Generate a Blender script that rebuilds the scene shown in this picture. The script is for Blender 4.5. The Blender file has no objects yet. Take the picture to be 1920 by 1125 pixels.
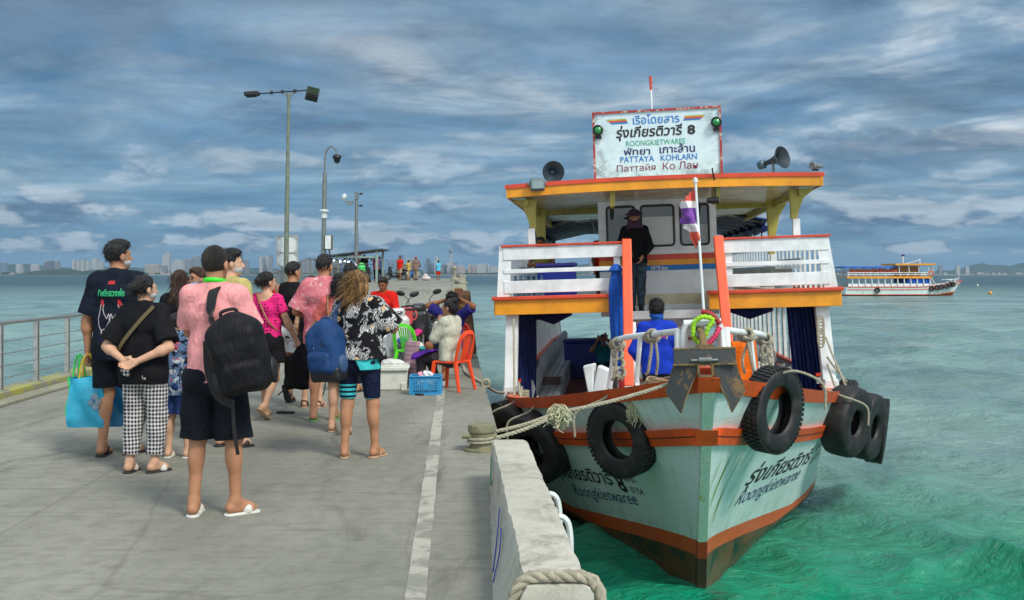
import bpy, math, random
import numpy as np
from mathutils import Vector, Matrix, Euler, noise as mnoise
R = math.radians
random.seed(7)
rng = np.random.default_rng(7)
scene = bpy.context.scene
COL = scene.collection

# ------------------------------------------------------------------ camera, world, sun, exposure
CAM_Z = 1.52
FPX = 1867.0            # focal length in pixels of the 1920 px wide photograph
cam_d = bpy.data.cameras.new('camera')
cam_d.sensor_width = 36.0
cam_d.lens = 36.0 * FPX / 1920.0
cam_d.shift_y = -47.5 / 1920.0
cam_d.clip_start = 0.1
cam_d.clip_end = 60000
cam = bpy.data.objects.new('camera', cam_d)
cam.location = (0, 0, CAM_Z)
cam.rotation_euler = (R(90), 0, 0)
COL.objects.link(cam)
scene.camera = cam
scene.cycles.use_denoising = True
scene.cycles.denoising_prefilter = 'ACCURATE'
scene.cycles.sample_clamp_direct = 6.0
scene.cycles.sample_clamp_indirect = 3.0
scene.view_settings.view_transform = 'Standard'
scene.view_settings.look = 'None'
scene.view_settings.exposure = 0.14
scene.view_settings.gamma = 1.0
SUN_EL, SUN_AZ = R(46), R(138)      # azimuth clockwise from +Y: behind the camera, to its right
sun_d = bpy.data.lights.new('sun', 'SUN')
sun_d.energy = 2.7
sun_d.angle = R(15)
sun_d.color = (1.0, 0.94, 0.84)
sun = bpy.data.objects.new('sun', sun_d)
_sv = Vector((math.sin(SUN_AZ) * math.cos(SUN_EL), math.cos(SUN_AZ) * math.cos(SUN_EL), math.sin(SUN_EL)))
sun.rotation_euler = _sv.to_track_quat('Z', 'Y').to_euler()
sun.location = (0, 0, 40)
COL.objects.link(sun)


def srgb(r, g=None, b=None):
 if g is None:
  h = r.lstrip('#')
  r, g, b = (int(h[i:i + 2], 16) for i in (0, 2, 4))
 f = lambda c: (c / 255 / 12.92) if c / 255 <= 0.04045 else ((c / 255 + 0.055) / 1.055) ** 2.4
 return (f(r), f(g), f(b))


class NG:
 """small node-tree writer"""
 def __init__(s, tree):
  s.t = tree
  tree.nodes.clear()

 def n(s, typ, ins=None, **props):
  nd = s.t.nodes.new(typ)
  for k, v in props.items():
   setattr(nd, k, v)
  for k, v in (ins or {}).items():
   s.set(nd, k, v)
  return nd

 def set(s, nd, k, v):
  sock = nd.inputs[k]
  if isinstance(v, bpy.types.NodeSocket):
   s.t.links.new(v, sock)
  elif isinstance(v, (tuple, list)) and len(v) == 3 and sock.type == 'RGBA':
   sock.default_value = (*v, 1)
  else:
   sock.default_value = v

 def m(s, op, a, b=0.0, c=None, clamp=False):
  ins = {0: a, 1: b}
  if c is not None:
   ins[2] = c
  return s.n('ShaderNodeMath', ins, operation=op, use_clamp=clamp).outputs[0]

 def mix(s, f, a, b, blend='MIX'):
  return s.n('ShaderNodeMix', {0: f, 6: a, 7: b}, data_type='RGBA', blend_type=blend).outputs[2]

 def ss(s, x, lo, hi):
  return s.n('ShaderNodeMapRange', {0: x, 1: lo, 2: hi, 3: 0.0, 4: 1.0}, interpolation_type='SMOOTHSTEP').outputs[0]

 def noise(s, vec, scale, detail=4, rough=0.55, dist=0.0):
  return s.n('ShaderNodeTexNoise', {'Vector': vec, 'Scale': scale, 'Detail': detail, 'Roughness': rough, 'Distortion': dist}).outputs[0]

 def xyz(s, v):
  return s.n('ShaderNodeSeparateXYZ', {0: v}).outputs

 def vec(s, x, y, z):
  return s.n('ShaderNodeCombineXYZ', {0: x, 1: y, 2: z}).outputs[0]

 def coord(s, which='Object'):
  return s.n('ShaderNodeTexCoord').outputs[which]


world = bpy.data.worlds.new('World')
scene.world = world
world.use_nodes = True
def build_world():
 g = NG(world.node_tree)
 d = g.n('ShaderNodeTexCoord').outputs['Generated']
 x, y, z = g.xyz(d)
 sky = g.n('ShaderNodeTexSky', sky_type='NISHITA', sun_disc=False, sun_elevation=SUN_EL, sun_rotation=SUN_AZ,
   air_density=1.0, dust_density=1.2, ozone_density=2.0).outputs[0]
 zp = g.m('MAXIMUM', z, 0.0)
 den = g.m('ADD', zp, 0.075)
 u = g.m('DIVIDE', x, den)
 v = g.m('DIVIDE', y, den)
 p = g.vec(u, v, 0.0)
 pw = g.vec(g.m('MULTIPLY', u, 0.85), g.m('MULTIPLY_ADD', u, 0.12, v), 3.3)
 K = 10.0
 c = lambda *a: tuple(K * q for q in srgb(*a))
 # high veil with long streaks, broken by holes
 veil = g.noise(pw, 0.62, 9, 0.60, 0.7)
 fine = g.noise(g.vec(g.m('MULTIPLY', u, 0.9), v, 1.7), 1.5, 9, 0.62, 0.9)
 big = g.noise(p, 0.20, 4, 0.55, 0.5)
 v2 = g.m('MULTIPLY_ADD', fine, 0.40, g.m('MULTIPLY_ADD', big, 0.55, veil))
 cov = g.ss(v2, 0.72, 1.22)
 hgt = g.ss(z, 0.02, 0.24)
 blue = g.mix(hgt, c(72, 124, 161), c(64, 112, 152))
 blue = g.mix(0.15, blue, g.mix(0.4, sky, (0, 0, 0)))
 grey = g.mix(hgt, c(124, 157, 179), c(145, 166, 182))
 base = g.mix(cov, blue, grey)
 # bright breaks, most of them upper right
 right = g.ss(x, -0.35, 0.40)
 br = g.m('MULTIPLY', g.ss(veil, 0.46, 0.68), g.ss(fine, 0.42, 0.62))
 br = g.m('MULTIPLY', br, g.m('MULTIPLY_ADD', right, 0.55, 0.45))
 br = g.m('MULTIPLY', br, g.ss(z, 0.05, 0.14))
 base = g.mix(br, base, c(208, 216, 222))
 # dark layered rolls
 rolls = g.noise(g.vec(g.m('MULTIPLY', u, 0.42), v, 9.1), 1.0, 9, 0.64, 0.7)
 base = g.mix(g.m('MULTIPLY', g.ss(rolls, 0.49, 0.70), 0.48), base, c(76, 110, 141))
 # grey deck at the upper left
 lf = g.m('MULTIPLY', g.m('SUBTRACT', 1.0, g.ss(x, -0.35, 0.05)), g.ss(z, 0.14, 0.25))
 base = g.mix(g.m('MULTIPLY', lf, g.m('MULTIPLY', g.ss(fine, 0.35, 0.6), 0.75)), base, c(97, 121, 145))
 # ragged dark scraps of low cloud
 az = g.m('ARCTAN2', x, y)
 sc = g.noise(g.vec(g.m('MULTIPLY', az, 3.2), g.m('MULTIPLY', z, 13.0), 5.3), 1.25, 10, 0.62, 0.35)
 scr = g.m('MULTIPLY', g.ss(sc, 0.53, 0.70), g.m('MULTIPLY', g.ss(z, 0.07, 0.13), 0.65))
 base = g.mix(scr, base, c(74, 98, 124))
 # rows of cumulus above the horizon in azimuth / elevation, lit from above
 for (e0, e1, seed, amt, sx, th) in ((0.078, 0.150, 3.4, 0.60, 4.6, 0.48), (0.040, 0.090, 7.7, 0.90, 6.0, 0.435), (0.016, 0.052, 2.2, 0.9, 8.5, 0.42)):
  cv = lambda dz: g.noise(g.vec(g.m('MULTIPLY', az, sx), g.m('MULTIPLY', g.m('ADD', z, dz), sx * 2.6), seed), 1.9, 10, 0.56, 0.15)
  n1 = cv(0.0)
  mid = g.m('MULTIPLY', g.ss(z, e0, e0 + 0.010), g.m('SUBTRACT', 1.0, g.ss(z, e1 - 0.035, e1)))
  tt = g.m('MULTIPLY_ADD', mid, -0.13, th + 0.13)
  msk = g.ss(g.m('SUBTRACT', n1, tt), 0.0, 0.10)
  lit = g.ss(g.m('MULTIPLY_ADD', g.m('SUBTRACT', fine, 0.5), 0.16, g.m('SUBTRACT', n1, cv(0.017))), -0.06, 0.10)
  cl = g.mix(lit, c(84, 116, 146), c(168, 184, 197))
  base = g.mix(g.m('MULTIPLY', g.m('MULTIPLY', msk, g.ss(mid, 0.0, 0.3)), amt), base, cl)
 # haze right at the horizon
 base = g.mix(g.m('MULTIPLY', g.m('SUBTRACT', 1.0, g.ss(z, 0.0, 0.028)), 0.7), base, c(92, 134, 165))
 # fine mottling
 mo = g.noise(g.vec(g.m('MULTIPLY', u, 1.1), g.m('MULTIPLY', v, 1.3), 6.6), 1.6, 8, 0.62, 0.8)
 mo2 = g.noise(g.vec(g.m('MULTIPLY', az, 5.0), g.m('MULTIPLY', z, 11.0), 9.9), 1.8, 9, 0.60, 0.5)
 mm = g.m('MULTIPLY_ADD', g.m('ADD', mo, mo2), 0.85, 0.16)
 base = g.mix(g.m('MULTIPLY', g.ss(z, 0.0, 0.05), 0.85), base, g.mix(1.0, base, g.vec(mm, mm, mm), 'MULTIPLY'))
 # brighter overcast overhead and an added fill glow behind the camera (not in view)
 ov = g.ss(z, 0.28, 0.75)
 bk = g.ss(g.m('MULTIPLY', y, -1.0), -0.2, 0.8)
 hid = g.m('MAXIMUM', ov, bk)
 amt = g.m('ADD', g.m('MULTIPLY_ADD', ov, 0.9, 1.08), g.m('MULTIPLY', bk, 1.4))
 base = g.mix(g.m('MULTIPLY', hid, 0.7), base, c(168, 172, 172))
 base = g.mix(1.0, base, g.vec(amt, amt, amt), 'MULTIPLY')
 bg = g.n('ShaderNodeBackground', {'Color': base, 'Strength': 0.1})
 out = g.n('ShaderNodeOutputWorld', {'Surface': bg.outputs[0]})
build_world()


# ------------------------------------------------------------------ materials
_mats = {}
def mat(name, color, rough=0.6, metal=0.0, var=0.18, vscale=5.0, bump=0.0, bscale=30.0, spec=0.5, build=None, dirt=None, coat=0.0, alpha=None, trans=0.0):
 """procedural principled material: colour broken up by noise, optional bump, dirt colour and a custom colour builder"""
 if name in _mats:
  return _mats[name]
 m = bpy.data.materials.new(name)
 m.use_nodes = True
 g = NG(m.node_tree)
 co = g.coord()
 b = g.n('ShaderNodeBsdfPrincipled', {'Roughness': rough, 'Metallic': metal, 'Specular IOR Level': spec, 'Coat Weight': coat, 'Transmission Weight': trans})
 if build:
  col = build(g, co, b)
 else:
  n1 = g.noise(co, vscale, 5, 0.6)
  col = g.mix(g.ss(n1, 0.3, 0.7), tuple(c * (1 - var) for c in color), tuple(min(1, c * (1 + var * 0.6)) for c in color))
  if dirt:
   dcol, amt, ds = dirt
   n2 = g.noise(co, ds, 7, 0.68, 0.4)
   col = g.mix(g.m('MULTIPLY', g.ss(n2, 0.5, 0.68), amt), col, dcol)
 if col is not None:
  g.set(b, 'Base Color', col if isinstance(col, bpy.types.NodeSocket) else (*col, 1))
 if bump:
  nb = g.noise(co, bscale, 5, 0.6)
  bn = g.n('ShaderNodeBump', {'Strength': bump, 'Distance': 0.01, 'Height': nb})
  g.set(b, 'Normal', bn.outputs[0])
 if alpha is not None:
  g.set(b, 'Alpha', alpha)
 g.n('ShaderNodeOutputMaterial', {'Surface': b.outputs[0]})
 _mats[name] = m
 return m


def cloth(name, color, var=0.22, rough=0.85, build=None, fold=0.5):
 if name in _mats:
  return _mats[name]
 m = bpy.data.materials.new(name)
 m.use_nodes = True
 g = NG(m.node_tree)
 co = g.coord()
 b = g.n('ShaderNodeBsdfPrincipled', {'Roughness': rough, 'Specular IOR Level': 0.12})
 if build:
  col = build(g, co, b)
 else:
  n1 = g.noise(co, 9.0, 4, 0.6)
  col = g.mix(g.ss(n1, 0.3, 0.7), tuple(c * (1 - var) for c in color), tuple(min(1, c * (1 + var * 0.5)) for c in color))
 g.set(b, 'Base Color', col)
 x, y, z = g.xyz(co)
 w = g.noise(g.vec(x, y, g.m('MULTIPLY', z, 0.55)), 13.0, 3, 0.5, 1.6)
 w2 = g.noise(co, 420.0, 2, 0.5)
 h = g.m('MULTIPLY_ADD', w2, 0.04, w)
 bn = g.n('ShaderNodeBump', {'Strength': fold, 'Distance': 0.045, 'Height': h})
 g.set(b, 'Normal', bn.outputs[0])
 g.n('ShaderNodeOutputMaterial', {'Surface': b.outputs[0]})
 _mats[name] = m
 return m


# ------------------------------------------------------------------ objects
def props(o, label=None, cat=None, group=None, kind=None):
 if label: o['label'] = label
 if cat: o['category'] = cat
 if group: o['group'] = group
 if kind: o['kind'] = kind
 return o


def thing(name, label, cat, loc=(0, 0, 0), rz=0.0, group=None, rot=None, scale=1.0):
 o = bpy.data.objects.new(name, None)
 o.empty_display_size = 0.1
 o.location = loc
 o.rotation_euler = rot if rot else (0, 0, rz)
 o.scale = (scale,) * 3
 COL.objects.link(o)
 return props(o, label, cat, group)


def kids(o):
 return [c for c in COL.objects if c.parent == o]


def copy_tree(o, ch=None):
 if ch is None:
  ch = {}
  for c in COL.objects:
   if c.parent: ch.setdefault(c.parent.name, []).append(c)
 n = o.copy()
 COL.objects.link(n)
 for c in ch.get(o.name, []):
  k = copy_tree(c, ch)
  k.parent = n
 return n


def mesh_np(name, V, F=None, quads=None, smooth=True, material=None, parent=None, mats=None, fm=None):
 me = bpy.data.meshes.new(name)
 V = np.asarray(V, dtype=np.float32)
 if quads is not None:
  Q = np.asarray(quads, dtype=np.int32)
  me.vertices.add(len(V)); me.vertices.foreach_set('co', V.ravel())
  me.loops.add(Q.size); me.loops.foreach_set('vertex_index', Q.ravel())
  me.polygons.add(len(Q)); me.polygons.foreach_set('loop_start', np.arange(0, Q.size, Q.shape[1], dtype=np.int32))
  me.update(calc_edges=True)
 else:
  me.from_pydata([tuple(map(float, v)) for v in V], [], F)
 if smooth and len(me.polygons):
  me.polygons.foreach_set('use_smooth', [True] * len(me.polygons))
 for mm in (mats or ([material] if material else [])):
  me.materials.append(mm)
 if fm is not None:
  me.polygons.foreach_set('material_index', np.asarray(fm, dtype=np.int32))
 me.update()
 o = bpy.data.objects.new(name, me)
 COL.objects.link(o)
 if parent is not None: o.parent = parent
 return o


class MB:
 """collects shapes, builds ONE mesh object"""
 def __init__(s):
  s.v = []; s.f = []

 def add(s, V, F):
  n = len(s.v)
  s.v += [tuple(map(float, p)) for p in V]
  s.f += [tuple(i + n for i in f) for f in F]
  return s

 def box(s, c, size, rot=None, taper=None):
  hx, hy, hz = (q / 2 for q in size)
  P = [(-hx, -hy, -hz), (hx, -hy, -hz), (hx, hy, -hz), (-hx, hy, -hz), (-hx, -hy, hz), (hx, -hy, hz), (hx, hy, hz), (-hx, hy, hz)]
  if taper:
   P = P[:4] + [(p[0] * taper, p[1] * taper, p[2]) for p in P[4:]]
  if rot is not None:
   Mx = rot if isinstance(rot, Matrix) else Euler(rot).to_matrix()
   P = [Mx @ Vector(p) for p in P]
  P = [(p[0] + c[0], p[1] + c[1], p[2] + c[2]) for p in P]
  return s.add(P, [(0, 3, 2, 1), (4, 5, 6, 7), (0, 1, 5, 4), (1, 2, 6, 5), (2, 3, 7, 6), (3, 0, 4, 7)])

 def bar(s, a, b, w, t, up=(0, 0, 1)):
  """rectangular bar from a to b: w across, t along 'up'"""
  a, b = Vector(a), Vector(b)
  d = (b - a).normalized()
  x = d.cross(Vector(up))
  if x.length < 1e-4: x = d.cross(Vector((1, 0, 0)))
  x.normalize()
  u = x.cross(d).normalized()
  P = []
  for q in (a, b):
   for (i, j) in ((-1, -1), (1, -1), (1, 1), (-1, 1)):
    P.append(q + x * (i * w / 2) + u * (j * t / 2))
  return s.add(P, [(0, 1, 2, 3), (7, 6, 5, 4), (0, 4, 5, 1), (1, 5, 6, 2), (2, 6, 7, 3), (3, 7, 4, 0)])

 def tube(s, pts, r, n=8, closed=False, cap=True):
  pts = [Vector(p) for p in pts]
  m = len(pts)
  rs = r if isinstance(r, (list, tuple)) else [r] * m
  rings = []
  prev = None
  for i, p in enumerate(pts):
   if closed:
    d = pts[(i + 1) % m] - pts[i - 1]
   else:
    d = pts[min(i + 1, m - 1)] - pts[max(i - 1, 0)]
   if d.length < 1e-9: d = Vector((0, 0, 1))
   d.normalize()
   if prev is None:
    a = d.orthogonal().normalized()
   else:
    a = prev - d * prev.dot(d)
    a = a.normalized() if a.length > 1e-6 else d.orthogonal().normalized()
   prev = a
   b = d.cross(a)
   rings.append([p + (a * math.cos(2 * math.pi * k / n) + b * math.sin(2 * math.pi * k / n)) * rs[i] for k in range(n)])
  V = [q for rg in rings for q in rg]
  F = []
  for i in range(m if closed else m - 1):
   j = (i + 1) % m
   for k in range(n):
    k2 = (k + 1) % n
    F.append((i * n + k, i * n + k2, j * n + k2, j * n + k))
  if cap and not closed:
   F.append(tuple(range(n - 1, -1, -1)))
   F.append(tuple((m - 1) * n + k for k in range(n)))
  return s.add(V, F)

 def cyl(s, a, b, r, r2=None, n=12):
  return s.tube([a, b], [r, r if r2 is None else r2], n)

 def lathe(s, prof, n=24, M=None, close=False):
  """prof: (radius, z) about local z, moved by matrix M"""
  V = []
  for (r, z) in prof:
   for k in range(n):
    a = 2 * math.pi * k / n
    V.append(Vector((r * math.cos(a), r * math.sin(a), z)))
  if M is not None: V = [M @ v for v in V]
  F = []
  m = len(prof)
  for i in range(m if close else m - 1):
   j = (i + 1) % m
   for k in range(n):
    k2 = (k + 1) % n
    F.append((i * n + k, i * n + k2, j * n + k2, j * n + k))
  if not close:
   if prof[0][0] > 1e-6: F.append(tuple(range(n - 1, -1, -1)))
   if prof[-1][0] > 1e-6: F.append(tuple((m - 1) * n + k for k in range(n)))
  return s.add(V, F)

 def prism(s, outline, t, M=None):
  """outline in local xz plane (x, z), thickness t along y, moved by M"""
  n = len(outline)
  V = [Vector((x, -t / 2, z)) for x, z in outline] + [Vector((x, t / 2, z)) for x, z in outline]
  if M is not None: V = [M @ v for v in V]
  F = [tuple(range(n)), tuple(range(2 * n - 1, n - 1, -1))]
  for i in range(n):
   j = (i + 1) % n
   F.append((i, i + n, j + n, j))
  return s.add(V, F)

 def grid(s, fn, nu, nv, closed_u=False):
  V = [fn(i / (nu if closed_u else nu - 1), j / (nv - 1)) for j in range(nv) for i in range(nu)]
  F = []
  for j in range(nv - 1):
   for i in range(nu if closed_u else nu - 1):
    i2 = (i + 1) % nu
    F.append((j * nu + i, j * nu + i2, (j + 1) * nu + i2, (j + 1) * nu + i))
  return s.add(V, F)

 def build(s, name, material, parent=None, smooth=False, bevel=0.0, solid=0.0, auto=None, seg=2):
  me = bpy.data.meshes.new(name)
  me.from_pydata(s.v, [], s.f)
  if material: me.materials.append(material)
  o = bpy.data.objects.new(name, me)
  COL.objects.link(o)
  if parent is not None: o.parent = parent
  if smooth:
   me.polygons.foreach_set('use_smooth', [True] * len(me.polygons))
   me.set_sharp_from_angle(angle=R(auto or 45))
  if solid:
   md = o.modifiers.new('solid', 'SOLIDIFY'); md.thickness = solid; md.offset = 0
  if bevel:
   md = o.modifiers.new('bevel', 'BEVEL'); md.width = bevel; md.segments = seg; md.limit_method = 'ANGLE'; md.angle_limit = R(40)
  me.update()
  return o


def TM(loc, rot=(0, 0, 0)):
 return Matrix.Translation(loc) @ Euler(rot).to_matrix().to_4x4()


def curve_pts(P, n=8):
 """Catmull-Rom through P"""
 P = [Vector(p) for p in P]
 Q = [P[0] * 2 - P[1]] + P + [P[-1] * 2 - P[-2]]
 out = []
 for i in range(1, len(Q) - 2):
  a, b, c, d = Q[i - 1:i + 3]
  for k in range(n):
   t = k / n
   out.append(0.5 * ((2 * b) + (c - a) * t + (2 * a - 5 * b + 4 * c - d) * t * t + (3 * b - a - 3 * c + d) * t ** 3))
 out.append(P[-1])
 return out


def sag(a, b, drop, n=14):
 a, b = Vector(a), Vector(b)
 return [a.lerp(b, t / n) - Vector((0, 0, drop * 4 * (t / n) * (1 - t / n))) for t in range(n + 1)]


# ------------------------------------------------------------------ writing: text turned into a mesh
def text_mesh(body, size=1.0, bold=0.0, shear=0.0, width=None, height=None, align='CENTER', extrude=0.0, spacing=1.0):
 c = bpy.data.curves.new('txt', 'FONT')
 c.body = body; c.size = size; c.align_x = align; c.shear = shear; c.offset = bold; c.extrude = extrude
 c.space_character = spacing
 c.resolution_u = 3
 o = bpy.data.objects.new('txt', c)
 COL.objects.link(o)
 dg = bpy.context.evaluated_depsgraph_get()
 me = bpy.data.meshes.new_from_object(o.evaluated_get(dg))
 V = np.empty(len(me.vertices) * 3, dtype=np.float32)
 me.vertices.foreach_get('co', V)
 V = V.reshape(-1, 3).copy()
 F = [tuple(p.vertices) for p in me.polygons]
 bpy.data.objects.remove(o); bpy.data.curves.remove(c); bpy.data.meshes.remove(me)
 lo, hi = V.min(0), V.max(0)
 V[:, 0] -= (lo[0] + hi[0]) / 2 if align == 'CENTER' else lo[0]
 if width: V[:, 0] *= width / (hi[0] - lo[0])
 if height:
  V[:, 1] = (V[:, 1] - lo[1]) * height / (hi[1] - lo[1])
 return V, F


# ------------------------------------------------------------------ smooth solids: signed distances sampled on a grid, skinned by surface nets
def _v(p): return np.array(p, dtype=np.float32)

def cap(a, b, ra, rb=None, k=0.02, sc=None, cut=0):
 return ('cap', _v(a), _v(b), ra, ra if rb is None else rb, k, _v(sc) if sc is not None else _v((1, 1, 1)), cut)

def ell(c, r, k=0.02, rot=None, neg=False):
 r = (r, r, r) if isinstance(r, (int, float)) else r
 return ('neg_ell' if neg else 'ell', _v(c), _v(r), k, None if rot is None else np.array(rot, dtype=np.float32))

def rbox(c, half, rad, k=0.02, rot=None, neg=False):
 return ('neg_box' if neg else 'box', _v(c), _v(half), rad, k, None if rot is None else np.array(rot, dtype=np.float32))

def plane(o, n):
 n = _v(n)
 return ('plane', _v(o), n / np.linalg.norm(n))

def rotm(x=0, y=0, z=0):
 return np.array(Euler((R(x), R(y), R(z))).to_matrix(), dtype=np.float32)


def sculpt(prims, vox, noise=None, smooth=0):
 lo = np.full(3, 1e9); hi = -lo
 bbs = []
 for p in prims:
  t = p[0]
  if t == 'cap':
   rr = max(p[3], p[4]) * p[6]
   a, b = p[1], p[2]
   # scaling is about a
   l, h = np.minimum(a, b) - rr, np.maximum(a, b) + rr
  elif t in ('ell', 'neg_ell'):
   e = p[2] if p[4] is None else np.abs(p[4]) @ p[2]
   l, h = p[1] - e, p[1] + e
  elif t in ('box', 'neg_box'):
   e = p[2] + p[3]
   if p[5] is not None: e = np.abs(p[5]) @ e
   l, h = p[1] - e, p[1] + e
  else:
   bbs.append(None); continue
  bbs.append((l, h))
  if not t.startswith('neg'):
   lo = np.minimum(lo, l); hi = np.maximum(hi, h)
 lo -= 3 * vox; hi += 3 * vox
 n = np.ceil((hi - lo) / vox).astype(int) + 1
 ax = [(lo[i] + vox * np.arange(n[i])).astype(np.float32) for i in range(3)]
 D = np.full(n, 0.15, dtype=np.float32)
 for p, bb in zip(prims, bbs):
  t = p[0]
  if t == 'plane':
   o, nn = p[1], p[2]
   d = (ax[0][:, None, None] - o[0]) * nn[0] + (ax[1][None, :, None] - o[1]) * nn[1] + (ax[2][None, None, :] - o[2]) * nn[2]
   np.maximum(D, d, out=D)
   continue
  k = p[5] if t == 'cap' else (p[3] if t in ('ell', 'neg_ell') else p[4])
  mg = k * 1.2 + 3 * vox
  i0 = np.clip(np.floor((bb[0] - mg - lo) / vox).astype(int), 0, n - 1)
  i1 = np.clip(np.ceil((bb[1] + mg - lo) / vox).astype(int) + 1, 1, n)
  sl = tuple(slice(a, b) for a, b in zip(i0, i1))
  X = ax[0][sl[0]][:, None, None]; Y = ax[1][sl[1]][None, :, None]; Z = ax[2][sl[2]][None, None, :]
  if t == 'cap':
   _, a, b, ra, rb, k, sc, cut = p
   px, py, pz = (X - a[0]) / sc[0], (Y - a[1]) / sc[1], (Z - a[2]) / sc[2]
   ba = (b - a) / sc
   L2 = float(ba @ ba) + 1e-12
   h = (px * ba[0] + py * ba[1] + pz * ba[2]) / L2
   hc = np.clip(h, 0, 1)
   if cut:
    e = 0.35
    hc = np.clip(h, -e if cut & 1 else 0, 1 + e if cut & 2 else 1)
   d = np.sqrt((px - ba[0] * hc) ** 2 + (py - ba[1] * hc) ** 2 + (pz - ba[2] * hc) ** 2) - (ra + (rb - ra) * np.clip(hc, 0, 1))
   d = d * float(sc.min())
   L = math.sqrt(L2)
   if cut & 1: d = np.maximum(d, -h * L)
   if cut & 2: d = np.maximum(d, (h - 1) * L)
  elif t in ('ell', 'neg_ell'):
   _, c, r, k, rot = p
   q = [X - c[0], Y - c[1], Z - c[2]]
   if rot is not None:
    q = [rot[0, i] * q[0] + rot[1, i] * q[1] + rot[2, i] * q[2] for i in range(3)]
   k0 = np.sqrt((q[0] / r[0]) ** 2 + (q[1] / r[1]) ** 2 + (q[2] / r[2]) ** 2)
   k1 = np.sqrt((q[0] / r[0] ** 2) ** 2 + (q[1] / r[1] ** 2) ** 2 + (q[2] / r[2] ** 2) ** 2) + 1e-9
   d = k0 * (k0 - 1) / k1
  else:
   _, c, hf, rad, k, rot = p
   q = [X - c[0], Y - c[1], Z - c[2]]
   if rot is not None:
    q = [rot[0, i] * q[0] + rot[1, i] * q[1] + rot[2, i] * q[2] for i in range(3)]
   q = [np.abs(q[i]) - hf[i] for i in range(3)]
   d = np.sqrt(sum(np.maximum(a, 0) ** 2 for a in q)) + np.minimum(np.maximum(np.maximum(q[0], q[1]), q[2]), 0) - rad
  S = D[sl]
  if t.startswith('neg'):
   d = -d
   hh = np.maximum(k - np.abs(S - d), 0) / max(k, 1e-6)
   D[sl] = np.maximum(S, d) + hh * hh * k * 0.25
  else:
   hh = np.maximum(k - np.abs(S - d), 0) / max(k, 1e-6)
   D[sl] = np.minimum(S, d) - hh * hh * k * 0.25
 if noise is not None:
  D += noise(ax[0][:, None, None], ax[1][None, :, None], ax[2][None, None, :]).astype(np.float32)
 # surface nets
 D[0] = D[-1] = 0.1; D[:, 0] = D[:, -1] = 0.1; D[:, :, 0] = D[:, :, -1] = 0.1
 neg = D < 0
 cnt = np.zeros(tuple(n - 1), dtype=np.int8)
 for i in (0, 1):
  for j in (0, 1):
   for l in (0, 1):
    cnt += neg[i:n[0] - 1 + i, j:n[1] - 1 + j, l:n[2] - 1 + l]
 act = np.argwhere((cnt > 0) & (cnt < 8))
 idx = np.full(tuple(n - 1), -1, dtype=np.int32)
 idx[act[:, 0], act[:, 1], act[:, 2]] = np.arange(len(act))
 acc = np.zeros((len(act), 3), dtype=np.float64); wsum = np.zeros(len(act))
 for axn in range(3):
  o1, o2 = [q for q in range(3) if q != axn]
  for i in (0, 1):
   for j in (0, 1):
    off = np.zeros(3, dtype=int); off[o1] = i; off[o2] = j
    A = act + off
    B = A.copy(); B[:, axn] += 1
    da = D[A[:, 0], A[:, 1], A[:, 2]]; db = D[B[:, 0], B[:, 1], B[:, 2]]
    m = (da < 0) != (db < 0)
    tt = np.where(m, da / np.where(m, da - db, 1), 0)
    pt = A.astype(np.float64); pt[:, axn] += tt
    acc[m] += pt[m]; wsum[m] += 1
 V = lo + vox * acc / wsum[:, None]
 quads = []
 for axn in range(3):
  o1, o2 = [(1, 2), (2, 0), (0, 1)][axn]
  s0 = [slice(None)] * 3; s1 = [slice(None)] * 3
  s0[axn] = slice(0, -1); s1[axn] = slice(1, None)
  ch = np.argwhere(neg[tuple(s0)] != neg[tuple(s1)])
  flip = neg[tuple(s0)][ch[:, 0], ch[:, 1], ch[:, 2]]
  ok = (ch[:, o1] > 0) & (ch[:, o2] > 0)
  ch, flip = ch[ok], flip[ok]
  def cell(d1, d2):
   q = ch.copy(); q[:, o1] -= d1; q[:, o2] -= d2
   return idx[q[:, 0], q[:, 1], q[:, 2]]
  Q = np.stack([cell(1, 1), cell(0, 1), cell(0, 0), cell(1, 0)], 1)
  Q[~flip] = Q[~flip][:, ::-1]
  quads.append(Q)
 Q = np.concatenate(quads)
 Q = Q[(Q >= 0).all(1)]
 if smooth:
  for _ in range(smooth):
   s_ = np.zeros_like(V); c_ = np.zeros(len(V))
   for a, b in ((0, 1), (1, 2), (2, 3), (3, 0)):
    np.add.at(s_, Q[:, a], V[Q[:, b]]); np.add.at(s_, Q[:, b], V[Q[:, a]])
    np.add.at(c_, Q[:, a], 1); np.add.at(c_, Q[:, b], 1)
   V = V * 0.5 + 0.5 * s_ / np.maximum(c_, 1)[:, None]
 return V, Q


def sdf(name, prims, vox, material, parent=None, noise=None, scale=1.0, smooth=0):
 V, Q = sculpt(prims, vox, noise, smooth)
 return mesh_np(name, V * scale, quads=Q, material=material, parent=parent)


def pier(s, d, z=0.0):
 """point on the pier: s metres from its seaward edge (negative = on the deck), d metres ahead"""
 return Vector((0.41 + s - 0.0565 * d, d, z))
PIER_RZ = math.atan(0.0565)
WATER = -1.70


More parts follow.
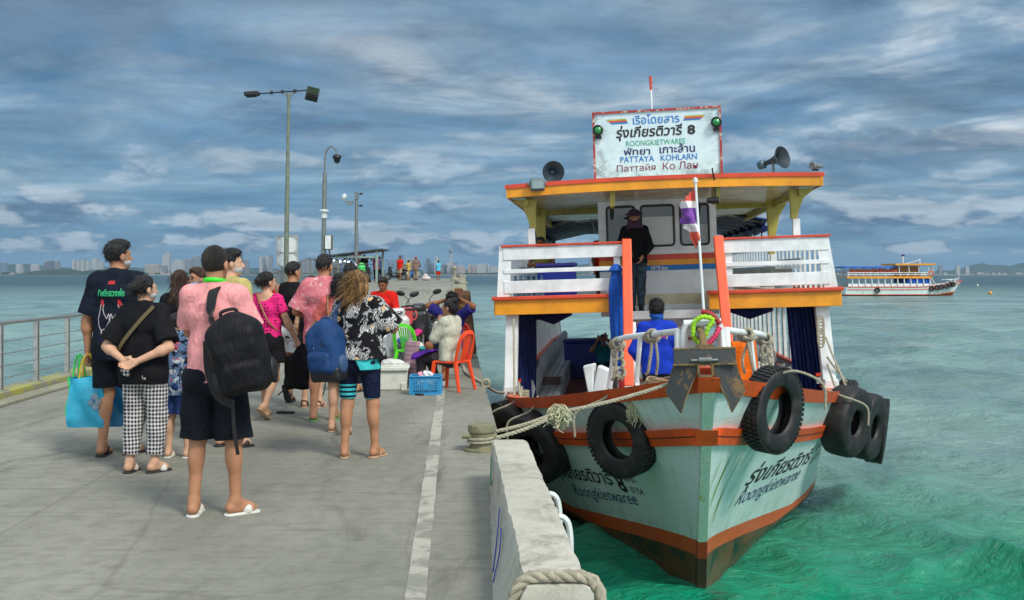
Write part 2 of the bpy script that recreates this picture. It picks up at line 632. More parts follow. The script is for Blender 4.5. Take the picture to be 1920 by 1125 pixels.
# ================================================================== WATER
def build_water():
 r0, r1, nr = 2.5, 15000.0, 820
 rr = r0 * (r1 / r0) ** (np.arange(nr) / (nr - 1))
 na = 620
 aa = np.radians(np.linspace(-62, 62, na))
 X = rr[:, None] * np.sin(aa)[None, :]
 Y = rr[:, None] * np.cos(aa)[None, :]
 sp = rr * (math.log(r1 / r0) / (nr - 1))
 Z = np.zeros_like(X)
 DX = np.zeros_like(X); DY = np.zeros_like(X)
 g = np.random.default_rng(3)
 for i in range(96):
  lam = 0.28 * (7.0 / 0.28) ** (g.random() ** 1.15)
  th = R(200) + g.normal(0, 0.75)
  k = 2 * math.pi / lam
  amp = 0.0105 * lam ** 0.62 * (1.25 if lam > 1.1 else 1.1) * (0.6 + 0.8 * g.random())
  ph = g.random() * 6.28
  fade = np.clip((lam / (sp * 2.6) - 1) / 1.0, 0, 1)[:, None]
  arg = k * (X * math.cos(th) + Y * math.sin(th)) + ph
  # slow modulation so crests break up
  mod = 0.65 + 0.35 * np.sin(0.23 * k * (X * math.sin(th) - Y * math.cos(th)) + ph * 2.3)
  A = amp * fade * mod
  Z += A * np.cos(arg)
  DX -= 0.8 * A * math.cos(th) * np.sin(arg)
  DY -= 0.8 * A * math.sin(th) * np.sin(arg)
 V = np.stack([X + DX, Y + DY, Z + WATER - 0.14], -1).reshape(-1, 3)
 ii = (np.arange(nr - 1)[:, None] * na + np.arange(na - 1)[None, :]).ravel()
 Q = np.stack([ii, ii + 1, ii + na + 1, ii + na], 1)[:, ::-1]
 m = bpy.data.materials.new('sea_water')
 m.use_nodes = True
 n = NG(m.node_tree)
 co = n.coord()
 x, y, z = n.xyz(co)
 dist = n.m('SQRT', n.m('ADD', n.m('MULTIPLY', x, x), n.m('MULTIPLY', y, y)))
 big = n.noise(n.vec(n.m('MULTIPLY', x, 0.6), y, 0.0), 0.11, 5, 0.55, 0.4)
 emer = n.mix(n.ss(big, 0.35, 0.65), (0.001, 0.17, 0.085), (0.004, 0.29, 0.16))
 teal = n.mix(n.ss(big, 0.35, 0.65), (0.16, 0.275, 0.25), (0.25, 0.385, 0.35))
 far_dark = (0.030, 0.075, 0.095)
 col = n.mix(n.ss(n.m('MULTIPLY_ADD', n.m('SUBTRACT', big, 0.5), 9.0, dist), 11.0, 21.0), emer, teal)  # paler with camera distance: sky reflection put into the base colour
 col = n.mix(n.ss(dist, 45.0, 420.0), col, far_dark)  # far water darkened in colour for its weaker mirroring of the low sky
 st = n.noise(n.vec(n.m('MULTIPLY', x, 0.10), n.m('MULTIPLY', y, 0.10), 2.0), 1.0, 9, 0.7, 0.6)
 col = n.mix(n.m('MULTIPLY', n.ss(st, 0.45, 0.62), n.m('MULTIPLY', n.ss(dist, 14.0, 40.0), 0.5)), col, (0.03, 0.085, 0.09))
 f1 = n.noise(n.vec(n.m('MULTIPLY', x, 0.75), y, 0.0), 0.55, 9, 0.72, 1.2)
 f2 = n.noise(n.vec(x, y, 4.0), 0.07, 3, 0.5)
 foam = n.m('MULTIPLY', n.ss(f1, 0.62, 0.74), n.ss(f2, 0.40, 0.62))
 foam = n.m('MULTIPLY', foam, 0.7)
 col = n.mix(foam, col, (0.55, 0.62, 0.60))
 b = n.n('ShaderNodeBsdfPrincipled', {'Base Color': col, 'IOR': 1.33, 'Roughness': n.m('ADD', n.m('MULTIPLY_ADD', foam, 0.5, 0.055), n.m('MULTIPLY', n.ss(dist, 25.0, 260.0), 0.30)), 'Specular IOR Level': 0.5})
 h1 = n.noise(n.vec(n.m('MULTIPLY', x, 0.7), y, 0.0), 4.2, 6, 0.66, 0.6)
 h2 = n.noise(n.vec(n.m('MULTIPLY', x, 0.55), y, 7.0), 0.55, 6, 0.6, 0.5)
 h3 = n.noise(n.vec(n.m('MULTIPLY', x, 0.5), y, 3.0), 0.16, 5, 0.6, 0.5)
 h = n.m('ADD', n.m('ADD', n.m('MULTIPLY', h1, 0.10), n.m('MULTIPLY', h2, 0.36)), n.m('MULTIPLY', h3, n.m('MULTIPLY', n.ss(dist, 20.0, 70.0), 1.3)))
 bn = n.n('ShaderNodeBump', {'Strength': 1.0, 'Distance': 1.3, 'Height': h})
 n.set(b, 'Normal', bn.outputs[0])
 n.n('ShaderNodeOutputMaterial', {'Surface': b.outputs[0]})
 o = mesh_np('sea', V, quads=Q, material=m)
 props(o, kind='structure')
build_water()


# ================================================================== PIER
def conc_build(light, dark, stain, sscale=1.2, along=True, edge=None):
 def f(g, co, b):
  x, y, z = g.xyz(co)
  st = g.vec(x, g.m('MULTIPLY', y, 0.35), z) if along else co
  a = g.noise(st, 0.55, 6, 0.6, 0.5)
  c = g.noise(co, 7.0, 8, 0.7, 0.3)
  col = g.mix(g.ss(a, 0.32, 0.68), dark, light)
  col = g.mix(g.m('MULTIPLY', g.ss(c, 0.42, 0.66), 0.35), col, tuple(q * 0.62 for q in dark))
  s = g.noise(st, sscale, 9, 0.72, 1.0)
  col = g.mix(g.m('MULTIPLY', g.ss(s, 0.53, 0.70), 0.65), col, stain)
  sp = g.noise(co, 60.0, 3, 0.6)
  col = g.mix(g.m('MULTIPLY', g.ss(sp, 0.56, 0.75), 0.30), col, tuple(q * 1.5 for q in light))
  # thin cracks
  vo = g.n('ShaderNodeTexVoronoi', {'Vector': g.vec(g.m('MULTIPLY_ADD', a, 0.8, x), g.m('MULTIPLY_ADD', c, 0.15, y), 0.0), 'Scale': 0.33}, feature='DISTANCE_TO_EDGE').outputs[0]
  col = g.mix(g.m('MULTIPLY', g.m('SUBTRACT', 1.0, g.ss(vo, 0.0005, 0.004)), 0.22), col, tuple(q * 0.35 for q in dark))
  # slab joints
  jy = g.m('ABSOLUTE', g.m('SUBTRACT', g.m('FRACT', g.m('DIVIDE', g.m('ADD', g.m('MULTIPLY_ADD', x, 0.06, y), g.m('MULTIPLY', c, 0.05)), 4.6)), 0.5))
  jx = g.m('ABSOLUTE', g.m('ADD', g.m('MULTIPLY_ADD', y, 0.0565, x), g.m('MULTIPLY_ADD', c, 0.04, 2.65)))
  jj = g.m('MAXIMUM', g.m('SUBTRACT', 1.0, g.ss(jy, 0.0008, 0.0035)), g.m('SUBTRACT', 1.0, g.ss(jx, 0.004, 0.016)))
  col = g.mix(g.m('MULTIPLY', jj, 0.32 if along else 0.0), col, tuple(q * 0.4 for q in dark))
  # broom-finish streaks across the deck
  br = g.noise(g.vec(g.m('MULTIPLY', x, 0.5), g.m('MULTIPLY', y, 7.0), 2.0), 3.0, 6, 0.7, 0.4)
  col = g.mix(g.m('MULTIPLY', g.ss(br, 0.48, 0.68), 0.32 if along else 0.0), col, tuple(q * 0.5 for q in dark))
  # pale scuffs
  sc = g.noise(co, 2.6, 10, 0.78, 2.0)
  col = g.mix(g.m('MULTIPLY', g.ss(sc, 0.64, 0.72), 0.45), col, tuple(min(0.7, q * 1.9) for q in light))
  hgt = g.m('ADD', g.m('MULTIPLY', c, 0.6), g.m('MULTIPLY', sp, 0.4))
  bn = g.n('ShaderNodeBump', {'Strength': 0.35, 'Distance': 0.02, 'Height': hgt})
  g.set(b, 'Normal', bn.outputs[0])
  return col
 return f

m_deck = mat('deck_concrete', None, rough=0.82, spec=0.3, build=conc_build((0.29, 0.287, 0.243), (0.188, 0.19, 0.158), (0.085, 0.085, 0.063)))
m_conc = mat('old_concrete', None, rough=0.9, spec=0.2, build=conc_build((0.53, 0.515, 0.44), (0.40, 0.39, 0.33), (0.17, 0.155, 0.11), 2.6, False))
m_conc_d = mat('edge_concrete', None, rough=0.9, spec=0.2, build=conc_build((0.34, 0.33, 0.25), (0.24, 0.235, 0.18), (0.08, 0.08, 0.045), 2.2, False))


def ramp_z(d):
 t = min(1, max(0, (d - 23.0) / 14.0))
 return 1.1 * (t * t * (3 - 2 * t) * 0.5 + t * 0.5)

def build_pier():
 ds = np.concatenate([np.arange(-3, 23, 0.12), np.arange(23, 40, 0.4), np.arange(40, 112, 2.0)])
 ss_ = np.concatenate([[-6.2, -6.2], np.linspace(-6.17, -0.05, 40), [-0.012, 0.0, 0.0]])
 V = []
 n = len(ss_)
 for d in ds:
  for i, s in enumerate(ss_):
   z = ramp_z(d)
   ch = 0.0
   if i >= n - 3:
    ch = mnoise.noise(Vector((d * 2.3, 0, 5))) * 0.025 + max(0, mnoise.noise(Vector((d * 0.8, 3, 5)))) * 0.04
   p = pier(s - max(0, ch), d, z)
   if i == 0 or i == n - 1: p.z = WATER - 0.9
   elif i == n - 2: p.z -= 0.015
   elif i == 1: p.z -= 0.01
   V.append(p)
 F = []
 for j in range(len(ds) - 1):
  for i in range(n - 1):
   F.append((j * n + i, j * n + i + 1, (j + 1) * n + i + 1, (j + 1) * n + i))
 o = mesh_np('pier_deck', V, F, smooth=False, material=m_deck)
 props(o, kind='structure')
 # end caps are out of sight; worn white line
 def worn(col, cut):
  def f(g, co, b):
   s = g.noise(co, 5.0, 9, 0.75, 0.6)
   s2 = g.noise(co, 0.8, 4, 0.6)
   w = g.m('MULTIPLY_ADD', s2, 0.5, s)
   return g.mix(g.ss(w, cut - 0.07, cut + 0.07), col, (0.23, 0.23, 0.19))
  return f
 m_line = mat('worn_white_paint', None, rough=0.8, build=worn((0.40, 0.39, 0.33), 0.76))
 mb = MB()
 dd = np.arange(-3, 22.6, 0.2)
 def ln(i, j):
  d = dd[int(round(j * (len(dd) - 1)))]
  w = 0.050 + 0.008 * mnoise.noise(Vector((d * 3, i, 0)))
  return pier(-0.60 + (i * 2 - 1) * w, d, 0.004)
 mb.grid(lambda u, v: ln(u, v), 2, len(dd))
 props(mb.build('painted_line', m_line), kind='structure')
 # kerb with worn yellow paint
 m_y = mat('worn_yellow_paint', None, rough=0.8, build=worn((0.33, 0.33, 0.07), 0.76))
 k = MB()
 for (a, b_) in ((-3, 5), (5.02, 14), (14.02, 22.9)):
  p, q = pier(-6.0, a, 0.055), pier(-6.0, b_, 0.055)
  k.bar(p, q, 0.30, 0.11)
 props(k.build('kerb', m_y, bevel=0.015), kind='structure')
 k = MB()
 p, q = pier(-5.72, -3, 0.02), pier(-5.72, 22.8, 0.02)
 k.bar(p, q, 0.22, 0.04)
 props(k.build('kerb_strip', m_conc_d, bevel=0.01), kind='structure')
build_pier()

m_steel = mat('brushed_steel', (0.42, 0.42, 0.40), rough=0.38, metal=0.75, var=0.12, vscale=20, dirt=((0.18, 0.16, 0.12), 0.35, 9))
m_galv = mat('galvanised_steel', (0.20, 0.22, 0.21), rough=0.55, metal=0.4, var=0.25, vscale=9)
m_green = mat('green_grey_paint', (0.16, 0.19, 0.14), rough=0.55, var=0.25, vscale=6)
m_black = mat('black_plastic', (0.012, 0.012, 0.014), rough=0.45, var=0.2)
m_dark = mat('dark_rubber', (0.016, 0.016, 0.017), rough=0.75, var=0.3)
m_white = mat('white_paint', (0.66, 0.70, 0.70), rough=0.5, var=0.08, dirt=((0.33, 0.33, 0.28), 0.35, 6))
m_rust = mat('rusted_steel', (0.16, 0.072, 0.030), rough=0.9, var=0.5, vscale=4, bump=0.6, bscale=25, dirt=((0.03, 0.018, 0.012), 0.8, 5))
m_rope = mat('weathered_rope', (0.42, 0.39, 0.29), rough=0.95, var=0.25, vscale=40, bump=0.8, bscale=220)
m_lamp_glass = mat('dark_lens', (0.015, 0.018, 0.018), rough=0.6, spec=0.1, var=0.1)


def near_railing():
 t = thing('railing', 'stainless steel railing with thin horizontal wires along the kerb', 'railing', pier(-5.95, 12, 0.11), 0)
 o = pier(-5.95, 12, 0.11)
 L = lambda d, z: pier(-5.95, d, z) - Vector((o.x, o.y, 0))
 r = MB(); r.tube([L(d, 0.82) for d in (2.0, 8, 14, 22.6)], 0.026, 10); r.build('handrail', m_steel, t, smooth=True)
 for k, z in enumerate((0.14, 0.29, 0.44, 0.59)):
  w = MB(); w.tube([L(d, z) for d in (2.0, 8, 14, 22.6)], 0.0065, 6); w.build('wire', m_steel, t, smooth=True)
 d = 2.7
 while d < 22.7:
  p = MB()
  for off in (-0.022, 0.022):
   p.box(L(d, 0.40) + Vector((0, off, 0)), (0.062, 0.012, 0.82))
  p.box(L(d, 0.005), (0.14, 0.12, 0.012))
  p.cyl(L(d, 0.775), L(d, 0.81), 0.016)
  p.build('post', m_steel, t, bevel=0.002, seg=1)
  d += 1.045
near_railing()


def far_railing():
 t = thing('railing', 'tall grey railing of close upright bars on the raised far pier', 'railing', pier(-5.9, 30, ramp_z(30)))
 o = t.location.copy()
 L = lambda d, z: pier(-5.9, d, z + ramp_z(d)) - o
 d = 24.0
 bars = MB()
 while d < 60:
  if (round((d - 24) / 0.45)) % 5 == 0:
   p = MB(); p.bar(L(d, 0), L(d, 1.05), 0.06, 0.06); p.build('post', m_galv, t)
  else:
   bars.bar(L(d, 0.1), L(d, 1.0), 0.014, 0.014)
  d += 0.45
 bars.build('bar_panel', m_galv, t)
 for z in (0.1, 1.03):
  r = MB(); r.tube([L(d, z) for d in (24, 30, 37, 60)], 0.025, 6); r.build('rail', m_galv, t)
far_railing()


# low concrete wall at the near right edge of the pier
def wall():
 t = thing('concrete_wall', 'low pale concrete wall with blue and green paint smears beside the camera', 'wall', pier(0, 5.6, 0), 0)
 o = t.location.copy()
 V = []; d0, d1 = 3.86, 7.3
 nd, prof = 60, [(-0.16, 0.0), (-0.155, 0.06), (-0.152, 0.16), (-0.148, 0.28), (-0.135, 0.308), (-0.10, 0.31), (0.0, 0.312), (0.085, 0.31), (0.112, 0.30), (0.12, 0.28), (0.12, 0.1), (0.12, -0.5)]
 for j in range(nd + 1):
  d = d0 + (d1 - d0) * j / nd
  near = 1 - j / nd
  for i, (s, z) in enumerate(prof):
   fl = 0.10 * near * max(0, 1 - z / 0.28) if s < -0.13 else 0
   e = 0.010 * mnoise.noise(Vector((d * 5, i * 1.3, 1))) + 0.006 * mnoise.noise(Vector((d * 17, i * 2.3, 4)))
   V.append(pier(s - fl + (e if i != 6 else 0), d, z + e * 0.4) - o)
 n = len(prof); F = []
 for j in range(nd):
  for i in range(n - 1):
   F.append((j * n + i, j * n + i + 1, (j + 1) * n + i + 1, (j + 1) * n + i))
 F.append(tuple(range(n))); F.append(tuple(nd * n + i for i in range(n - 1, -1, -1)))
 mesh_np('wall_body', V, F, smooth=False, material=m_conc, parent=t)
 b = MB(); b.box(pier(-0.02, 3.3, 0.13) - o, (0.28, 1.0, 0.26), (0, 0, PIER_RZ)); b.build('wall_step', m_conc, t, bevel=0.02)
 for nm, col, pts, w in (('blue_smear', (0.02, 0.05, 0.30), [(5.1, 0.22), (4.9, 0.15), (4.85, 0.02)], 0.012), ('blue_smear', (0.02, 0.05, 0.30), [(5.45, 0.24), (5.2, 0.13), (5.0, 0.03)], 0.009),
       ('green_smear', (0.01, 0.25, 0.10), [(6.95, 0.25), (6.9, 0.12), (6.75, 0.10)], 0.018)):
  r = MB()
  P = curve_pts([pier(-0.163 - 0.10 * (1 - (d - d0) / (d1 - d0)) * max(0, 1 - z / 0.28), d, z) - o for d, z in pts], 6)
  for a, b2 in zip(P[:-1], P[1:]): r.bar(a, b2, 0.006, w, up=(1, 0, 0)) if False else r.bar(a, b2, w, 0.006, up=(1, 0, 0))
  r.build(nm, mat(nm, col, rough=0.8), t)
wall()


def twisted_rope(mb, pts, r, strands=3, pitch=None, n=6):
 """laid rope: strands wound round a path"""
 pts = [Vector(p) for p in pts]
 pitch = pitch or r * 7
 L = [0]
 for a, b in zip(pts[:-1], pts[1:]): L.append(L[-1] + (b - a).length)
 tot = L[-1]
 m = max(8, min(160, int(tot / (pitch / 6))))
 Q = []; j = 0
 for i in range(m + 1):
  s = tot * i / m
  while j < len(L) - 2 and L[j + 1] < s: j += 1
  f = (s - L[j]) / max(1e-6, L[j + 1] - L[j])
  Q.append((pts[j].lerp(pts[j + 1], f), s))
 for k in range(strands):
  P = []; prev = None
  for i, (p, s) in enumerate(Q):
   d = (Q[min(i + 1, m)][0] - Q[max(i - 1, 0)][0]).normalized()
   a = d.orthogonal().normalized() if prev is None else (prev - d * prev.dot(d)).normalized()
   prev = a
   b = d.cross(a)
   ph = 2 * math.pi * (k / strands + s / pitch)
   P.append(p + (a * math.cos(ph) + b * math.sin(ph)) * r * 0.5)
  mb.tube(P, r * 0.56, n)


def wall_rope():
 c = pier(-0.02, 3.84, 0.0)
 P = []
 for (s, z) in ((-0.24, 0.02), (-0.20, 0.18), (-0.17, 0.29), (-0.12, 0.335), (0.0, 0.34), (0.10, 0.335), (0.15, 0.29), (0.165, 0.16), (0.17, -0.1)):
  P.append(pier(s, 3.90, z))
 mb = MB(); twisted_rope(mb, curve_pts(P, 8), 0.026, 3, 0.15, 8)
 props(mb.build('rope', m_rope, smooth=True), 'thick frayed rope wrapped over the near end of the concrete wall', 'rope')
wall_rope()


def ladder_handles():
 t = thing('pier_ladder', 'pier ladder with two white hooped handrails behind the low wall', 'ladder', pier(0.13, 6.0, -0.02), PIER_RZ)
 for dy in (-0.25, 0.35):
  h = MB(); h.tube(curve_pts([(-0.02, dy, -0.05), (-0.01, dy, 0.10), (0.03, dy, 0.14), (0.09, dy, 0.13), (0.12, dy, 0.05), (0.125, dy, -0.2), (0.125, dy, -1.2)], 6), 0.018, 8)
  h.build('handrail', m_white, t, smooth=True)
 for k in range(4):
  r = MB(); r.cyl((0.125, -0.25, -0.3 - 0.28 * k), (0.125, 0.35, -0.3 - 0.28 * k), 0.014); r.build('rung', m_white, t, smooth=True)
ladder_handles()


def bollard():
 t = thing('bollard', 'squat mossy iron bollard on the pier edge with rope round its foot', 'bollard', pier(-0.185, 8.62, 0))
 m_b = mat('mossy_iron', (0.22, 0.215, 0.13), rough=0.85, var=0.3, vscale=8, bump=0.5, bscale=30, dirt=((0.08, 0.05, 0.02), 0.6, 9))
 b = MB(); b.lathe([(0.155, 0), (0.155, 0.02), (0.105, 0.03), (0.10, 0.06), (0.105, 0.15), (0.118, 0.165), (0.12, 0.21), (0.112, 0.226), (0, 0.23)], 28)
 b.build('bollard_body', m_b, t, smooth=True, auto=35)
 b = MB(); b.cyl((-0.17, -0.05, 0.13), (0.12, -0.05, 0.13), 0.022, n=10); b.build('cross_pin', m_b, t, smooth=True)
 r = MB()
 P = [(0.118 * math.cos(a), 0.118 * math.sin(a), 0.062 + 0.028 * a / 6.28) for a in np.linspace(0, 12.4, 50)]
 twisted_rope(r, P, 0.013, 3, 0.06, 5)
 props(r.build('rope', m_rope, smooth=True), 'turns of pale rope lashed round the mossy bollard foot', 'rope').location = t.location
bollard()


def sheet_pile():
 t = thing('fender_pile', 'rusty leaning steel fender pile at the seaward edge of the pier', 'pile', pier(-0.16, 19.6, 0))
 b = MB()
 V = []
 b.add([(-0.10, -0.5, 0), (0.16, -0.5, 0), (0.16, 0.1, 0), (-0.10, 0.1, 0), (-0.21, -0.1, 1.16), (0.02, -0.1, 1.13), (0.02, 0.3, 1.2), (-0.21, 0.3, 1.22)],
  [(0, 3, 2, 1), (4, 5, 6, 7), (0, 1, 5, 4), (1, 2, 6, 5), (2, 3, 7, 6), (3, 0, 4, 7)])
 b.build('pile_body', m_rust, t, bevel=0.02)
 b = MB(); b.bar((-0.14, -0.5, 0.12), (-0.22, -0.12, 1.1), 0.03, 0.09); b.build('pile_rib', m_rust, t, bevel=0.006)
 b = MB(); b.box((-0.2, 0.1, 1.19), (0.16, 0.14, 0.12)); b.build('pile_lug', m_rust, t, bevel=0.01)
 b = MB(); b.tube(curve_pts([(-0.24, 0.0, 0.92), (-0.1, -0.22, 0.9), (0.06, -0.2, 0.88)], 6), 0.016, 6)
 props(b.build('rope', mat('yellow_rope', (0.30, 0.26, 0.06), rough=0.9), smooth=True), 'thin yellowed rope slung round the rusty fender pile', 'rope').location = t.location
 b = MB(); b.box((0, 0, 0.17), (0.55, 0.5, 0.34), (0, 0, PIER_RZ)); b.box((0.14, 0.05, 0.40), (0.2, 0.3, 0.12), (0.05, 0.1, 0.3))
 o = b.build('concrete_block', m_conc_d, bevel=0.025); o.location = pier(-0.38, 18.3, 0)
 props(o, 'mossy concrete block beside the rusty fender pile', 'block')
 # broken kerb stones beyond the pile, on the ramp edge
 for (s, d, w, l, h, lab) in ((-0.3, 33.5, 0.5, 2.0, 0.32, 'yellowish weathered concrete upstand at the foot of the far platform'),
        (-0.25, 41, 0.5, 1.5, 0.30, 'overgrown broken concrete block on the far platform edge'),):
  b = MB(); b.box((0, 0, h / 2), (w, l, h), (0, 0, PIER_RZ), taper=0.9); b.box((0.05, 0.3, h + 0.05), (w * 0.6, l * 0.4, 0.14), (0.05, 0.1, 0.3))
  o = b.build('concrete_block', m_conc_d, bevel=0.04); o.location = pier(s, d, ramp_z(d)); props(o, lab, 'block')
 b = MB(); b.bar(pier(-0.2, 24.5, ramp_z(24.5) + 0.02) - pier(-0.2, 24.5, 0), pier(-0.2, 36.5, ramp_z(36.5) + 0.02) - pier(-0.2, 24.5, 0), 0.3, 0.34)
 o = b.build('ramp_kerb', m_conc_d, bevel=0.03); o.location = pier(-0.2, 24.5, 0); props(o, 'raised concrete edge running up the pier ramp', 'kerb')
 # stone post at the far edge
 b = MB(); b.lathe([(0.26, 0), (0.24, 0.2), (0.13, 0.3), (0.12, 0.75), (0.17, 0.82), (0.10, 0.95), (0, 1.0)], 10)
 o = b.build('edge_post', m_conc_d, smooth=True); o.location = pier(-0.5, 62, 1.1); props(o, 'mossy stone post at the far right corner of the pier', 'post')
 b = MB(); b.box((0, 0, 0.6), (0.7, 0.6, 1.2), taper=0.94); b.box((0, 0, 1.23), (0.8, 0.7, 0.08))
 o = b.build('edge_post', m_conc_d, bevel=0.03); o.location = pier(-4.3, 78, 1.1); props(o, 'square grey concrete pillar among the far walkers', 'post')
sheet_pile()


# ================================================================== POLES, SIGN, SHELTER on the raised far part
def poles():
 s0 = -5.88
 # tall floodlight mast
 d = 32.0; z0 = ramp_z(d); H = 7.45 - z0
 t = thing('street_lamp', 'tall green-grey lamp mast with a black floodlight at each end of its crossbar', 'street lamp', pier(s0, d, z0))
 b = MB(); b.tube([(0, 0, 0), (0.05, 0, H * 0.45), (0.10, 0, H - 0.35)], [0.085, 0.07, 0.045], 12); b.box((0, 0, 0.01), (0.3, 0.3, 0.02)); b.build('pole', m_green, t, smooth=True)
 b = MB(); b.cyl((0.10, 0, H - 0.36), (0.10, 0, H - 0.1), 0.055); b.tube([(0.10, 0, H - 0.25), (-0.1, 0, H - 0.06)], 0.02); b.tube([(0.10, 0, H - 0.25), (0.32, 0, H - 0.04)], 0.02); b.build('bracket', m_green, t, smooth=True)
 b = MB(); b.cyl((-0.95, 0, H - 0.12), (0.75, 0, H), 0.022)
 for x in (-0.45, -0.1, 0.3): b.lathe([(0.05, -0.05), (0.05, 0.05)], 10, TM((x, 0, H - 0.05 + 0.07 * x)))
 b.build('crossbar', m_black, t, smooth=True)
 b = MB(); b.box((0, 0, 0), (0.40, 0.30, 0.36)); b.box((0, -0.17, 0), (0.36, 0.04, 0.30)); o = b.build('floodlight', m_black, t, bevel=0.03); o.location = (0.86, 0, H - 0.13); o.rotation_euler = (R(-25), R(12), R(15))
 g = MB(); g.box((0, -0.195, 0), (0.31, 0.012, 0.25)); q = g.build('lens', mat('green_lens', (0.012, 0.03, 0.016), rough=0.6, spec=0.1), o)
 b = MB(); b.box((0, 0, 0), (0.46, 0.30, 0.13)); b.box((-0.02, 0, -0.06), (0.36, 0.24, 0.05)); o = b.build('floodlight', m_black, t, bevel=0.03); o.location = (-1.08, 0, H - 0.12); o.rotation_euler = (0, R(-4), 0)
 g = MB(); g.box((-0.02, 0, -0.09), (0.30, 0.2, 0.012)); g.build('lens', m_lamp_glass, o)
 # white panel on it
 t = thing('sign_board', 'back of a weathered white sign panel behind the tall lamp mast', 'sign', pier(s0, 32.35, ramp_z(32)))
 b = MB(); b.box((0, 0, 1.55), (0.66, 0.02, 0.98)); b.build('panel', m_white, t, bevel=0.004)
 b = MB()
 for a, c in (((-.33, 1.06), (.33, 1.06)), ((-.33, 2.04), (.33, 2.04)), ((-.33, 1.06), (-.33, 2.04)), ((.33, 1.06), (.33, 2.04)), ((-.33, 1.5), (.33, 1.5))):
  b.bar((a[0], -0.02, a[1]), (c[0], -0.02, c[1]), 0.03, 0.03, up=(0, 1, 0))
 for sx in (-1, 1):
  for sz, zz in ((1, 1.06), (-1, 1.5), (1, 1.5), (-1, 2.04)): b.bar((sx * .33, -0.025, zz + sz * 0.12), (sx * .21, -0.025, zz), 0.02, 0.02, up=(0, 1, 0))
 b.build('panel_frame', mat('rusty_white_frame', (0.5, 0.5, 0.48), rough=0.6, dirt=((0.2, 0.09, 0.04), 0.7, 10)), t)
 b = MB(); b.cyl((-0.2, 0.04, 0), (-0.2, 0.04, 2.0), 0.025); b.cyl((0.2, 0.04, 0), (0.2, 0.04, 2.0), 0.025); b.build('leg', m_galv, t, smooth=True)
 # dome camera pole
 d = 41.0; z0 = ramp_z(d); H = 6.8 - z0
 t = thing('camera_pole', 'grey pole with a curled top carrying a dark dome camera and a box', 'camera pole', pier(s0, d, z0))
 b = MB(); b.tube([(0, 0, 0), (0.08, 0, H - 1.1)], [0.10, 0.085], 12); b.tube(curve_pts([(0.08, 0, H - 1.2), (0.09, 0, H - 0.45), (0.2, 0, H - 0.1), (0.36, 0, H), (0.52, 0, H - 0.12), (0.57, 0, H - 0.32)], 8), 0.035, 8); b.build('pole', m_galv, t, smooth=True)
 b = MB(); b.lathe([(0.05, 0.1), (0.17, 0.05), (0.19, -0.04), (0.14, -0.1), (0.12, -0.2), (0.07, -0.27), (0, -0.28)], 18, TM((0.58, 0, H - 0.42))); b.build('dome_camera', m_black, t, smooth=True)
 b = MB(); b.lathe([(0.2, 0), (0.22, 0.05), (0.12, 0.1)], 14, TM((0.05, 0, H - 2.7))); b.cyl((0.05, 0, H - 2.95), (0.05, 0, H - 2.7), 0.12); b.build('collar', m_white, t, smooth=True)
 b = MB(); b.box((0.24, -0.02, H - 3.95), (0.30, 0.28, 0.62)); o = b.build('control_box', mat('olive_box', (0.10, 0.11, 0.05), rough=0.6), t, bevel=0.02)
 b = MB(); b.box((0.24, -0.17, H - 3.95), (0.24, 0.02, 0.55)); b.build('box_door', m_white, o, bevel=0.006)
 b = MB(); b.tube(curve_pts([(0.26, 0, H - 4.25), (0.3, 0, H - 4.6), (0.2, 0, H - 4.85), (0.14, 0, H - 5.0), (0.14, 0, 0.2)], 6), 0.03, 6); b.build('cable', m_black, t, smooth=True)
 # short cctv pole
 d = 54.6; z0 = ramp_z(d); H = 6.05 - z0
 t = thing('camera_pole', 'short grey pole with a white camera on a side arm near the shelter', 'camera pole', pier(s0, d, z0))
 b = MB(); b.tube([(0, 0, 0), (0.03, 0, H)], [0.10, 0.085], 10); b.box((0.03, 0, H - 0.25), (0.2, 0.2, 0.3)); b.build('pole', m_galv, t, smooth=True)
 b = MB(); b.cyl((0.03, 0, H - 0.55), (-0.62, 0, H - 0.5), 0.03); b.box((-0.35, 0, H - 0.62), (0.3, 0.2, 0.14)); b.build('arm', m_galv, t)
 b = MB(); b.lathe([(0.07, 0.2), (0.13, 0.1), (0.13, -0.05), (0.08, -0.14), (0, -0.16)], 12, TM((-0.66, 0, H - 0.3), (0.3, 0.3, 0))); b.build('camera_head', m_white, t, smooth=True)
 for zz, xx in ((H - 0.1, 0.28), (H - 0.75, 0.28)):
  b = MB(); b.cyl((0.05, 0, zz), (xx, 0, zz), 0.02); b.box((xx, 0, zz), (0.14, 0.12, 0.1)); b.build('clamp', m_black, t)
poles()


def shelter():
 d = 60.0; z0 = 1.1
 t = thing('shelter', 'small open shelter with a sloping dark roof over parked motorbikes', 'shelter', pier(-7.45, d, z0), 0)
 W = 2.55
 b = MB(); b.bar((-0.45, 0, 1.52), (W + 0.25, 0, 1.92), 3.2, 0.07, up=(0, 0, 1)); o = b.build('roof', mat('dark_roof', (0.035, 0.04, 0.04), rough=0.6, var=0.4), t)
 for yy in (-1.4, 1.4):
  for xx, hh in ((0.1, 1.56), (W - 0.08, 1.84)):
   b = MB(); b.bar((xx, yy, 0), (xx, yy, hh), 0.13, 0.13); b.build('post', mat('pale_green_steel', (0.26, 0.36, 0.32), rough=0.6, dirt=((0.15, 0.1, 0.05), 0.5, 6)), t)
  b = MB(); b.bar((0.1, yy, 1.44), (W - 0.08, yy, 1.46), 0.06, 0.10); b.build('beam', mat('pale_green_steel', None), t)
 b = MB(); b.box((1.3, -1.35, 1.62), (0.5, 0.06, 0.16)); b.build('notice_board', mat('red_board', (0.3, 0.03, 0.02)), t)
shelter()


